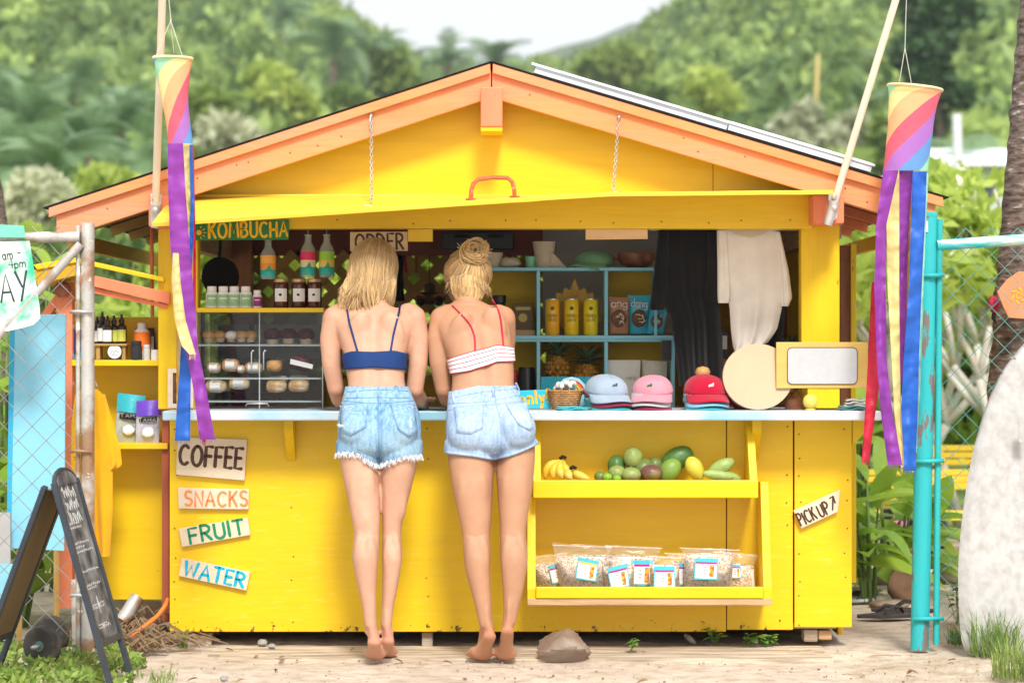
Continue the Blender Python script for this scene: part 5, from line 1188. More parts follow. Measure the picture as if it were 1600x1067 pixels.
def woman(label, skin, cleft, torso, legL, legR, armL, armR, handL, handR, feet, hc, hrot, knees, spine_px, name='person', neck=None):
    mb = MB()
    loft(mb, dense(torso), n=40, ex=2.35)
    for lg in (legL, legR): loft(mb, dense([(py,xl,xr,Y,(xr-xl)/2*mpp(Y)*k) for py,xl,xr,Y,k in lg]), n=28, ex=2.1)
    for arm in (armL, armR):
        mb.tube([P(a,b,Y) for a,b,Y,r in arm],[r for a,b,Y,r in arm],16); a,b,Y,r = arm[1]; mb.ball(P(a,b-2,Y),(r*.98,r*1.02,r*1.1),16,12); a,b,Y,r = arm[0]; mb.ball(P(a,b,Y),(r*1.05,r,r*.95),16,12); a,b,Y,r = arm[4]; mb.ball(P(a,b,Y),r*1.02,14,10)
    for w_, dv, sd_ in (handL, handR): hand(mb, Vector(w_), dv, sd_, .92)
    for f in feet: foot(mb, *f)
    hr = Euler(hrot).to_matrix(); head(mb, hc, hr, .97)
    mb.tube([P(a,b,Y) for a,b,Y,r in neck],[r for a,b,Y,r in neck],16)
    # shoulder blades
    for px, py, Y, rz in spine_px['blades']: mb.ball(P(px,py,Y+.019),(.048,.022,.085),18,12,rot=Euler((0,R(rz),0)).to_matrix())
    for lg in (legL, legR):      # two heads of the calf, hamstrings
        r = lg[5]; w_ = (r[2]-r[1])*mpp(r[3]); c = P((r[1]+r[2])/2,r[0]+6,r[3]); s2 = 1 if lg is legL else -1
        mb.ball(c+Vector((s2*w_*.18,-w_*.30,.0)),(w_*.29,w_*.27,.085),16,12); mb.ball(c+Vector((-s2*w_*.18,-w_*.25,.012)),(w_*.27,w_*.26,.08),16,12)
        r = lg[2]; w_ = (r[2]-r[1])*mpp(r[3]); c = P((r[1]+r[2])/2,r[0],r[3])
        for q in (-1,1): mb.ball(c+Vector((q*w_*.2,-w_*.26,.0)),(w_*.22,w_*.25,.10),14,10)
    me = remesh(mb,.0045,24,'person')
    n = len(me.vertices); co = np.empty(n*3,np.float32); me.vertices.foreach_get('co',co); co = co.reshape(-1,3)
    # crease behind each knee, hollow of the spine
    for px, py, Y in knees:
        p = P(px,py,Y); m_ = np.exp(-((co[:,2]-p.z-.012*np.abs(co[:,0]-p.x)/.05)/.0055)**2-((co[:,0]-p.x)/.045)**4)*(co[:,1] < Y); co[:,1] += .0018*m_
        m_ = np.exp(-((co[:,2]-p.z)/.045)**2-((co[:,0]-p.x)/.02)**2)*(co[:,1] < Y); co[:,1] += .003*m_
    pts = [P(a,b,Y) for a,b,Y in spine_px['line']]; zs = [p.z for p in pts][::-1]; xs_ = [p.x for p in pts][::-1]; ys_ = [p.y for p in pts][::-1]
    x0 = np.interp(co[:,2],zs,xs_); inside = (co[:,2] > zs[0]) & (co[:,2] < zs[-1]) & (co[:,1] < np.interp(co[:,2],zs,ys_))
    fade = np.clip((co[:,2]-zs[0])/.05,0,1)*np.clip((zs[-1]-co[:,2])/.06,0,1); co[:,1] += inside*fade*.011*np.exp(-((co[:,0]-x0)/.027)**2)
    dd = D+co[:,1]; pa = 800+co[:,0]/dd*F; pb = 533-(co[:,2]-EYE)/dd*F; ck = np.clip((pb-630)/50,0,1)*np.clip((745-pb)/30,0,1)*(co[:,1] < -.40)
    co[:,1] += .032*ck*np.exp(-((pa-cleft(pb))/9.0)**2)+.010*ck*(pb < 700)
    me.vertices.foreach_set('co',co.ravel()); me.update(); me.polygons.foreach_set('use_smooth',[True]*len(me.polygons)); me.materials.append(skin)
    fl = np.zeros(n); spots = [(f[1],.045,.4) for f in feet]+[(f[2],.05,.4) for f in feet]+[(P(*armL[4][:3]),.035,.5),(P(*armR[4][:3]),.035,.5)]+[(P(*armL[1][:3])+Vector((0,0,.03)),.07,.35),(P(*armR[1][:3])+Vector((0,0,.03)),.07,.35)]+[(P(*k),.03,.3) for k in knees]
    for p, rr, a in spots: fl = np.maximum(fl, a*np.exp(-((co-np.array(p))**2).sum(1)/rr**2))
    me.attributes.new('flush','FLOAT','POINT').data.foreach_set('value',fl.astype(np.float32))
    base = Vector((hc.x,-.48,0)); me.transform(Matrix.Translation(-base))
    o = bpy.data.objects.new(name,me); COL.objects.link(o); o.location = base; tag(o,label,'person')
    bv = BVHTree.FromPolygons([tuple(v.co+base) for v in me.vertices],[tuple(p.vertices) for p in me.polygons])
    return o, bv
def onto(bv, px, py, lift=.002, Y=-.4):
    """point of the figure seen from behind at that place"""
    p = P(px,py,Y); o = Vector((p.x*.93,-1.1,EYE+(p.z-EYE)*(D-1.1)/(D+Y))); o.x = p.x*(D-1.1)/(D+Y)
    d = (p-o).normalized(); h = bv.ray_cast(o,d,1.5)
    return h[0]+h[1]*lift if h[0] else p
def line_on(bv, pts, n=24, **kw):
    out = []; seg = len(pts)-1
    for i in range(n+1):
        t = i/n*seg; k = min(int(t),seg-1); u = t-k; out.append(onto(bv,pts[k][0]+(pts[k+1][0]-pts[k][0])*u,pts[k][1]+(pts[k+1][1]-pts[k][1])*u,**kw))
    return out
def catm(pts, n=8):
    out = []
    for i in range(len(pts)-1):
        p0 = pts[max(i-1,0)]; p1 = pts[i]; p2 = pts[i+1]; p3 = pts[min(i+2,len(pts)-1)]
        for k in range(n):
            t = k/n; out.append(tuple(.5*(2*b+(c-a)*t+(2*a-5*b+4*c-d)*t*t+(3*b-a-3*c+d)*t**3) for a,b,c,d in zip(p0,p1,p2,p3)))
    out.append(pts[-1]); return out
def shorts(person, torso, legL, legR, waist, hem, butt, mat, cleft, grow=.009, name='shorts'):
    mb = MB(); ws = [waist(0,x) for x in (0,1)]
    tr = [r for r in dense(torso) if r[0] > min(ws)-14]; loft(mb,[r for r in tr],n=40,ex=2.4,grow=grow)
    for lg in (legL,legR):
        q = [r for r in dense([(py,xl,xr,Y,(xr-xl)/2*mpp(Y)*k) for py,xl,xr,Y,k in lg]) if r[0] < 762]; loft(mb,q,n=28,ex=2.1,grow=grow+.004)
    for px,py,Y,r in butt: mb.ball(P(px,py,Y),r,18,12)
    me = remesh(mb,.0045,10,name); bm = bmesh.new(); bm.from_mesh(me)
    def pxy(v): d = D+v.y; return 800+v.x/d*F, 533-(v.z-EYE)/d*F
    kill = []
    for f in bm.faces:
        a, b = pxy(f.calc_center_median())
        if b > hem(a) or b < waist(1,a): kill.append(f)
    bmesh.ops.delete(bm,geom=kill,context='FACES')
    for v in bm.verts:
        if v.is_boundary:
            a, b = pxy(v.co); tgt = hem(a) if abs(b-hem(a)) < abs(b-waist(1,a)) else waist(1,a); v.co.z = EYE-(tgt-533)/F*(D+v.co.y)
    edge = [v.co.copy() for v in bm.verts if v.is_boundary and pxy(v.co)[1] > 680]
    for v in bm.verts:          # centre seam pulled in between the cheeks
        a, b = pxy(v.co)
        if v.co.y < -.42 and b > 640:
            cxp = cleft(b); k = min(1,(b-640)/60); v.co.y += .019*k*math.exp(-((a-cxp)/7.0)**2)
            v.co.y += .004*k*math.exp(-((b-hem(a))/5.0)**2)
    bm.to_mesh(me); bm.free(); me.polygons.foreach_set('use_smooth',[True]*len(me.polygons)); me.materials.append(mat)
    bv = BVHTree.FromPolygons([tuple(v.co) for v in me.vertices],[tuple(p.vertices) for p in me.polygons])
    me.transform(Matrix.Translation(-person.location)); o = bpy.data.objects.new(name,me); COL.objects.link(o); o.parent = person
    md = o.modifiers.new('solid','SOLIDIFY'); md.thickness = .003; md.offset = 0
    return o, bv, edge
def stitch(bv, o, pts, mat, r=.0013, name='seam', lift=.0022):
    return MB().tube(line_on(bv,catm(pts),max(12,len(pts)*8),lift=lift),r,5).build(name,mat,o,smooth=True)
def pocket(bv, o, poly, mat, seam, fray=None):
    """patch pocket lifted off the cloth"""
    tl, tr, br, bm_, bl = poly; rows = []
    for i in range(9):
        u = i/8; r = []
        for j in range(9):
            v = j/8; top = (tl[0]+(tr[0]-tl[0])*v, tl[1]+(tr[1]-tl[1])*v)
            bot = (bl[0]+(bm_[0]-bl[0])*v*2, bl[1]+(bm_[1]-bl[1])*v*2) if v < .5 else (bm_[0]+(br[0]-bm_[0])*(v*2-1), bm_[1]+(br[1]-bm_[1])*(v*2-1))
            r.append(onto(bv,top[0]+(bot[0]-top[0])*u,top[1]+(bot[1]-top[1])*u,lift=.0035))
        rows.append(r)
    p = MB().grid(rows).build('pocket',mat,o,smooth=True,solid=.0022)
    bnd = [tl,tr,br,bm_,bl,tl]; MB().tube(line_on(bv,bnd,50,lift=.0042),.0011,5).build('stitching',seam,p,smooth=True)
def band(person, torso, top, bot, mat, name, grow=.006, nrow=10, mats=None, mi=None):
    """strip of cloth round the chest between two picture lines"""
    tr = dense(torso); ys = [r[0] for r in tr]
    def ring_at(py): return [float(np.interp(py,ys,[r[k] for r in tr])) for k in range(5)]
    mb = MB(); n = 48; rows = []
    for i in range(nrow+1):
        u = i/nrow; row = []
        for j in range(n):
            th = 2*math.pi*j/n; px = 700; 
            py = top(.5)
            for _ in range(3):
                r = ring_at(py); q = (math.cos(th)+1)/2; py = top(q)+(bot(q)-top(q))*u
            r = ring_at(py); c = P((r[1]+r[2])/2,py,r[3]); a = (r[2]-r[1])/2*mpp(r[3])+grow; b = r[4]+grow
            cx, sy = math.cos(th), math.sin(th); x = a*math.copysign(abs(cx)**(2/2.35),cx); y = b*math.copysign(abs(sy)**(2/2.35),sy)
            if sy < 0: y += .007*math.exp(-(x/.02)**2)
            if sy > 0: y += .035*math.exp(-((abs(x)-a*.5)/.045)**2)*math.sin(math.pi*min(1,u*.9+.1))
            row.append(c+Vector((x,y,0)))
        rows.append(row)
    mb.grid(rows,closed=True)
    if mi: 
        for i in range(nrow):
            for j in range(n): mb.m[i*n+j] = mi(i)
    return mb.build(name,mats or mat,person,smooth=True,solid=.003)

# ---------------------------------------------------------------- woman with loose hair
tA = [(468,569,600,-.19,.05),(477,560,610,-.205,.056),(484,540,630,-.215,.066),(492,524,645,-.225,.078),(505,520,650,-.235,.088),(530,530,641,-.255,.097),(555,537,634,-.28,.097),(580,541,632,-.305,.09),(600,544,633,-.33,.086),(620,540,641,-.36,.094),(650,533,652,-.39,.112),(680,532,654,-.41,.116),(700,536,650,-.42,.1),(712,550,636,-.43,.06)]
lLA = [(688,531,592,-.42,1.05),(720,531,591,-.43,1.1),(770,541,593,-.46,1.1),(810,549,594,-.49,1.12),(835,553,593,-.50,1.15),(865,550,592,-.525,1.2),(890,553,590,-.535,1.2),(920,560,588,-.545,1.15),(950,566,588,-.555,1.1),(978,569,589,-.56,1.2)]
lRA = [(688,592,655,-.42,1.05),(720,594,653,-.43,1.1),(770,596,641,-.44,1.1),(810,597,630,-.455,1.12),(835,597,627,-.46,1.15),(865,597,629,-.48,1.2),(890,597,626,-.485,1.2),(920,597,621,-.49,1.15),(950,596,615,-.495,1.1),(978,594,612,-.50,1.2)]
aLA = [(532,488,-.22,.04),(522,500,-.235,.046),(516,530,-.24,.041),(518,570,-.25,.037),(525,606,-.245,.034),(531,622,-.18,.035),(540,634,-.06,.028),(552,636,.03,.0215)]
aRA = [(638,488,-.22,.04),(648,500,-.235,.046),(654,530,-.24,.041),(653,570,-.25,.037),(648,608,-.245,.034),(653,622,-.18,.035),(660,634,-.06,.028),(662,637,.03,.0215)]
hcA = P(585,425,-.15)
wA = P(552,636,.03); wA.z = .945; wA2 = P(662,637,.03); wA2.z = .945
fA = [((P(580,984,-.56)),P(584,1002,-.575),Vector((P(587,0,-.475).x,-.475,.026)),Vector((P(588,0,-.40).x,-.40,.014)),1.0),
      ((P(604,984,-.50)),P(606,1000,-.51),Vector((P(606,0,-.41).x,-.41,.026)),Vector((P(607,0,-.34).x,-.34,.014)),.95)]
wmA, bvA = woman('woman in navy crop top and mid blue denim shorts leaning on the counter',m_skin,lambda b: 591+(b-640)*.02,tA,lLA,lRA,aLA,aRA,(wA,(.4,.9,0),1),(wA2,(.15,1,0),-1),fA,hcA,(R(-14),R(3),R(-30)),
    [(573,836,-.49),(612,836,-.46)],{'blades':[(562,520,-.335,8),(612,520,-.335,-8)],'line':[(587,480,-.2),(587,530,-.26),(588,570,-.3),(589,604,-.34),(590,640,-.38)]},neck=[(586,482,-.215,.05),(585,465,-.185,.048),(584,445,-.16,.05)])
hemA = lambda x: float(np.interp(x,[520,540,560,575,590,605,630,665],[709,707,709,720,727,722,713,711]))+1.6*math.sin(x*1.9)+1.2*math.sin(x*.83)
wsA = lambda k,x: 603.5+.8*math.sin((x-543)/30)
shA, bsA, edA = shorts(wmA,tA,lLA,lRA,wsA,hemA,[(560,672,-.475,(.068,.062,.075)),(624,672,-.475,(.068,.062,.075))],dn_a,lambda b: 591+(b-640)*.02)
pocket(bsA,shA,[(534,632),(575,630),(571,667),(548,680),(532,671)],dn_a,m_seam); pocket(bsA,shA,[(610,632),(647,632),(651,676),(638,682),(622,670)],dn_a,m_seam)
for pts in ([(543,612),(590,609),(637,611)],[(541,622),(590,621),(640,622)],[(538,626),(590,630),(645,626)]): stitch(bsA,shA,pts,m_seam)
stitch(bsA,shA,[(591,604),(591,640),(592,690),(593,724)],m_seam,.0026); stitch(bsA,shA,[(595,626),(596,690)],m_seam,.0011)
for px in (559,591,619): MB().tube([onto(bsA,px,602,.003),onto(bsA,px,612,.006),onto(bsA,px,621,.003)],.005,6,flat=.35,fdir=(0,1,0)).build('belt_loop',dn_a,shA,smooth=True)
mb = MB(); rg = random.Random(4)
for p in edA:
    if rg.random() < .9:
        for _ in range(2): mb.tube([p+Vector((0,-.002,.003)),p+Vector((rg.uniform(-.005,.005),rg.uniform(-.005,.001),-rg.uniform(.001,.006))),p+Vector((rg.uniform(-.009,.009),rg.uniform(-.006,.002),-rg.uniform(.006,.016)))],.0007,3)
fr_ = mb.build('frayed_hem',m_fray,shA); fr_['kind'] = 'stuff'
mb = MB()      # worn holes over the pockets
for (x0,x1,y) in ((533,556,637),(612,646,634),(532,540,664)):
    for _ in range(30):
        a = rg.uniform(x0,x1); p = onto(bsA,a,y+rg.uniform(-2,2.5),.004); mb.tube([p,p+Vector((rg.uniform(-.012,.012),-.001,rg.uniform(-.004,.004)))],.0008,3)
for _ in range(16):
    p = onto(bsA,640+rg.uniform(-1.5,1.5),658+rg.uniform(-6,6),.0045); mb.tube([p,p+Vector((.003,-.0005,-.008))],.0009,3)
fr_ = mb.build('worn_threads',m_fray,shA); fr_['kind'] = 'stuff'
m_navy = M('navy_jersey',(.008,.036,.15),rough=.75,var=.12,scale=10,bump=.3,bscale=260,spec=.25)
bra = band(wmA,tA,lambda q: float(np.interp(q,[0,.22,.5,.78,1],[553,548,549,547,552])),lambda q: float(np.interp(q,[0,.5,1],[577,573,577])),m_navy,'crop_top')
for pts in ([(559,549),(552,525),(545,498),(541,476)],[(610,549),(614,525),(620,500),(626,476)]): MB().tube(line_on(bvA,pts,16,lift=.0025,Y=-.33),.0042,6,flat=.5,fdir=(0,1,0)).build('strap',m_navy,bra,smooth=True)

# ---------------------------------------------------------------- woman with hair up
tB = [(466,714,746,-.17,.05),(474,704,760,-.185,.056),(482,690,780,-.205,.068),(492,682,790,-.22,.08),(508,680,796,-.235,.09),(530,688,799,-.255,.098),(560,700,802,-.28,.098),(585,706,803,-.305,.091),(602,706,803,-.33,.088),(620,704,809,-.36,.098),(650,702,822,-.39,.115),(680,701,832,-.41,.12),(698,706,830,-.42,.1),(710,722,816,-.43,.05)]
lLB = [(688,700,771,-.42,1.0),(720,700,772,-.43,1.05),(770,708,770,-.46,1.08),(810,717,768,-.485,1.1),(835,722,766,-.495,1.15),(865,724,767,-.515,1.2),(890,727,766,-.525,1.2),(920,735,767,-.535,1.15),(950,743,769,-.545,1.1),(978,749,770,-.55,1.2)]
lRB = [(688,772,836,-.42,1.05),(720,774,836,-.43,1.1),(770,777,831,-.46,1.1),(810,780,824,-.485,1.12),(835,781,822,-.495,1.15),(865,781,825,-.515,1.2),(890,783,823,-.525,1.2),(920,785,818,-.535,1.15),(950,786,811,-.545,1.1),(974,785,806,-.555,1.2)]
aLB = [(700,490,-.215,.04),(690,502,-.228,.048),(685,530,-.24,.044),(687,570,-.25,.039),(694,608,-.245,.035),(700,622,-.18,.036),(710,634,-.06,.028),(722,636,.03,.0215)]
aRB = [(778,490,-.2,.04),(788,500,-.2,.045),(790,530,-.16,.040),(788,565,-.12,.036),(782,598,-.08,.034),(774,612,-.03,.033),(758,632,.06,.027),(745,638,.12,.0215)]
hcB = P(729,440,-.12)
wB = P(722,636,.03); wB.z = .945; wB2 = P(745,638,.12); wB2.z = .945
fB = [((P(761,976,-.555)),P(766,992,-.57),Vector((P(753,0,-.475).x,-.475,.026)),Vector((P(742,0,-.415).x,-.415,.014)),1.05),
      ((P(795,970,-.56)),P(793,984,-.58),Vector((P(790,0,-.475).x,-.475,.026)),Vector((P(788,0,-.40).x,-.40,.014)),1.05)]
wmB, bvB = woman('woman in red and white striped top and pale denim shorts, hair in a bun',m_skin2,lambda b: 781-(b-680)*.06,tB,lLB,lRB,aLB,aRB,(wB,(.3,.95,0),1),(wB2,(-.5,.8,0),-1),fB,hcB,(R(-18),R(8),R(12)),
    [(744,836,-.49),(801,836,-.49)],{'blades':[(720,520,-.335,14),(772,512,-.325,-8)],'line':[(733,480,-.2),(745,530,-.26),(756,570,-.3),(757,604,-.34),(762,640,-.38)]},neck=[(732,484,-.215,.05),(730,466,-.175,.048),(729,445,-.14,.052)])
hemB = lambda x: float(np.interp(x,[690,710,740,765,778,800,825,845],[707,709,713,717,717,710,701,692]))
wsB = lambda k,x: float(np.interp(x,[700,750,803],[612,602,597]))
shB, bsB, edB = shorts(wmB,tB,lLB,lRB,wsB,hemB,[(736,676,-.485,(.085,.07,.078)),(806,670,-.485,(.074,.07,.078))],dn_b,lambda b: 781-(b-680)*.06)
pocket(bsB,shB,[(710,637),(756,632),(754,668),(736,677),(714,675)],dn_b,m_seamb); pocket(bsB,shB,[(790,632),(823,628),(832,668),(828,672),(810,663)],dn_b,m_seamb)
for pts in ([(704,622),(750,613),(806,607)],[(703,630),(760,627),(812,617)],[(702,640),(770,632),(818,626)]): stitch(bsB,shB,pts,m_seamb,.0011)
stitch(bsB,shB,[(773,604),(775,630),(783,660),(784,690),(778,716)],m_seamb,.0022)
stitch(bsB,shB,[(715,660),(728,655),(736,661),(753,656)],m_seamb,.001); stitch(bsB,shB,[(815,656),(824,650),(832,652)],m_seamb,.001)
for px, y in ((708,611),(768,601),(806,598)): MB().tube([onto(bsB,px,y,.003),onto(bsB,px+2,y+10,.006),onto(bsB,px+3,y+19,.003)],.005,6,flat=.35,fdir=(0,1,0)).build('belt_loop',dn_b,shB,smooth=True)
MB().tube(line_on(bsB,catm([(698,706),(720,708.5),(745,711.5),(768,715.5),(778,714.5)],6),30,lift=.001),.0058,8,flat=.6,fdir=(0,1,0)).build('rolled_hem',dn_b,shB,smooth=True)
MB().tube(line_on(bsB,catm([(778,714.5),(790,712),(808,706),(825,698.5),(837,693)],6),30,lift=.001),.0058,8,flat=.6,fdir=(0,1,0)).build('rolled_hem',dn_b,shB,smooth=True)
m_wj = M('white_jersey',(.8,.76,.76),rough=.8,var=.05,scale=10,bump=.3,bscale=260); m_rj = M('red_jersey',(.5,.02,.06),rough=.8,var=.1,scale=10,bump=.2,bscale=260)
braB = band(wmB,tB,lambda q: float(np.interp(q,[0,.35,.75,1],[561,551,538,542])),lambda q: float(np.interp(q,[0,.35,.7,1],[584,579,565,564])),None,'striped_crop_top',mats=[m_wj,m_rj],nrow=20,mi=lambda i: 1 if i % 5 == 4 or i == 0 else 0)
for pts in ([(742,548),(741,525),(731,503),(707,478)],[(786,540),(784,515),(780,490),(769,467)]): MB().tube(line_on(bvB,catm(pts),20,lift=.0025,Y=-.33),.0038,6,flat=.5,fdir=(0,1,0)).build('strap',m_rj,braB,smooth=True)

# ---------------------------------------------------------------- hair
def hairmat(name, lo, hi):
    m = bpy.data.materials.new(name); m.use_nodes = True; t = m.node_tree; L = t.links; b = t.nodes["Principled BSDF"]
    at_ = nd(t,"ShaderNodeAttribute",attribute_name='tint'); mx = nd(t,"ShaderNodeMix",data_type='RGBA'); mx.inputs[6].default_value = (*lo,1); mx.inputs[7].default_value = (*hi,1); L.new(at_.outputs['Fac'],mx.inputs[0])
    L.new(mx.outputs[2],b.inputs['Base Color']); b.inputs['Roughness'].default_value = .38; b.inputs['Specular IOR Level'].default_value = .5; b.inputs['Sheen Weight'].default_value = .2; return m
class Locks:
    def __init__(s): s.mb = MB(); s.t = []
    def add(s, pts, r, tint, n=5):
        k = len(s.mb.v); m_ = len(pts); s.mb.tube(pts,[r*(.6+.4*min(1,3*i/m_)) if i < m_*.6 else r*max(.12,1-(i/m_-.6)/.4*.88) for i in range(m_)],n); q = len(s.mb.v)-k; s.t += [min(1,max(0,tint+.45*(i//n/m_-.4))) for i in range(q)]
    def build(s, name, mat, parent):
        off = wloc(parent); me = bpy.data.meshes.new(name); me.from_pydata([(v[0]-off.x,v[1]-off.y,v[2]-off.z) for v in s.mb.v],[],s.mb.f)
        a = me.attributes.new('tint','FLOAT','POINT'); a.data.foreach_set('value',s.t); me.polygons.foreach_set('use_smooth',[True]*len(me.polygons)); me.materials.append(mat)
        o = bpy.data.objects.new(name,me); COL.objects.link(o); o.parent = parent; o['kind'] = 'stuff'; return o
def scalp(c, rot, th, ph, k=1.0, s=.97):   # th from crown, ph around: 0 = back
    d = Vector((math.sin(th)*math.sin(ph),-math.sin(th)*math.cos(ph),math.cos(th))); return c+rot@(Vector((0,-.012,.025))*s+Vector((d.x*.079,d.y*.098,d.z*.094))*s*k)
hmA = hairmat('blonde_hair',(.2,.1,.035),(.8,.56,.26)); rg = random.Random(11); LA = Locks(); hrA = Euler((R(-14),R(3),R(-30))).to_matrix()
for i in range(1250):
    ph = rg.uniform(-R(118),R(128)); lay = rg.uniform(0,1); th0 = rg.uniform(R(4),R(40))*(1 if lay > .3 else 1.4); k = 1.03+.13*lay*(.4+.6*rg.random())
    pts = []; p0 = ph*.55+rg.uniform(-.12,.12)
    cl = round(ph*7)/7; ph0 = ph
    for j in range(7):
        u = j/6; th = th0+(R(98)-th0)*u; pts.append(scalp(hcA,hrA,th,p0+(ph-p0)*min(1,u*1.5),k*(1-.05*(1-u)))+Vector((0,0,0)))
    e = pts[-1]; back = math.cos(ph); xside = (e.x-hcA.x)/.08
    L_ = rg.uniform(.085,.15)+rg.random()**2*.075+.05*max(0,back)
    # falls over the neck and shoulders; swept to the left with a bend
    sw = rg.uniform(.7,1.2); wv = cl*5.0+rg.uniform(-.5,.5); ce = scalp(hcA,hrA,R(98),cl,k); tgt_y = min(e.y-.012,-.245) if back > .1 else e.y
    for j in range(1,8):
        u = j/7; x = e.x+(-.022*sw*u*u if xside > -.35 else -.03*sw*u*u)+.017*u*math.sin(u*5.2+wv)+(ce.x-e.x)*.75*u+(-.045*u*u if xside > .3 else 0)*sw
        pts.append(Vector((x,e.y+(tgt_y-e.y)*min(1,u*1.2)-.012*lay*u+.006*math.sin(u*4+wv),e.z-L_*u+.012*u*u*u)))
    LA.add(pts,rg.uniform(.0010,.0030),min(1,max(0,rg.gauss(.62,.32)*(.6+.4*lay)-.12*(abs(th0) < R(14)))),4)
for i in range(420):    # fine flyaway strands
    ph = rg.uniform(-R(120),R(120)); pts = [scalp(hcA,hrA,R(10)+(R(100)-R(10))*j/5,ph,1.12+.06*rg.random()) for j in range(6)]; e = pts[-1]
    for j in range(1,6): u = j/5; pts.append(Vector((e.x-.04*u*u*rg.uniform(.3,1)+.004*rg.uniform(-1,1),min(e.y,-.2)-.02*u,e.z-.13*u*rg.uniform(.9,1.05))))
    LA.add(pts,.0006,rg.uniform(.4,1),3)
hA = LA.build('loose_hair',hmA,wmA)
mb = MB(); 
for th_ in range(1): mb.ball(hcA+hrA@Vector((0,-.016,.02)),(.079,.097,.093),18,12,rot=hrA)
mb.build('hair_cap',M('hair_base',(.36,.21,.08),rough=.5,var=.3,scale=30,stretch=(6,6,1)),wmA,smooth=True)
hmB = hairmat('honey_hair',(.25,.13,.05),(.8,.55,.24)); LB = Locks(); hrB = Euler((R(-18),R(8),R(12))).to_matrix()
bth, bph = R(62),R(0)
def slerp_dir(a, b, u):
    def dv(t): return Vector((math.sin(t[0])*math.sin(t[1]),-math.sin(t[0])*math.cos(t[1]),math.cos(t[0])))
    d = dv(a).lerp(dv(b),u).normalized(); return hcB+hrB@(Vector((0,-.012,.025))*.97+Vector((d.x*.079,d.y*.098,d.z*.094))*.97*1.0), d
for i in range(1000):
    ph = rg.uniform(-R(150),R(150)); th = R(128)-R(26)*abs(ph)/R(150)+rg.uniform(-.12,.08) if rg.random() < .7 else rg.uniform(R(50),R(110)); pts = []; sg = rg.uniform(.0,.012)
    for j in range(10):
        u = j/9; p, d = slerp_dir((th,ph),(bth+rg.uniform(-.02,.02),bph),u*.97); pts.append(p+hrB@d*(.003+sg*math.sin(math.pi*u)+.004*rg.random()))
    LB.add(pts[::-1],rg.uniform(.0009,.0025),min(1,max(0,rg.gauss(.5,.28))),4)
bc, bd = slerp_dir((bth,bph),(bth,bph),0); bd = hrB@bd; bc = bc+bd*.014+Vector((0,0,.002))
ex_ = bd.orthogonal().normalized(); ey_ = bd.cross(ex_)
for i in range(330):    # coiled messy bun
    a0 = rg.uniform(0,6.28); R0 = rg.uniform(.012,.052); hgt = rg.uniform(-.03,.03); tl2 = rg.uniform(-1,1); pts = []; span = rg.uniform(2.2,5.2); R1 = R0*rg.uniform(.75,1.2)
    for j in range(12):
        u = j/11; a = a0+span*u; rr = (R0+(R1-R0)*u)*math.sqrt(max(.2,1-(hgt/.042)**2)); pts.append(bc+ex_*math.cos(a)*rr*1.12+ey_*math.sin(a)*rr+bd*(hgt*.8+rr*.75*tl2*math.sin(a+tl2*9)+.003*rg.uniform(-1,1)))
    LB.add(pts,rg.uniform(.0009,.0026),min(1,max(0,rg.gauss(.68,.26))),4)
for i in range(90):     # loose ends sticking out of the bun
    a = rg.uniform(0,6.28); d = (ex_*math.cos(a)+ey_*math.sin(a)+bd*rg.uniform(-.1,.9)).normalized(); p = bc+d*.03; LB.add([p,p+d*.015+Vector((rg.uniform(-.01,.01),0,rg.uniform(0,.012))),p+d*.028+Vector((rg.uniform(-.02,.02),0,rg.uniform(-.008,.018)))],.0013,.8,3)
for i in range(300):     # hair drawn up from the nape, hanging loose in the middle
    q = rg.uniform(-1,1); e = P(733+q*20,477-10*q*q-rg.random()**2*14,-.225+.02*q*q); s0 = bc-bd*.03+ex_*0+Vector((q*.02+rg.uniform(-.01,.01),0,-.015)); m1 = P(730+q*27,436+rg.uniform(-4,4),-.235+.045*q*q); m2 = P(732+q*26,458,-.235+.04*q*q)
    LB.add([s0,s0.lerp(m1,.5)+Vector((0,-.012,.0)),m1,m1.lerp(m2,.5)+Vector((0,-.004,0)),m2,m2.lerp(e,.5),e+Vector((rg.uniform(-.006,.006),0,0))],rg.uniform(.0009,.0024),min(1,max(0,rg.gauss(.5,.28))),4)
for i in range(110):     # wisps at the nape and over the ears
    ph = rg.uniform(-R(100),R(100)); p = scalp(hcB,hrB,R(112),ph,1.03); q = rg.uniform(.02,.065); LB.add([p+Vector((0,0,.03)),p,p+Vector((rg.uniform(-.012,.018),-.012,-q*.5)),p+Vector((rg.uniform(-.02,.03),-.02*max(0,math.cos(ph)),-q))],rg.uniform(.0006,.0014),rg.uniform(.3,.9),3)
hB = LB.build('pinned_up_hair',hmB,wmB)
MB().ball(hcB+hrB@Vector((0,-.016,.02)),(.078,.096,.092),18,12,rot=hrB).build('hair_cap',M('hair_base_honey',(.32,.18,.065),rough=.5,var=.3,scale=30),wmB,smooth=True)
mb = MB(); mb.tube([bc+bd*.02+ex_*.03*math.cos(a)+ey_*.03*math.sin(a) for a in [R(20+14*j) for j in range(6)]],.0035,6); mb.build('hair_tie',M('pink_elastic',(.7,.08,.1),rough=.7),wmB,smooth=True)
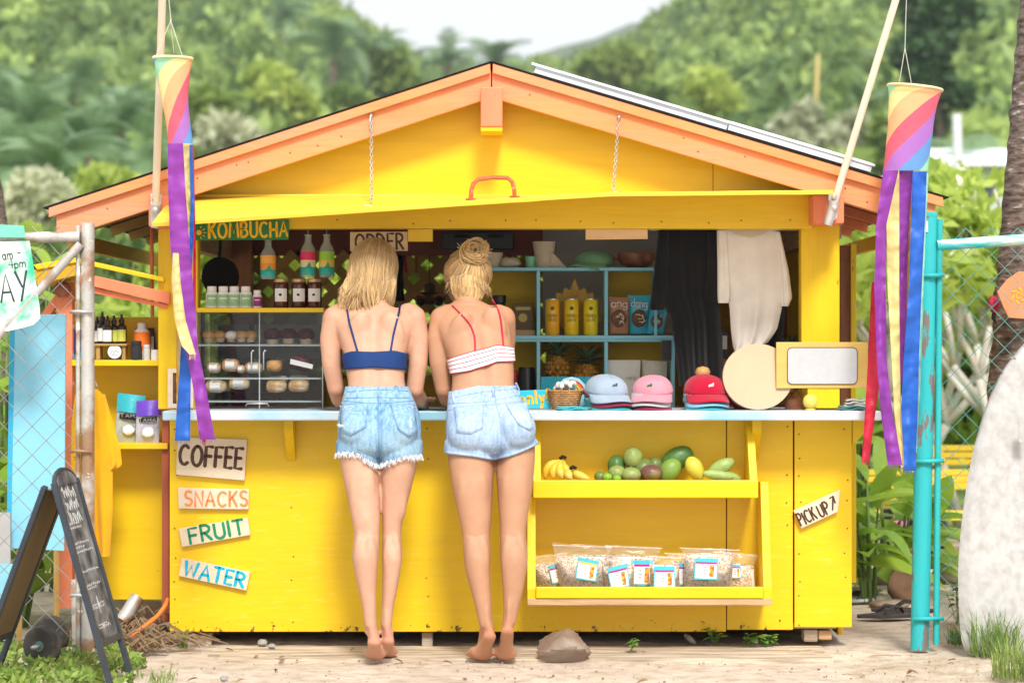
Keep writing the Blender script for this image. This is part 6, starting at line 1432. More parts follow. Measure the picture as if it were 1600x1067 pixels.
# ================================================================== left: shelf stand, gate, boards
AY = .10
AX = thing('shelf_stand','yellow and orange leaning shelf stand with small tilted roof beside the kiosk','shelf stand',P(185,930,AY))
def ab(a,b,c,d_,y0,y1,mat,nm,bev=.002): return MB().pbox(a,b,c,d_,y0,y1).build(nm,mat,AX,bev=bev)
ab(140,262,570,936,AY+.16,AY+.178,m_yel,'back_board'); ab(140,262,495,569.7,AY+.165,AY+.18,m_yel,'back_board')
ab(112,270,562,571,AY-.02,AY+.16,m_yelh,'shelf_board'); ab(150,262,692,701,AY-.02,AY+.16,m_yelh,'shelf_board')
ab(88,113,440,950,AY-.01,AY+.05,m_orp,'post'); ab(253,264,570,972,AY+.0,AY+.05,M('red_brown_paint',(.4,.1,.05),rough=.6,var=.15,scale=4,stretch=(6,6,1)),'post')
MB().tube([P(237,345,AY+.05),P(238,495,AY+.05)],.008,6).build('pipe',m_orp,AX,smooth=True)
# tilted roof
MB().prism([P(52,413,AY-.14),P(118,402,AY-.14),P(256,433,AY-.1),P(256,440,AY-.1),P(118,410,AY-.14),P(58,421,AY-.14)],(0,.3,0)).build('roof_board',m_yelh,AX,bev=.002)
MB().prism([P(52,421.4,AY-.13),P(118,410.4,AY-.13),P(118,430,AY-.13),P(58,445,AY-.13)],(0,.28,0)).build('roof_board',m_yin,AX,bev=.002)
for d_, pts in ((0,[(118,423),(265,457),(265,475),(118,441)]),(1,[(118,441.5),(262,475.5),(262,482),(118,452)])):
    MB().prism([P(a,b,AY-.1+d_*.02) for a,b in pts],(0,.03,0)).build('roof_rail',m_orp,AX,bev=.003)
MB().beam(P(66,500,AY+.02),P(100,455,AY+.02),.03,.05,up=(0,1,0)).build('brace',m_orp,AX,bev=.002)
MB().ball(P(97,452,AY-.03),(.035,.02,.03),8,6,fn=rnd_fn(3,.4)).build('knot',M('rusty_knot',(.3,.12,.07),rough=.8,var=.4,scale=20),AX,smooth=True)
# bottles on the shelf
Z1 = P(0,562,AY-.02).z; Z2 = P(0,692,AY-.02).z
m_amb = M('dark_bottle_glass',(.015,.01,.008),rough=.12,var=.1,spec=.6,bump=0)
ab(144,198,536.5,540,AY-.01,AY+.08,m_lath,'riser_board'); ab(150,156,540.3,561.7,AY,AY+.07,m_lath,'riser_leg'); ab(190,196,540.3,561.7,AY,AY+.07,m_lath,'riser_leg')
ZR = P(0,536.5,AY-.01).z
def spray(px, h, labmat, lab, Y=AY+.03):
    c = at(px,ZR,Y); r = 8*mpp(Y); H = h*mpp(Y); t = thing('dropper_bottle',lab,'bottle',c,'dark dropper bottles on the stand')
    MB().lathe([(r*.95,0),(r,.002),(r,H*.58),(r*.5,H*.66),(r*.45,H*.7)],c,16).build('glass',m_amb,t,smooth=True,autos=40)
    MB().lathe([(r*.55,H*.7),(r*.55,H*.84),(r*.28,H*.86),(r*.22,H)],c,12).build('dropper',m_blk,t,smooth=True,autos=40)
    q = [[Vector(c)+Vector((math.cos(a)*r*1.02,math.sin(a)*r*1.02,z)) for z in (H*.08,H*.48)] for a in [R(-150+i*10) for i in range(13)]]; MB().grid(q).build('label',labmat,t,smooth=True)
for px, h, mm in ((152,42,m_paper),(160,50,m_paper),(168,44,m_paper),(178,44,M('label_chartreuse',(.55,.58,.1),rough=.5,var=.1)),(190,46,M('label_chartreuse',None))):
    spray(px,h,mm,'dark dropper bottle with '+('white' if mm is m_paper else 'yellow green')+' label on the riser, '+{152:'nearest the gate post',160:'tallest of its row',168:'next to the yellow green labels',178:'beside the white labels',190:'at the end towards the kiosk'}[px],AY+.03+.03*(px%3))
t = thing('round_tin','round tin with white lid standing on edge under the riser','tin',at(179,Z1,AY)); c = P(179,549,AY-.005); MB().lathe([(.031,0),(.031,.02)],c+Vector((0,.02,0)),24,rot=Euler((R(90),0,0)).to_matrix()).build('rim',m_blk,t,smooth=True,autos=40); MB().lathe([(.027,0),(.027,.0012)],c+Vector((0,-.0005,0)),24,rot=Euler((R(90),0,0)).to_matrix()).build('lid',m_paper,t,smooth=True,autos=40)
mb = MB(); stroke(mb,[(-.016,-.006),(-.008,.006),(-.002,-.006),(.004,.005),(.016,-.002)],(c+Vector((0,-.0022,0)),Vector((1,0,0)),Vector((0,0,1)),Vector((0,-1,0))),.0009); stroke(mb,[(-.012,-.011),(.013,-.011)],(c+Vector((0,-.0022,0)),Vector((1,0,0)),Vector((0,0,1)),Vector((0,-1,0))),.0007); mb.build('script_print',m_dark,t)
t = thing('orange_bottle','white bottle with wide orange label on the shelf stand','bottle',at(222,Z1,AY+.07)); c = at(222,Z1,AY+.07); k = mpp(AY); MB().lathe([(12*k,0),(13*k,2*k),(13*k,44*k),(7*k,50*k),(7*k,57*k),(6*k,58*k)],c,18).build('body',M('white_plastic',None),t,smooth=True,autos=45)
q = [[Vector(c)+Vector((math.cos(a)*13.2*k,math.sin(a)*13.2*k,z*k)) for z in (14,44)] for a in [R(-180+i*10) for i in range(37)]]; MB().grid(q).build('label',M('orange_label',(.85,.2,.02),rough=.4,var=.08),t,smooth=True)
for px, w_, h, cc, lb in ((213,9,30,(.03,.03,.035),'square dark bottle in front of the orange one on the stand'),(229,5.5,24,(.6,.6,.58),'slim white tube with dark print on the stand'),(242,6.5,16,(.75,.74,.7),'squat white pot on the shelf stand'),(255,5.5,15,(.1,.5,.6),'tiny turquoise pot at the shelf end')):
    lathe_thing('cosmetic_pot',lb,'pot',px,Z1,AY+.0,[(w_*.95,0),(w_,1),(w_,h*.72),(w_*.85,h*.74),(w_*.9,h*.76),(w_*.9,h*.97),(w_*.8,h)],M('pot_%d'%px,cc,rough=.4,var=.1))
t = thing('black_display_card','black card with silver print leaning at the back of the shelf stand','card',at(227,Z1,AY+.12)); MB().prism([P(208,561,AY+.1),P(247,561,AY+.1),P(241,512,AY+.14),P(212,512,AY+.14)],(0,.004,0)).build('card',m_blk,t); MB().pbox(232,240,525,548,AY+.085,AY+.087).build('print',m_grey,t)
o = lathe_thing('blue_can','dark blue and turquoise can half hidden by the gate post','can',124,Z1,AY+.05,[(10,0),(11,1),(11,46),(10,47)],M('blue_can',(.01,.04,.2),rough=.4,var=.1,col2=(.02,.35,.5),c2=(.5,.52),c2scale=6))
for quad, c1, c2, lb, Y in (([(184,613),(228,618),(212,692),(179,692)],(.03,.42,.5),(.42,.48,.42),'turquoise topped pouch of dried fruit on the lower stand shelf',AY+.08),([(213,626),(253,624),(248,692),(212,692)],(.13,.05,.5),(.5,.52,.6),'purple topped pouch of dried fruit on the lower stand shelf',AY+.03)):
    t,_ = pouch('dried_fruit_pouch',lb,'pouch',quad,Y,.025,M('pouch_'+lb[:5],c2,rough=.3,var=.25,scale=25,spec=.5,bump=.2,bscale=20))
    (ax,ay),(bx,by),(cx,cy),(dx,dy) = quad
    top = [[P(ax+(bx-ax)*j/8+((dx-ax)*(1-j/8)+(cx-bx)*j/8)*u, ay+(by-ay)*j/8+(692-ay)*u, Y-.012-.026*math.sin(math.pi*j/8)*min(1,u*2.2+.25)) for j in range(9)] for u in (.0,.12,.24,.36)]
    MB().grid(top).build('coloured_top',M('pouchtop_'+lb[:5],c1,rough=.35,var=.1,spec=.5),t,smooth=True)
    bd_ = [[P(ax+(bx-ax)*j/8+((dx-ax)*(1-j/8)+(cx-bx)*j/8)*u, ay+(by-ay)*j/8+(692-ay)*u, Y-.012-.026*math.sin(math.pi*j/8)) for j in range(1,8)] for u in (.4,.5)]
    MB().grid(bd_).build('dark_band',m_dark,t,smooth=True)
    mb = MB(); lettering(mb,'ISLAND' if False else 'TAHAI',P(ax+4,ay+(692-ay)*.49,Y-.040),P(bx-7,ay+(692-ay)*.49,Y-.040),6*mpp(Y),.0006); mb.build('lettering',m_paper,t)
    MB().ball(P((ax+bx+cx+dx)/4,ay+(692-ay)*.74,Y-.026),(10*mpp(Y),.006,8*mpp(Y)),10,7,fn=rnd_fn(ax,.3)).build('fruit_print',m_paper,t,smooth=True)
# yellow T-shirt hung on the stand
m_ty = cloth('golden',(.82,.42,.01)); t = thing('hanging_tshirt','golden yellow T-shirt with black print hanging behind the gate post','T-shirt',P(145,870,-.06))
ts = drape([(607,128,152),(618,116,163),(660,112,168),(720,111,176),(800,116,176),(868,122,172)],-.06,18,.022,3,.02,3,.15).build('body',m_ty,t,smooth=True)
drape([(615,152,164),(650,156,174),(700,162,188),(727,168,191),(733,171,180)],-.05,8,.01,2,.014,4).build('sleeve',m_ty,t,smooth=True)
mb = MB(); rg = random.Random(5)
for i in range(9): stroke(mb,[(random.uniform(-.01,.01),0),(rg.uniform(-.012,.012),.006),(rg.uniform(-.01,.01),.012)],(P(121+rg.uniform(-3,3),648+i*14,-.105),Vector((1,0,0)),Vector((0,0,1)),Vector((0,-1,0))),.0016)
for i in range(11): stroke(mb,[(0,0),(rg.uniform(-.003,.003),.005)],(P(143+rg.uniform(-1,1),672+i*6,-.105),Vector((1,0,0)),Vector((0,0,1)),Vector((0,-1,0))),.0009)
mb.build('print',m_dark,t)
MB().tube([P(152,606,-.05),P(150,598,-.04),P(146,594,0),P(140,592,AY)],.003,6).build('hanger',m_steel,t,smooth=True)
# light blue board behind the gate
t = thing('blue_board','large sky blue board leaning behind the chain-link gate','board',P(58,855,-.2)); MB().prism([P(14,856,-.22),P(100,860,-.22),P(103,490,-.2),P(20,493,-.2)],(0,.016,0)).build('panel',M('board_blue',(.25,.6,.78),rough=.55,var=.05,scale=3,dirt=((.35,.6,.68),.4,3)),t,bev=.002)
MB().prism([P(10,856,-.222),P(17,856,-.222),P(23,493,-.202),P(15,494,-.202)],(0,.018,0)).build('edge_strip',M('strip_blue',(.03,.4,.65),rough=.55,var=.05),t,bev=.001)
for px in (30,88): MB().tube([P(px,858,-.21),Vector((P(px,0,-.2).x,-.2,-.01))],.012,6).build('leg',m_lath,t)
t = thing('metal_sheet','weathered grey sheet standing behind the gate at its foot','panel',P(5,930,-.3)); MB().pbox(-30,16,800,1000,-.3,-.285).build('sheet',m_grey,t); MB().pbox(-30,22,880,935,-.31,-.301).build('rail',m_blue,t)
# the grey gate
GY = -.46
m_galv = M('galvanised_pipe',(.5,.49,.46),rough=.55,metal=.35,var=.12,scale=10,col2=(.33,.2,.12),c2=(.47,.57),c2scale=7,wear=((.75,.73,.68),.62,15),bump=.2,bscale=90)
G = thing('chain_link_gate','galvanised pipe gate with grey chain-link mesh and rust stains','gate',(P(60,0,GY).x,GY,0))
MB().tube([P(137,348,GY),P(137,1034,GY)],.0255,14).build('post',m_galv,G,smooth=True,autos=50)
MB().tube([P(122,352,GY-.01),P(122,1010,GY-.01)],.0085,8).build('hinge_rod',m_galv,G,smooth=True,autos=50)
MB().tube([P(-60,371,GY-.01),P(125,370,GY-.01)],.0205,12).build('top_rail',m_galv,G,smooth=True,autos=50)
MB().tube([P(-60,588,GY-.03),P(126,381,GY-.03)],.0165,12).build('brace',m_galv,G,smooth=True,autos=50)
for py in (487,705,930): MB().tube([P(110,py,GY-.02),P(118,py-1,GY-.035),P(144,py,GY-.03)],.0065,6).build('hinge_strap',m_galv,G,smooth=True)
MB().tube([P(122,905,GY+.05),P(125,1020,GY+.05)],.028,10).build('stump',M('rusty_white_pipe',(.62,.56,.48),rough=.7,var=.1,col2=(.35,.15,.06),c2=(.5,.65),c2scale=5),G,smooth=True,autos=50)
def chainlink(x0,x1,z0,z1,Y,parent,mat,p=.068,r=.0016,ang=0,ox=0):
    """woven zigzag wires, each hooked round its neighbour"""
    mb = MB(); n = int((x1-x0)/p)+1; h = p*1.02; k = int((z1-z0)/h)
    for i in range(n):
        pts = []
        for j in range(k+1):
            x = x0+i*p+(0 if (j+i) % 2 else p*1.0); z = z0+j*h; pts.append(Vector((min(x,x1+p*.5),Y+(.0022 if (j+i) % 2 else -.0022)+ang*(x-x0),z)))
        mb.tube(pts,r,4)
    o = mb.build('chain_link_mesh',mat,parent); o['kind'] = 'stuff'; return o
chainlink(P(-80,0,GY).x,P(116,0,GY).x,P(0,1000,GY).z,P(0,352,GY).z,GY-.012,G,M('galv_wire',(.27,.26,.25),rough=.5,metal=.5,var=.2,scale=30,bump=0),p=.052,r=.0023)
# gate wheel
m_tyre = M('old_rubber',(.06,.055,.05),rough=.9,var=.3,scale=12,col2=(.25,.2,.15),c2=(.5,.7),c2scale=6)
for i, (px, Y, lb, r) in enumerate(((66,-.66,'small rubber cart wheel lying near the chalkboard foot',.075),(80,-.35,'small rubber cart wheel behind the other under the gate',.075))):
    c = Vector((P(px,0,Y).x,Y,r)); t = thing('cart_wheel',lb,'wheel',(c.x,Y,0)); rt = Euler((R(90),0,R(-25))).to_matrix()
    mb = MB(); mb.lathe([(r*.62,-.018),(r*.9,-.024),(r,-.012),(r,.012),(r*.9,.024),(r*.62,.018)],c,24,rot=rt).build('tyre',m_tyre,t,smooth=True,autos=60)
    MB().lathe([(r*.1,-.022),(r*.25,-.022),(r*.3,-.008),(r*.6,-.012),(r*.63,.0),(r*.6,.012),(r*.3,.008),(r*.25,.022),(r*.1,.022)],c,20,rot=rt).build('rim',M('wheel_green',(.12,.2,.18),rough=.6,var=.2,wear=((.3,.16,.08),.55,12)),t,smooth=True,autos=40)
    MB().tube([c-rt@Vector((0,0,.03)),c+rt@Vector((0,0,.06))],.008,8).build('axle',m_steel,t,smooth=True)
# hours sign
SG = thing('hours_sign','hand painted white and green paper sign with opening hours hung on the gate','sign',P(20,525,GY-.05))
MB().prism([P(a,b,GY-.045) for a,b in ((-60,378),(8,377),(46,376),(50,400),(56,440),(62,480),(63,497),(52,507),(38,511),(12,517),(-10,514),(-60,520))],(0,.003,0)).build('paper',M('painted_paper',(.72,.78,.7),rough=.7,var=.04,scale=5,col2=(.05,.55,.3),c2=(.44,.6),c2scale=9),SG)
mb = MB()
lettering(mb,'7',P(-9,413,GY-.0452),P(1,412,GY-.0452),18*mpp(GY),.0035); lettering(mb,'am -',P(5,406,GY-.0452),P(33,401,GY-.0452),16*mpp(GY),.0018); lettering(mb,'4pm',P(14,419,GY-.0452),P(40,417,GY-.0452),15*mpp(GY),.0018,gap=.2)
lettering(mb,'DAY',P(-22,474,GY-.0452),P(45,468,GY-.0452),44*mpp(GY),.0042,gap=.2); mb.build('lettering',brush('ink',(.03,.06,.07)),SG)
MB().prism([P(-40,370,GY-.04),P(40,371,GY-.04),P(37,352,GY-.05),P(-40,349,GY-.05)],(0,.002,0)).build('top_flap',M('aqua_paper',(.2,.62,.5),rough=.7,var=.1),SG)
# sandwich board
m_frame = M('slate_frame',(.035,.045,.06),rough=.55,var=.2,scale=10,wear=((.2,.2,.2),.68,20)); 
def chalkmat():
    m = bpy.data.materials.new('chalkboard'); m.use_nodes = True; t = m.node_tree; L = t.links; b = t.nodes["Principled BSDF"]; tc = nd(t,"ShaderNodeTexCoord"); n = nd(t,"ShaderNodeTexNoise"); n.inputs['Scale'].default_value = 14; n.inputs['Detail'].default_value = 8; L.new(tc.outputs['Object'],n.inputs[0])
    r = nd(t,"ShaderNodeValToRGB"); r.color_ramp.elements[0].position = .35; r.color_ramp.elements[0].color = (.03,.03,.032,1); r.color_ramp.elements[1].position = .8; r.color_ramp.elements[1].color = (.3,.3,.3,1); L.new(n.outputs[0],r.inputs[0]); L.new(r.outputs[0],b.inputs['Base Color']); b.inputs['Roughness'].default_value = .8; return m
m_chalk = chalkmat(); m_chk = M('chalk',(.62,.62,.6),rough=.95,var=.2,scale=60,bump=0)
SB = thing('sandwich_board','black A-frame chalkboard sign with chalk writing by the gate','chalkboard',(-1.6,-1.1,0))
Wv = Vector((.022,.29,0)); T0 = Vector((-1.556,-1.235,.70)); F0 = Vector((-1.362,-1.225,.0)); B0 = Vector((-1.86,-1.11,.0))
for foot_, nm in ((F0,'front'),(B0,'back')):
    top = T0 if nm == 'front' else T0+Vector((-.03,.0,-.012)); d = (top-foot_)
    for k in (0,1): MB().beam(foot_+Wv*k,top+Wv*k,.03,.018,up=Wv.cross(d)).build('leg',m_frame,SB,bev=.002)
    n = d.cross(Wv).normalized(); 
    if nm == 'back': n = -n
    if n.z < 0: n = -n
    a = foot_+d*.21; wu = Wv.normalized(); A = [a+wu*.012,a+Wv-wu*.012,top+Wv-wu*.012-d*.02,top+wu*.012-d*.02]
    MB().prism([p-n*.004 for p in A],n*.006).build('panel',m_chalk if nm == 'front' else M('board_back',(.2,.14,.075),rough=.7,var=.15,scale=4),SB)
    MB().beam(a,a+Wv,.022,.016,up=n).build('rail',m_frame,SB,bev=.002)
    if nm == 'front':
        # rounded head
        c = top+Wv*.5-d*.02; pts = [c+Wv*.5*math.cos(q)+d.normalized()*.055*math.sin(q) for q in [math.pi*j/10 for j in range(11)]]
        MB().prism([p-n*.006 for p in pts],n*.011).build('head',m_chalk,SB); MB().tube(pts,.008,6).build('head_frame',m_frame,SB,smooth=True)
        mb = MB(); rg = random.Random(9); dn = d.normalized(); fr = (a+n*.0024,wu,dn,n); WL = Wv.length; HL = (d*.79).length
        def scr(x0,x1,y,h,sw):
            pts = []; k = max(4,int((x1-x0)/.009))
            for j in range(k+1): pts.append((x0+(x1-x0)*j/k,y+h*(.5+.5*math.sin(j*2.1+rg.random()*1.5))*rg.uniform(.5,1)))
            stroke(mb,pts,fr,sw,.0008)
        for j in range(3): scr(.06,.22,HL-.06-j*.045,.05,.0032)
        for y in (.42,.405,.35,.335,.32,.25,.2,.19,.13,.12,.06,.05): scr(.03 if y > .1 else .05,rg.uniform(.14,.26),y,.011,.0012)
        scr(.12,.13,.1,.1,.0016)
        mb.build('chalk_writing',m_chk,SB)
MB().tube([T0+Vector((-.012,0,-.02)),T0+Wv+Vector((-.012,0,-.02))],.006,6).build('hinge',m_steel,SB,smooth=True)
# palm husk litter, hose and pipe under the stand
rg = random.Random(21); mb = MB()
for i in range(260):
    x = rg.uniform(-1.62,-1.3); y = rg.uniform(-.3,.3); z = abs(rg.gauss(0,.045))*max(.2,1-abs(x+1.48)/.2); a = rg.uniform(-.7,.7)+(.4 if rg.random() < .5 else 2.6); L_ = rg.uniform(.06,.22); s = rg.uniform(.2,.5)
    mb.tube([(x,y,z+.005),(x+L_*.5*math.cos(a),y+L_*.2*math.sin(a),z+.02+s*.05),(x+L_*math.cos(a),y+L_*.5*math.sin(a),z*.5+.004)],[.003,.0045,.002],4)
o = mb.build('dry_palm_litter',M('dry_husk',(.24,.16,.09),rough=.95,var=.4,scale=20),None); tag(o,'heap of dry brown palm husk under the shelf stand','litter',kind='stuff')
pts = [P(175,1010,-.2),P(195,1000,-.15),P(225,978,-.1),P(245,962,-.04),P(258,945,.0),P(262,935,.05)]
o = MB().tube([Vector(p) for p in catm([tuple(p) for p in pts],6)],.0085,8).build('orange_hose',M('orange_rubber',(.75,.2,.04),rough=.5,var=.08,bump=0),None,smooth=True); tag(o,'orange cable looping down beside the kiosk corner','cable')
o = MB().tube([P(190,970,.05),P(215,932,.1)],.028,12).build('grey_pipe',m_galv,None,smooth=True,autos=50); tag(o,'short grey drain pipe under the shelf stand','pipe')
o = MB().pbox(226,300,940,1006,.5,.53).build('dark_plank',m_oldwood,None); tag(o,'old plank leaning in the gap under the kiosk corner','plank')
# ================================================================== right: turquoise fence, surfboard, palm
TY = -.16
m_turq = M('turquoise_paint',(.03,.43,.45),rough=.5,var=.06,scale=5,col2=(.02,.38,.43),c2=(.4,.7),c2scale=3,wear=((.17,.155,.14),.555,10),stretch=(1,1,.28),bump=.3,bscale=50)
m_turq2 = M('turquoise_thin',(.03,.42,.42),rough=.5,var=.1,scale=5,wear=((.3,.3,.28),.68,14),bump=.2)
FN = thing('turquoise_fence','turquoise painted pipe gate post with chain-link fence and faded top rail','fence',(P(1440,0,TY).x,TY,0))
MB().tube([P(1437,1014,TY),P(1450,338,TY)],.036,16).build('post',m_turq,FN,smooth=True,autos=50)
MB().lathe([(.037,0),(.037,.012),(.03,.016)],P(1450,338,TY),16).build('post_cap',m_turq2,FN,smooth=True,autos=50)
GY2 = TY-.01
MB().tube([P(1463,1006,GY2),P(1468,342,GY2)],.0125,8).build('gate_stile',m_turq2,FN,smooth=True,autos=50)
MB().tube([P(1464,383,GY2),P(1640,371,GY2)],.0215,12).build('top_rail',M('worn_turquoise_rail',(.05,.5,.52),rough=.5,var=.1,col2=(.75,.72,.62),c2=(.45,.62),c2scale=9,stretch=(.6,1,3)),FN,smooth=True,autos=50)
for py in (430,720,966): MB().tube([P(1426+(1014-py)*.019,py,TY-.038),P(1445+(1014-py)*.019,py,TY-.046),P(1474,py-1,GY2-.016)],.009,6).build('hinge_strap',m_turq2,FN,smooth=True)
m_wire2 = M('green_wire',(.08,.28,.25),rough=.5,metal=.2,var=.3,scale=40,wear=((.25,.14,.07),.62,20),bump=0)
chainlink(P(1468,0,GY2).x,P(1680,0,GY2).x,P(0,1000,GY2).z,P(0,350,GY2).z,GY2,FN,m_wire2,p=.05,r=.0022)
MB().pbox(1440,1450,345,362,TY-.0395,TY-.038).build('sticker',m_paper,FN)
# surfboard leaning on the fence
BY = -.3
m_surf = M('waxed_board',(.48,.475,.465),rough=.5,var=.05,scale=4,col2=(.36,.34,.31),c2=(.4,.75),c2scale=30,bump=.15,bscale=60,spec=.4,stretch=(1,1,.8))
S_ = thing('surfboard','white surfboard with dirty wax standing upright against the fence','surfboard',(P(1642,0,BY).x,BY,0))
prof = [(1022,128),(1000,139),(940,142),(880,141),(800,132),(720,117),(650,97),(590,70),(555,45),(530,22),(518,2)]; cx = 1642; rows = []
pr = catm([(a,b) for a,b in prof],4); nn = 20
zl = [P(cx,a,BY) for a,b in pr]
for (py,hw) in pr:
    c = P(cx,py,BY); tz = (1022-py)/500; c.y = BY+.16*tz-.05*tz*tz*0; c.z = max(c.z,.004); r = []
    w_ = max(.004,hw*mpp(BY)); th = .032*min(1,hw/60+.15)
    for j in range(nn):
        a = 2*math.pi*j/nn; r.append(c+Vector((w_*math.copysign(abs(math.cos(a))**.8,math.cos(a)),th*math.copysign(abs(math.sin(a))**.7,math.sin(a)),0)))
    rows.append(r)
mb = MB().grid(rows,closed=True); k = len(mb.v); mb.f += [list(range(nn)),list(range(k-nn,k))[::-1]]; mb.m += [0,0]; mb.build('deck',m_surf,S_,smooth=True,autos=70)
MB().pbox(1592,1606,655,690,BY-.0,BY+.004).build('sticker',m_surf,S_)
MB().tube([P(1642,1012,BY-.034),P(1642,800,BY+.02),P(1642,560,BY+.1)],.002,5).build('stringer',M('stringer',(.4,.28,.16),rough=.6),S_)
# leaning palm trunk
m_palm = bpy.data.materials.new('palm_bark'); m_palm.use_nodes = True
def bark(m):
    t = m.node_tree; L = t.links; b = t.nodes["Principled BSDF"]; tc = nd(t,"ShaderNodeTexCoord")
    mp = nd(t,"ShaderNodeMapping"); mp.inputs['Scale'].default_value = (.8,.8,2.2); L.new(tc.outputs['Object'],mp.inputs[0])
    n = nd(t,"ShaderNodeTexNoise"); n.inputs['Scale'].default_value = 20; n.inputs['Detail'].default_value = 9; L.new(mp.outputs[0],n.inputs[0]); r = nd(t,"ShaderNodeValToRGB"); e = r.color_ramp.elements
    e[0].position = .33; e[0].color = (.06,.038,.03,1); e[1].position = .62; e[1].color = (.22,.16,.13,1); x = e.new(.7); x.color = (.5,.46,.42,1); L.new(n.outputs[0],r.inputs[0]); L.new(r.outputs[0],b.inputs['Base Color'])
    b.inputs['Roughness'].default_value = .95; bp = nd(t,"ShaderNodeBump"); bp.inputs['Distance'].default_value = .03; bp.inputs['Strength'].default_value = .8; L.new(n.outputs[0],bp.inputs['Height']); L.new(bp.outputs[0],b.inputs['Normal'])
bark(m_palm)
def trunk(name, pts, r0, r1, parent, rings=60, seed=0):
    """ringed trunk: leaf scars stand proud"""
    rg = random.Random(seed); P3 = catm([tuple(p) for p in pts],max(4,rings//max(1,len(pts)-1))); rows = []; n = 16; k = len(P3)
    for i, p in enumerate(P3):
        p = Vector(p); rr = (r0+(r1-r0)*i/k)*(1+.07*(i%3 == 0)+rg.uniform(-.03,.03)); rows.append([p+Vector((math.cos(2*math.pi*j/n)*rr*(1+.04*mnoise.noise(Vector((j*.7,i*.5,seed)))),math.sin(2*math.pi*j/n)*rr,.01*mnoise.noise(Vector((j*.5,i,seed))))) for j in range(n)])
    return MB().grid(rows,closed=True).build(name,m_palm,parent,smooth=True)
frond_me = {}
def frond_mesh(L_, n=34, droop=1.2, w_=.36):
    mb = MB(); pts = []
    for i in range(n+1):
        t = i/n; a = droop*t; pts.append(Vector((L_*math.sin(a)/droop*.95,0,L_*.25*math.sin(min(1,t*1.6)*math.pi*.5)-L_*(1-math.cos(a))/droop*.9)))
    mb.tube(pts,[.03*L_/3*(1-.8*i/n) for i in range(n+1)],4)
    for i in range(3,n+1):
        for s in (-1,1):
            l = w_*.75*L_*math.sin(math.pi*min(1,.12+.85*i/n))**.6; p = pts[i]; d = (pts[i]-pts[i-1]).normalized(); tip = p+Vector((0,s*l*.85,-l*.42))+d*l*.45; wv = d*L_*.008
            mid = p.lerp(tip,.5)+Vector((0,0,l*.1)); mb.add([p-wv,p+wv,mid+wv,tip,mid-wv],[(0,1,2,4),(4,2,3)])
    return mb
m_frond = leafmat('palm_frond',(.1,.22,.09),(.42,.56,.3),transl=.3,rough=.35,spec=.5)
for key, dr in (('a',1.1),('b',1.6),('c',.75)):
    me = frond_mesh(3.0,34,dr).mesh('frond'); me.materials.append(m_frond); frond_me[key] = me
def palm(label, base, top, r0, r1, nf, s, seed, group=None, lean=None, rings=60):
    t = thing('palm_tree',label,'palm tree',base,group); b = Vector(base); tp = Vector(top); mid = b.lerp(tp,.5)+Vector(lean or (0,0,0)); trunk('trunk',[b,b.lerp(mid,.5),mid,mid.lerp(tp,.5),tp],r0,r1,t,rings,seed); rg = random.Random(seed)
    for i in range(nf):
        a = i*2.4+rg.uniform(-.2,.2); e = rg.uniform(-.15,1.15) if i > nf*.25 else rg.uniform(.9,1.35); k = rg.choice('aab' if e > .5 else 'bba')
        link(frond_me[k],'frond',t,Matrix.Translation(tp-b)@Euler((rg.uniform(-.4,.4),0,a)).to_matrix().to_4x4()@Euler((0,-e,0)).to_matrix().to_4x4()@Matrix.Scale(s*rg.uniform(.85,1.1),4))
    return t
tr = palm('tall palm with rough scarred trunk behind the turquoise fence',Vector((P(1556,0,.75).x,.75,-.02)),P(1700,-900,.8),.115,.085,14,.9,2,lean=(0,0,0),rings=120)
def trunk_x(py): return np.interp(py,[0,1],[0,1])
t = thing('orange_plaque','round-edged orange plaque with yellow brush pattern nailed to the palm trunk','plaque',P(1592,495,.55))
MB().prism([P(a,b,.52) for a,b in ((1558,456),(1574,436),(1592,424),(1618,424),(1625,470),(1605,498),(1576,496),(1568,480))],(0,.014,0)).build('plaque',M('orange_plaque',(.8,.26,.12),rough=.6,var=.1),t,bev=.003)
mb = MB()
for k in range(6): stroke(mb,[(math.cos(a)*rr,math.sin(a)*rr) for a, rr in [(R(60*k+7*j),.02+.012*j/4) for j in range(5)]],(P(1592,462,.5188),Vector((1,0,0)),Vector((0,0,1)),Vector((0,-1,0))),.004)
stroke(mb,[(math.cos(R(a))*.012,math.sin(R(a))*.012) for a in range(0,361,40)],(P(1592,462,.5188),Vector((1,0,0)),Vector((0,0,1)),Vector((0,-1,0))),.003)
mb.build('brush_pattern',brush('gold',(.8,.42,.02)),t)
t = thing('red_hibiscus','dark red flower tied to the palm trunk beside the plaque','flower',P(1556,490,.6))
for k in range(6): MB().ball(P(1553+4*math.cos(k),475+6*math.sin(k*1.1)*1.2,.58+.01*k),(.014,.01,.02),8,5).build('petal',M('petal_red',(.4,.02,.06),rough=.6,var=.2),t,smooth=True)
MB().tube([P(1554,482,.6),P(1552,497,.6),P(1556,504,.62)],[.008,.009,.004],6).build('stem',m_dark,t)
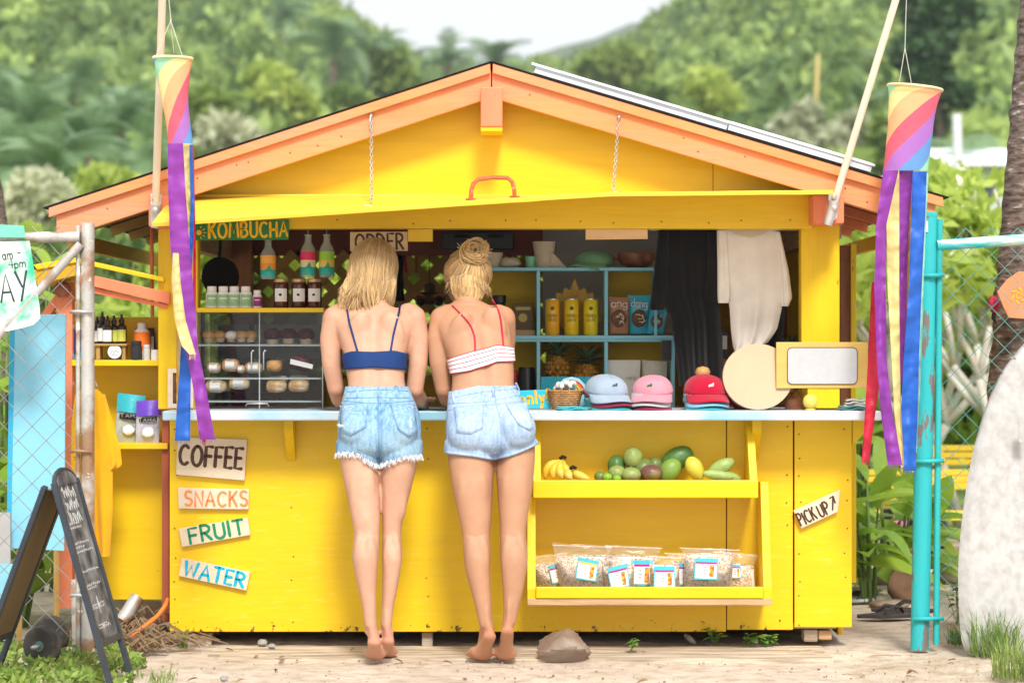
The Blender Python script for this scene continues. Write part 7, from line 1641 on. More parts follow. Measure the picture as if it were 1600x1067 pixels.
# stones and flip-flops by the right corner
m_rock = M('volcanic_stone',(.22,.15,.105),rough=.9,var=.35,scale=9,bump=.8,bscale=24,col2=(.3,.25,.2),c2=(.5,.65),c2scale=5)
def rock(c, r, seed, lab, mat=m_rock, group=None, cut=.55):
    rg = random.Random(seed); mb = MB(); off = seed*7.3
    def fn(d):
        k = 1+.15*mnoise.noise(Vector((d.x*1.2+off,d.y*1.2,d.z*1.2)))
        for q in range(9):   # flat broken facets
            a = off+q*1.9; nrm = Vector((math.cos(a),math.sin(a*1.3),math.sin(a*.7+.4))).normalized(); dt = d.dot(nrm)
            if dt > .01: k = min(k,(cut+.22)/dt)
        k *= 1+.05*mnoise.noise(Vector((d.x*4+off,d.y*4,d.z*4)))+.025*mnoise.noise(Vector((d.x*11+off,d.y*11,d.z*11)))
        return k
    mb.ball((0,0,0),r,28,18,fn=fn); o = mb.build('rock',mat,None,smooth=True,autos=35,loc=(0,0,0)); o.location = c; o.rotation_euler = (0,0,rg.uniform(-.3,.3)); tag(o,lab,'rock',group); return o
rock((P(880,0,-.42).x,-.42,.04),(.108,.08,.078),5,'angular brown stone on the ground below the granola rack',cut=.42)
def gpos(px, py):     # place on the ground seen there
    d = EYE*F/(py-533); return Vector(((px-800)/F*d,d-D,0))
for i, (px, py, rx, rz, lb) in enumerate(((1372,908,.11,.045,'long rounded brown stone lying in the sand behind the kiosk'),(1415,893,.085,.06,'dark stone under the broad leaves behind the kiosk'),(1452,880,.07,.05,'dark round stone behind the turquoise post'),(1390,948,.09,.024,'flat pale stone in the sand beside the flip-flop'),(1330,905,.06,.03,'small stone against the kiosk side'),(1480,905,.08,.05,'rounded stone behind the fence foot'),(1345,925,.1,.018,'thin flat slab of stone in the sand'),(1500,880,.08,.06,'stone half hidden by the surfboard'))):
    g = gpos(px,py); rock((g.x,g.y,rz*.5),(rx,rx*.7,rz),10+i,lb,cut=.75)
for px, py, r, lb in ((410,1008,.022,'small grey pebble under the kiosk edge near the wooden block'),(425,1012,.016,'tiny grey pebble beside the bigger pebble'),(350,1063,.016,'pebble in the sand at the front')):
    g = gpos(px,py); rock((g.x,g.y,r*.5),(r,r*.8,r*.75),int(px),lb,M('grey_pebble',(.3,.29,.28),rough=.9,var=.2,scale=20))
m_sole = M('dark_foam',(.06,.05,.05),rough=.9,var=.25,scale=20)
def flipflop(px, py, rz, lab, mat, s=1):
    g = gpos(px,py); t = thing('flip_flop',lab,'flip-flop',(0,0,0)); out = []
    for i in range(24):
        a = 2*math.pi*i/24; x = .13*math.cos(a); w_ = .042+.012*math.cos(a)-.006*math.cos(2*a); out.append((x,w_*math.sin(a),0))
    MB().prism([Vector(p) for p in out],(0,0,.016)).build('sole',mat,None,bev=.004,loc=(0,0,0)).parent = t
    for sgn in (-1,1):
        MB().tube([(.075,0,.016),(.06,sgn*.012,.04),(.01,sgn*.036,.045),(-.03,sgn*.04,.018)],[.005,.007,.009,.008],6,flat=.5).build('strap',m_sole,None,smooth=True,loc=(0,0,0)).parent = t
    t.location = g+Vector((0,0,.004)); t.rotation_euler = (0,0,rz); t.scale = (s,s,s)
flipflop(1385,965,R(15),'dark brown flip-flop lying in the sand by the kiosk corner',m_sole,1.05)
flipflop(1410,957,R(-10),'second dark flip-flop overlapping the first in the sand',m_sole,1.05)
flipflop(1340,940,R(25),'pale grey flip-flop behind the dark pair',M('pale_foam',(.45,.45,.45),rough=.9,var=.1),.9)
t = thing('tilted_disc','rusty curved metal lid standing in the sand beside the turquoise post','metal lid',gpos(1420,935)); g = gpos(1420,935); MB().lathe([(.1,0),(.098,.012),(.06,.02),(0,.022)],g+Vector((0,0,.05)),24,rot=Euler((R(60),R(10),0)).to_matrix()).build('disc',M('rust_sheet',(.17,.09,.05),rough=.8,var=.3,scale=12),t,smooth=True)
# yellow benches beyond the plants
m_bench = M('bench_yellow',(.8,.6,.05),rough=.5,var=.08,scale=3)
for k, (Y, pys, lb) in enumerate(((4.2,(738,762,800),'long yellow slatted bench beyond the ginger plants'),(5.2,(700,722,745),'pale yellow bench further back behind the fence'))):
    t = thing('yellow_bench',lb,'bench',P(1450,pys[2]+60,Y) )
    for i in range(3): MB().pbox(1385 if k else 1352,1560,pys[0]+i*11-5,pys[0]+i*11+4,Y+.25-.02*i,Y+.28-.02*i).build('back_slat',m_bench,t,bev=.004)
    for i in range(3): z = P(0,pys[2],Y).z; MB().box(P(1385 if k else 1352,0,Y).x,P(1560,0,Y).x,Y-.2+i*.14,Y-.08+i*.14,z-.03,z).build('seat_slat',m_bench,t,bev=.004)
    for px in (1395,1535): x = P(px,0,Y).x; MB().box(x-.04,x+.04,Y-.18,Y+.22,0,P(0,pys[2],Y).z-.032).build('leg',m_bench,t,bev=.004)
t = thing('pink_strapped_bag','black bag with pink straps resting before the yellow bench','bag',P(1430,860,3.4)); m_bagb = cloth('bag_black',(.015,.015,.02)); drape([(795,1378,1470),(815,1372,1482),(850,1375,1478)],3.4,10,.02,2,.12,3).build('bag',m_bagb,t,smooth=True)
for px in (1392,1408): MB().tube([P(px+14,800,3.22),P(px+5,815,3.22),P(px,835,3.22)],.02,6,flat=.4,fdir=(0,1,0)).build('strap',M('pink_webbing',(.75,.25,.4),rough=.7),t,smooth=True)
for px in (1385,1465): MB().box(P(px,0,3.4).x-.03,P(px,0,3.4).x+.03,3.36,3.44,0,P(0,851,3.4).z+.02).build('leg',m_dark,t)
# ================================================================== windsocks
SOCK = [(.36,.78,.5),(.9,.82,.34),(.92,.5,.24),(.84,.13,.2),(.45,.18,.6),(.14,.36,.75)]
def ny(name, c): return M('nylon_'+name, c, rough=.5, var=.06, scale=8, bump=.25, bscale=30, spec=.5, transl=.3)
nyl = [ny(n, c) for n, c in zip(('mint','yellow','peach','red','violet','blue'),SOCK)]
PUR = ny('purple',(.30,.05,.42)); YLW = ny('pale_yellow',(.85,.72,.3)); BLU = ny('royal',(.02,.14,.62)); RED = ny('scarlet',(.65,.02,.06)); LIM = ny('lime',(.45,.6,.05)); ORG = ny('amber',(.8,.45,.03)); GRN = ny('aqua',(.4,.75,.6))
def ribbon(parent, rows, Y, mat, amp=.008, wl=14, seed=0, tw=.016):
    """tail: (py, left, right) rows, crimped along its length"""
    ys = [r[0] for r in rows]; n = 120; g = []; seglen = (ys[-1]-ys[0])*mpp(Y)
    for i in range(n+1):
        py = ys[0]+(ys[-1]-ys[0])*i/n; l = np.interp(py,ys,[r[1] for r in rows]); r = np.interp(py,ys,[r_[2] for r_ in rows]); q = []
        for j in range(6):
            u = j/5; px = l+(r-l)*u; sm = i/n*seglen; yy = amp*mnoise.noise(Vector((u*1.4+seed,sm*9,seed)))*1.6+tw*math.sin(sm*5.4+seed+u*2.4)+.010*mnoise.noise(Vector((u*1.2+sm*6,sm*24,seed+5)))+.006*mnoise.noise(Vector((u*2.5+sm*15,sm*48,seed+9)))
            q.append(P(px,py,Y+yy))
        g.append(q)
    o = MB().grid(g).build('ribbon',mat,parent,smooth=True)
    hem = MB()
    for e, e2 in ((0,1),(5,4)): hem.grid([[r[e]+Vector((0,-.0007,0)),r[e].lerp(r[e2],.35)+Vector((0,-.0012,0))] for r in g])
    hem.build('hem',mat,o,smooth=True)
    rg = random.Random(int(seed*10)); fr = MB()
    for k in range(9):
        p = g[-1][0].lerp(g[-1][5],k/8); fr.tube([p+Vector((0,0,.004)),p+Vector((rg.uniform(-.006,.006),rg.uniform(-.004,.004),-rg.uniform(.006,.022)))],.0006,3)
    fr.build('frayed_end',mat,o); return o
def windsock(label, rings, ribs, pole, bracket, strings, Y, turn, base):
    W = thing('windsock',label,'windsock',base); n = 36; k = len(rings); R2 = catm([(py,xl,xr,sl) for py,xl,xr,sl in rings],5); mb = MB(); rows = []
    for i,(py,xl,xr,sl) in enumerate(R2):
        c = (xl+xr)/2; a = (xr-xl)/2; row = []
        for j in range(n):
            th = 2*math.pi*(j/n-turn[1]*i/(len(R2)-1)); px = c+a*math.cos(th); rr = a*mpp(Y)*(.9 if i > 3 else 1); w_ = 1+.03*mnoise.noise(Vector((math.cos(th)*2,math.sin(th)*2,i*.25)))
            p = P(px,py+sl*math.cos(th)*a,Y); row.append(Vector((P(c,py,Y).x+(p.x-P(c,py,Y).x)*w_,Y+math.sin(th)*rr*.8*w_,p.z)))
        rows.append(row)
    mb.grid(rows,closed=True)
    for i in range(len(R2)-1):
        t_ = i/(len(R2)-1)
        for j in range(n): mb.m[i*n+j] = int(math.floor((j/n)*6+turn[0]+1e-6))%6
    mb.build('sock',nyl,W,smooth=True)
    MB().tube(rows[0],.006,6,closed=True).build('rim_hoop',M('hoop_band',(.8,.7,.4),rough=.5,var=.3,scale=6),W,smooth=True)
    for q, r in enumerate(ribs): ribbon(W,r[0],Y+r[2],r[1],seed=q*3.7+Y*9)
    for a, b in strings: MB().tube([P(*a),P(*b)],.0016,4).build('string',M('string',(.6,.58,.52),rough=.8),W)
    PL = thing('flag_pole','pale wooden pole holding the '+label.split(',')[0],'pole',pole[-1]); MB().tube(pole,.0145,10).build('staff',M('pale_pole',(.72,.6,.46),rough=.5,var=.06,scale=6,stretch=(6,6,1)),PL,smooth=True,autos=50)
    c = bracket; d = (pole[0]-pole[-1]).normalized(); mp = M('cast_zinc',(.62,.61,.6),rough=.4,metal=.5,var=.12,scale=20)
    MB().tube([c-d*.01,c+d*.06,c+d*.085],[.02,.0195,.017],12).build('socket',mp,PL,smooth=True,autos=50)
    MB().prism([c+Vector((-.022,.012,.045)),c+Vector((.022,.012,.045)),c+Vector((.014,.012,-.055)),c+Vector((0,.012,-.068)),c+Vector((-.014,.012,-.055))],(0,.012,0)).build('plate',mp,PL,bev=.003)
    for z in (.026,-.018): MB().lathe([(.011,0),(.011,.012),(.006,.014)],c+Vector((0,-.008,z)),10,rot=Euler((R(90),0,0)).to_matrix()).build('bolt',m_steel,PL,smooth=True,autos=40)
BL = P(243,321,-.185); BR = P(1303,318,-.185)
pl_top = P(256,-70,-.54); pr_top = P(1424,-80,-.25)
windsock('rainbow windsock with long violet ribbon hanging at the left post, spiral striped',[(91,240,300,.02),(100,241,299,.02),(120,245,296,0),(150,251,294,0),(180,257,296,0),(205,261,299,0),(226,263,302,0)],
  [([(224,262,286),(300,263,290),(380,266,296),(450,272,302),(540,288,309),(600,301,321),(686,312,336)],PUR,-.075),
   ([(224,283,299),(300,288,299),(380,284,296),(430,276,286)],YLW,-.045),
   ([(395,270,279),(440,268,282),(500,273,290),(540,284,302),(553,296,306)],YLW,-.12),
   ([(226,286,294),(300,292,298),(420,291,295),(480,288,292)],LIM,-.03),
   ([(226,296,301),(320,298,304),(420,293,300),(470,284,296),(540,283,300),(600,279,298),(688,273,297)],BLU,-.035),
   ([(228,290,296),(330,296,300),(450,278,284),(560,276,284),(670,290,297)],YLW,.0),
   ([(228,300,303),(400,302,306),(560,300,306),(650,310,318),(690,316,322)],RED,.02),
   ([(400,272,276),(520,275,279),(640,276,280)],ORG,.035)],
  [BL,pl_top],BL,[((241,93,-.52),(268,30,-.52)),((285,88,-.54),(266,30,-.52)),((272,84,-.48),(266,30,-.52)),((267,30,-.52),(258,-60,-.54))],-.52,(-4,.72),P(243,321,-.18))
windsock('rainbow windsock with broad tail ribbons hanging before the turquoise post, spiral striped',[(137,1388,1472,.11),(150,1389,1468,.1),(180,1388,1460,.06),(210,1386,1457,.03),(240,1383,1453,0),(268,1380,1450,0)],
  [([(266,1380,1404),(350,1369,1385),(450,1366,1384),(560,1370,1385),(640,1376,1394),(726,1387,1410)],PUR,-.1),
   ([(266,1384,1405),(350,1385,1405),(450,1387,1405),(560,1393,1406),(650,1398,1408),(730,1408,1414)],YLW,-.06),
   ([(266,1404,1427),(350,1405,1420),(450,1404,1417),(560,1403,1416),(600,1405,1411)],PUR,-.02),
   ([(268,1426,1448),(330,1424,1446),(450,1420,1440),(560,1412,1436),(640,1408,1434),(735,1413,1430)],BLU,-.07),
   ([(268,1423,1427),(400,1418,1423),(520,1412,1418)],ORG,0),
   ([(270,1444,1451),(420,1438,1444),(560,1434,1440),(700,1426,1433)],GRN,.0),
   ([(440,1362,1366),(520,1358,1373),(600,1354,1374),(680,1349,1363),(722,1346,1358)],RED,.0)],
  [BR,pr_top],BR,[((1405,130,-.3),(1414,75,-.3)),((1424,130,-.3),(1414,75,-.3)),((1414,75,-.3),(1418,-60,-.3))],-.3,(-3,.67),P(1303,318,-.18))
# ================================================================== plants and trees
m_lf = leafmat('broad_leaf',(.18,.38,.04),(.55,.68,.1),transl=.5,rough=.35,spec=.45)
bl_me = []
for i, (L_, W_, dr) in enumerate(((.42,.12,.9),(.36,.13,.5),(.48,.11,1.3))):
    me = leafblade(L_,W_,dr,.22,7,.75).mesh('leaf',smooth=True); me.materials.append(m_lf); bl_me.append(me)
m_stem = M('green_stem',(.12,.2,.05),rough=.5,var=.2)
def broadplant(label, base, n_stem, h, per, spread, seed, s=1.0, group=None, name='ginger_plant'):
    rg = random.Random(seed); b = Vector(base); t = thing(name,label,'plant',b,group)
    for i in range(n_stem):
        a = rg.uniform(0,6.28); ln = Vector((math.cos(a),math.sin(a),0))*spread*rg.uniform(.2,1); H = h*rg.uniform(.65,1.05); b0 = b+ln*.35; tp = b+ln+Vector((0,0,H))
        pts = [b0.lerp(tp,u)+Vector((0,0,.0)) for u in (0,.35,.7,1)]; MB().tube(pts,[.011,.010,.008,.004],6).build('stem',m_stem,t,smooth=True)
        for j in range(per):
            u = .3+.7*j/max(1,per-1); p = b0.lerp(tp,u)-b; az = a+j*math.pi*.86+rg.uniform(-.4,.4); e = rg.uniform(.1,.8)+.4*(u > .9)
            link(rg.choice(bl_me),'leaf',t,Matrix.Translation(p)@Euler((rg.uniform(-.5,.5),0,az)).to_matrix().to_4x4()@Euler((0,-e,0)).to_matrix().to_4x4()@Matrix.Scale(s*rg.uniform(.7,1.15),4))
for i, (px, Y, n, h, lb) in enumerate(((1362,1.5,5,.55,'bushy ginger plant with broad green leaves against the kiosk side'),(1400,1.9,4,.5,'broad leaved ginger plant over the stones beside the flip-flops'),(1440,2.4,4,.45,'low ginger plant behind the turquoise post'),(1350,2.6,5,.8,'taller ginger plant further back beside the kiosk wall'))):
    broadplant(lb,(P(px,0,Y).x,Y,0),n,h,5,.16,30+i,.85)
for i, (px, Y, h, lb) in enumerate(((150,1.6,1.25,'broad leaved plant showing above the shelf stand back'),(205,1.9,1.3,'broad leaved plant between the shelf stand roof and the kiosk post'),(60,2.0,1.55,'tall leafy plant behind the hours sign'),(8,1.0,1.6,'leafy plant rising behind the gate rail'),(20,.6,.6,'dark leafy plant behind the blue board foot'))):
    broadplant(lb,(P(px,0,Y).x,Y,0),5,h,6,.22,50+i,1.0,name='leafy_plant')
# shrubs behind lattice and fence (bright, backlit)
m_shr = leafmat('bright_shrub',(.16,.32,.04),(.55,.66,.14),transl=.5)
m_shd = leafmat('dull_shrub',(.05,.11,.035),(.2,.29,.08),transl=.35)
m_bark2 = M('pale_bark',(.6,.56,.5),rough=.9,var=.2,scale=8,bump=.4,bscale=20)
m_bark3 = M('dark_bark',(.12,.09,.07),rough=.9,var=.3,scale=8)
def tree(label, base, h, blobs, n, size, mat, seed, bark=None, r=.12, group=None, name='tree', cat='tree', limbs=5, drop=0, shell=.5):
    b = Vector(base); t = thing(name,label,cat,b,group); rg = random.Random(seed); mb = MB()
    mb.tube([b,b+Vector((rg.uniform(-.1,.1)*h*.3,0,h*.3)),b+Vector((rg.uniform(-.1,.1)*h*.4,0,h*.62))],[r,r*.75,r*.45],10)
    for i in range(limbs):
        q = blobs[i%len(blobs)][0]; s0 = b+Vector((0,0,h*rg.uniform(.25,.5))); e = b+Vector(q); m_ = s0.lerp(e,.5)+Vector((rg.uniform(-.1,.1)*h*.3,0,h*.04)); mb.tube([s0,m_,e],[r*.5,r*.32,r*.12],7)
    mb.build('trunk',bark or m_bark3,t,smooth=True)
    leaf_cloud([((b.x+q[0][0],b.y+q[0][1],b.z+q[0][2]),q[1],q[2] if len(q) > 2 else 0) for q in blobs],n,size,seed,t,'crown',mat,(0,.55),shell,drop)
    return t
def crown(h, w_, k, seed, low=.35):
    rg = random.Random(seed); out = []
    for i in range(k):
        a = rg.uniform(0,6.28); rr = w_*rg.uniform(.1,.75); z = h*(low+(1-low)*rg.random()**.8*.86); s = w_*rg.uniform(.32,.55); out.append(((rr*math.cos(a),rr*math.sin(a)*.8,z),(s,s*.9,s*.75),rg.uniform(-.05,.35)))
    return out
# backlit shrubs right behind the kiosk, seen through the lattice
for i, (x, y) in enumerate(((-1.1,4.2),(-.35,4.6),(.35,4.4),(-1.9,5.2))):
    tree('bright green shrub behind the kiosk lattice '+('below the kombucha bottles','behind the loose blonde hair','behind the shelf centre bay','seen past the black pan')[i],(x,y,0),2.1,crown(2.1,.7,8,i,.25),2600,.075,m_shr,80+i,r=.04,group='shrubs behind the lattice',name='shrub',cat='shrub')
# pale branched plumeria trees behind the fence
def plumeria(label, px, Y, h, seed, w_=1.2):
    b = Vector((P(px,0,Y).x,Y,0)); t = thing('plumeria_tree',label,'tree',b); rg = random.Random(seed); mb = MB(); tips = []
    def grow(p, d, L_, r, k):
        q = p+d*L_; m_ = p.lerp(q,.5)+Vector((rg.uniform(-.05,.05),rg.uniform(-.05,.05),.0))*L_; mb.tube([p,m_,q],[r,r*.9,r*.78],8)
        if k == 0: tips.append(q); return
        for i in range(rg.choice((2,3))):
            dd = (d+Vector((rg.uniform(-1,1),rg.uniform(-.8,.8),rg.uniform(-.1,.55)))*.85).normalized(); dd.z = max(dd.z,-.05); grow(q,dd,L_*rg.uniform(.65,.9),r*.75,k-1)
    for a in range(2): grow(b,Vector((rg.uniform(-.5,.5),rg.uniform(-.2,.2),.8)).normalized(),h*.3,.042,4)
    mb.build('trunk',m_bark2,t,smooth=True)
    leaf_cloud([((q.x,q.y,q.z+.03),(.17,.17,.1),rg.uniform(0,.5)) for q in tips],len(tips)*26,.085,seed,t,'crown',m_shr,(0,.6),.3)
    leaf_cloud([((q.x,q.y,q.z+.12),(.1,.1,.05)) for q in tips[::3]],len(tips)*2,.035,seed+1,t,'blossom',M('white_blossom',(.8,.78,.66),rough=.6,var=.05,bump=0),(0,1),.2)
plumeria('pale branched plumeria tree between the fence and the yellow bench',1500,6.0,1.9,4)
plumeria('plumeria tree with white blossom behind the palm trunk',1610,7.2,2.2,8)
plumeria('smaller plumeria tree beside the kiosk roof end',1400,8.0,2.3,15)
for i, (px, y, h, lb) in enumerate(((1350,10.5,2.0,'round light green shrub beyond the kiosk side'),(1450,12,1.9,'yellow green hedge shrub beyond the plumeria trees'),(1540,11,2.1,'broad light green shrub beyond the fence'),(1650,12,2.2,'large light green shrub right of the palm'),(1240,11,2.1,'light green shrub hidden behind the kiosk corner'))):
    tree(lb,(P(px,0,y).x,y,0),h,crown(h,h*.55,9,20+i,.2),2200,.11,m_shr,120+i,r=.06,name='shrub',cat='shrub')
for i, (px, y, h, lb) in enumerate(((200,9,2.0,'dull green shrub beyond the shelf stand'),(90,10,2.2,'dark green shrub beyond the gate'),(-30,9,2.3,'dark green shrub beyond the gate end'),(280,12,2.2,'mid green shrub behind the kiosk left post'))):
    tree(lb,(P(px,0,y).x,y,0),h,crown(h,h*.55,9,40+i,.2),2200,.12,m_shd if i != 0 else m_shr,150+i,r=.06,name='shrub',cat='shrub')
# palm trunk at the left picture edge
palm('palm with grey ringed trunk beyond the gate',(P(12,0,3.5).x,3.5,0),(P(-190,-300,3.6).x,3.6,P(0,-300,3.6).z),.1,.085,12,.8,6,rings=80,lean=(.22,0,0))
# palms in the left middle distance
pd = [(35,185,56,'a'),(140,215,60,'b'),(-15,140,64,'c'),(215,265,50,'d'),(112,135,85,'e'),(80,265,48,'f'),(25,255,52,'g'),(190,185,75,'h')]
for i, (px, py, d, k) in enumerate(pd):
    Y = d-D; tp = P(px,py+25,Y); palm('feathery palm '+('just above the gate rail','between the gate and the left windsock pole','at the edge beside the grey palm trunk','crowded against the left roof eave','highest of those left of the windsock','low behind the shelf stand roof','low beside the hours sign','just left of the windsock tails')[i],(tp.x-.3,Y,0),tp,.16,.12,16,(.68 if d < 70 else .85),60+i,group='palms left of the kiosk',rings=40)
for i, (px, py, d) in enumerate(((522,95,120),(577,105,130),(440,40,150),(330,70,140),(775,108,160),(700,100,170))):
    Y = d-D; tp = P(px,py,Y); palm('distant palm on the slope '+('left of the twin palms above the roof','twin palm above the middle of the left roof slope','high above the left roof slope','between the windsock and the roof slope','directly above the roof ridge','just left of the roof ridge')[i],(tp.x-.3,Y,tp.z-7),tp,.2,.15,14,1.2,90+i,group='palms on the slope behind the roof',rings=24)
for i, (px, py, d) in enumerate(((1560,330,50),(1500,360,44))):
    Y = d-D; tp = P(px,py,Y); palm('pale drooping palm '+('in front of the white house window','beside the grey utility pole')[i],(tp.x,Y,0),tp,.14,.1,12,.9,130+i,group='palms by the white house',rings=30)
# mid distance trees, one by one
m_tl = leafmat('lime_tree',(.18,.32,.05),(.55,.64,.16),transl=.4); m_tw = leafmat('silver_tree',(.2,.26,.12),(.6,.62,.42),transl=.3); m_td = leafmat('dark_tree',(.012,.04,.018),(.06,.13,.045),transl=.15); m_tm = leafmat('mid_tree',(.06,.14,.03),(.28,.38,.08),transl=.3)
def midtree(label, px, py_top, py_bot, wpx, d, mat, seed, n=2600, size=.38, group=None, low=.2, k=11):
    Y = d-D; s = d/F; zt = EYE+(533-py_top)*s; zb = EYE+(533-py_bot)*s; h = zt-zb; tree(label,((px-800)*s,Y,zb),h,crown(h,wpx*s/2,k,seed,low),n,size,mat,seed,r=.2,group=group,shell=.6)
midtree('bright lime green round tree right of the roof ridge',1130,95,330,115,95,m_tl,201)
midtree('silvery flowering tree right of the roof slope',1235,140,330,140,85,m_tw,202)
midtree('silvery green tree beside the flag pole',1335,170,330,110,80,m_tw,203)
midtree('dark feathery conifer behind the right windsock',1468,-90,260,125,75,m_td,204,5200,.3,low=.02,k=26)
midtree('dark conifer beyond the palm trunk',1555,-40,260,110,120,m_td,205,3000,.42,low=.05,k=16)
midtree('mid green tree left of the lime one',1040,120,330,110,120,m_tm,206)
midtree('light green tree under the dark conifer',1420,170,330,120,75,m_tm,207)
midtree('yellow green tree left of the roof slope',320,130,330,150,80,m_tm,208)
midtree('bright green tree behind the left roof slope',430,90,330,170,95,m_tl,209)
midtree('pale silvery bush above the left roof slope',390,185,330,120,70,m_tw,210)
midtree('dark spreading tree on the left hillside',100,20,180,230,150,m_td,211,3000,.6)
midtree('grey green spreading tree on the left hillside',300,40,190,200,160,m_td,212,3000,.6)
midtree('mid green tree above the kiosk ridge',620,70,260,130,130,m_tm,213)
midtree('dark tree between the far palms',520,130,280,110,110,m_tm,214)
midtree('bright bush left of the windsock',170,250,400,110,40,m_tl,215,2200,.2)
midtree('silver green bush behind the gate',60,270,420,120,38,m_tw,216,2200,.2)
midtree('dark green tree on the right hillside',1230,20,150,170,170,m_tm,217,2600,.6)
midtree('dusky tree right of the gap in the hills',960,70,220,150,150,m_tm,218,2600,.55)
# tall dead pole tree and lamp pole
o = MB().tube([P(1270,330,80),P(1278,85,80)],[.14,.06],8).build('bare_trunk',M('yellowed_trunk',(.55,.42,.16),rough=.8,var=.2),None,smooth=True); tag(o,'tall thin yellowish bare trunk on the right slope','trunk')
o = MB().tube([Vector((P(1505,0,28).x,28,0)),P(1495,178,28)],[.09,.07],8).build('utility_pole',M('pole_grey',(.5,.52,.52),rough=.7,var=.1),None,smooth=True); tag(o,'pale grey pole standing before the white house','pole')
# white house
HY = 32.0; H_ = thing('white_house','low white roofed house beyond the fence','house',Vector((P(1520,0,HY).x,HY,0)))
MB().pbox(1440,1610,262,560,HY+.4,HY+4).build('wall',M('house_wall',(.5,.55,.53),rough=.8,var=.08),H_)
MB().prism([P(1436,258,HY),P(1620,258,HY),P(1600,232,HY+2),P(1450,232,HY+2)],(0,.5,.0)).build('roof',M('white_roof',(.78,.82,.86),rough=.5,var=.04),H_)
for px in (1465,1535): 
    wdw = MB().pbox(px-18,px+18,280,316,HY+.36,HY+.399).build('window',M('house_glass',(.06,.08,.09),rough=.1,var=.2),H_); MB().pbox(px-20,px+20,276,279.6,HY+.34,HY+.398).build('lintel',m_paper,wdw)
# ================================================================== ground plants and small things
gb_me = []
m_gr = leafmat('grass_green',(.14,.27,.05),(.45,.52,.16),transl=.35); m_dry = leafmat('grass_dry',(.35,.3,.14),(.6,.54,.3),transl=.3)
def grass(label, c, n, r, h, mat, seed, kind=None, cat='grass', name='grass_tuft'):
    rg = random.Random(seed); mb = MB()
    for i in range(n):
        a = rg.uniform(0,6.28); rr = r*math.sqrt(rg.random()); b = Vector((rr*math.cos(a),rr*math.sin(a),0)); L_ = h*rg.uniform(.5,1.1); az = rg.uniform(0,6.28); ln = rg.uniform(.1,.6); d = Vector((math.cos(az)*ln,math.sin(az)*ln,1)).normalized(); sd_ = Vector((-math.sin(az),math.cos(az),0))*.0022
        m_ = b+d*L_*.55; e = b+d*L_+Vector((math.cos(az),math.sin(az),-.35))*L_*.25*ln*2
        mb.add([b-sd_,b+sd_,m_+sd_*.9,e,m_-sd_*.9],[(0,1,2,4),(4,2,3)])
    o = mb.build(name,mat,None,loc=(0,0,0)); o.location = c; tag(o,label,cat,kind=kind); return o
grass('tuft of long green grass at the surfboard foot',gpos(1555,1022),260,.1,.2,m_gr,1)
grass('tuft of grass beside the surfboard nearer the path',gpos(1592,1058),220,.1,.16,m_gr,2)
grass('short grass tuft between post and surfboard',gpos(1500,1006),90,.05,.09,m_gr,3)
grass('green grass blades in front of the wooden block',gpos(286,1012),26,.02,.1,m_gr,4)
grass('sparse grass at the sand edge near the chalkboard',gpos(250,1064),40,.06,.06,m_gr,5)
rg = random.Random(77); mb = MB()
for i in range(900):       # dry straw lying over the sand at the right edge
    px = rg.uniform(1330,1640); py = rg.gauss(1050,18) if rg.random() < .8 else rg.uniform(1015,1067)
    if px < 1420 and py < 1030: continue
    g = gpos(px,max(1012,py)); a = rg.uniform(0,6.28); L_ = rg.uniform(.015,.06); d = Vector((math.cos(a),math.sin(a),rg.uniform(.02,.5)))*L_; s = Vector((-math.sin(a),math.cos(a),0))*.0012; mb.add([g-s,g+s,g+d],[(0,1,2)])
o = mb.build('dry_straw',m_dry,None,loc=(0,0,.002)); tag(o,'dry straw and stubble strewn on the sand at the right','straw',kind='stuff')
# ground cover by the chalkboard
blobs = []
rg = random.Random(5)
for i in range(150):
    px = rg.uniform(-60,215); py = rg.uniform(1005,1075); 
    if px > 130 and py < 1000+ (px-130)*.4: continue
    g = gpos(px,py); blobs.append(((g.x,g.y,.018+.012*rg.random()),(.055,.055,.024),rg.uniform(-.1,.5)))
o = leaf_cloud(blobs,2300,.017,9,name='ground_cover',mat=leafmat('creeper_green',(.07,.19,.03),(.34,.46,.1),transl=.35),tint=(-.1,.5),shell=.2); tag(o,'low green creeping plants around the chalkboard feet','ground cover',kind='stuff')
# seedlings along the kiosk foot
sl_me = leafblade(.045,.03,.5,.1,5,.8).mesh('leaf',smooth=True); sl_me.materials.append(leafmat('seedling_green',(.1,.26,.04),(.3,.46,.1),transl=.35))
def seedling(px, py, h, n, lb, seed, s=1):
    g = gpos(px,py); rg = random.Random(seed); t = thing('weed',lb,'weed',g)
    for i in range(n):
        a = rg.uniform(0,6.28); tp = Vector((math.cos(a)*h*.4*rg.random(),math.sin(a)*h*.3*rg.random(),h*rg.uniform(.4,1))); MB().tube([g,g+tp*.5+Vector((.004,0,0)),g+tp],.0016,4).build('stem',m_stem,t)
        for j in range(3): link(sl_me,'leaf',t,Matrix.Translation(tp*(1-.12*j))@Euler((rg.uniform(-.4,.4),-rg.uniform(-.2,.6),a+j*2.1)).to_matrix().to_4x4()@Matrix.Scale(s*rg.uniform(.6,1.1),4))
seedling(985,1018,.075,4,'small upright weed seedling near the brown stone',1,.8); seedling(1115,1006,.06,5,'low weed under the kiosk panel seam',2,.9)
for i, px in enumerate((1172,1190,1205)): seedling(px,1008,.045,6,('broad low weed at the kiosk foot left of the block','leafy weed clump in front of the dark gap','small weed beside the leafy clump')[i],5+i,1.0)
seedling(1495,975,.2,7,'green weed growing through the fence foot',11,1.3); seedling(1470,880,.25,7,'leafy weed behind the turquoise post',12,1.4)
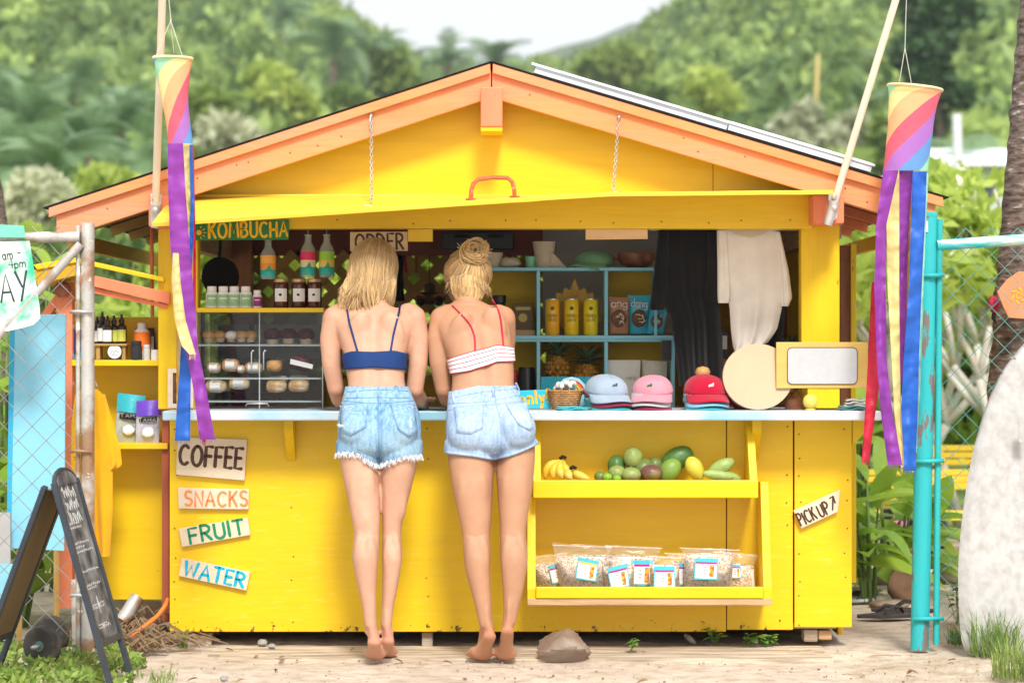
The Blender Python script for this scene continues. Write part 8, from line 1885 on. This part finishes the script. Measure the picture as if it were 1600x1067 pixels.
o = MB().ball((0,0,0),(.012,.009,.03),8,6).build('dry_leaf',m_oldwood,None,smooth=True,loc=(0,0,0)); o.location = gpos(1078,1002)+Vector((0,0,.012)); o.rotation_euler = (0,R(-50),0); tag(o,'small dry seed pod in front of the dark gap','seed pod')
# weathered planks half buried in sand before the kiosk
for i, (y0, y1, x0, x1) in enumerate(((-.16,-.05,-1.1,1.2),(-.30,-.165,-1.15,1.15),(-.43,-.305,-1.1,1.2))):
    mb = MB(); rows = []
    for j in range(60):
        x = x0+(x1-x0)*j/59; z = -.002+.003*mnoise.noise(Vector((x*3,i,0)))-.004*i*0; rows.append([(x,y0+.004*mnoise.noise(Vector((x*6,i,2))),z-.02),(x,y0+.004*mnoise.noise(Vector((x*6,i,2))),z),(x,y1,z),(x,y1,z-.02)])
    o = mb.grid(rows).build('walk_plank',M('sandy_plank',(.36,.29,.21),rough=.9,var=.25,scale=5,bump=.6,bscale=16,stretch=(1,7,7),col2=(.6,.5,.39),c2=(.42,.6),c2scale=3.5),None,loc=(0,0,0)); tag(o,('sandy weathered plank tight against the kiosk foot','middle weathered plank of the sandy walk','outer weathered plank under the bare feet')[i],'plank')
# pebbles and crumbs in the sand
rg = np.random.default_rng(8); mb = MB()
for i in range(420):
    g = gpos(float(rg.uniform(180,1600)),float(1012+70*rg.random()**.8)); r = float(.0015+.004*rg.random()**3); mb.ball((g.x,g.y,r*.2-.006),(r*1.4,r,r),5,4)
o = mb.build('sand_crumbs',M('crumbs',(.3,.23,.17),rough=.95,var=.5,scale=8,bump=0),None,loc=(0,0,.003)); tag(o,'small pebbles and crumbs scattered on the sand','pebbles',kind='stuff')
t = thing('dark_bucket','grey plastic tub stored in the gap under the kiosk','tub',(P(600,0,.35).x,.35,0)); MB().lathe([(.09,0),(.1,.05),(.098,.05)],(P(600,0,.35).x,.35,-.012),18).build('tub',M('tub_grey',(.06,.065,.07),rough=.5),t,smooth=True,autos=40)

# fallen leaves and twigs on the sand
rg = random.Random(44); fl_me = leafblade(.05,.018,.6,.3,4,.8).mesh('fallen_leaf'); fl_me.materials.append(M('dead_leaf',(.26,.15,.07),rough=.9,var=.4,scale=15))
for i in range(26):
    g = gpos(rg.uniform(200,1500),rg.uniform(1014,1066)); o = link(fl_me,'fallen_leaf',None,Matrix.Translation(g+Vector((0,0,.006)))@Euler((rg.uniform(-.3,.3),rg.uniform(-.1,.2),rg.uniform(0,6.28))).to_matrix().to_4x4()@Matrix.Scale(rg.uniform(.35,1),4)); tag(o,'small dry brown leaf lying on the sand','leaf','dry leaves on the sand')
for i in range(7):
    g = gpos(rg.uniform(250,1450),rg.uniform(1018,1062)); a = rg.uniform(-.5,.5); L_ = rg.uniform(.04,.12); o = MB().tube([g+Vector((0,0,.004)),g+Vector((math.cos(a)*L_*.5,math.sin(a)*L_*.5,.007)),g+Vector((math.cos(a)*L_,math.sin(a)*L_+.01,.004))],[.002,.0025,.0012],5).build('twig',m_oldwood,None); tag(o,'thin dry twig lying on the sand','twig','twigs on the sand')
# ================================================================== haze over the valley
def build_haze():
    m = bpy.data.materials.new('valley_haze'); m.use_nodes = True; t = m.node_tree; t.nodes.clear(); out = nd(t,"ShaderNodeOutputMaterial"); v = nd(t,"ShaderNodeVolumePrincipled")
    v.inputs['Color'].default_value = (.93,.97,1,1); v.inputs['Density'].default_value = HAZE; v.inputs['Anisotropy'].default_value = .2; t.links.new(v.outputs[0],out.inputs['Volume'])
    o = MB().box(-330,330,-16,720,-3,110).build('haze',m,None,loc=(0,0,0)); tag(o,'pale humid haze filling the valley',None,kind='stuff')
HAZE = .0006
build_haze()
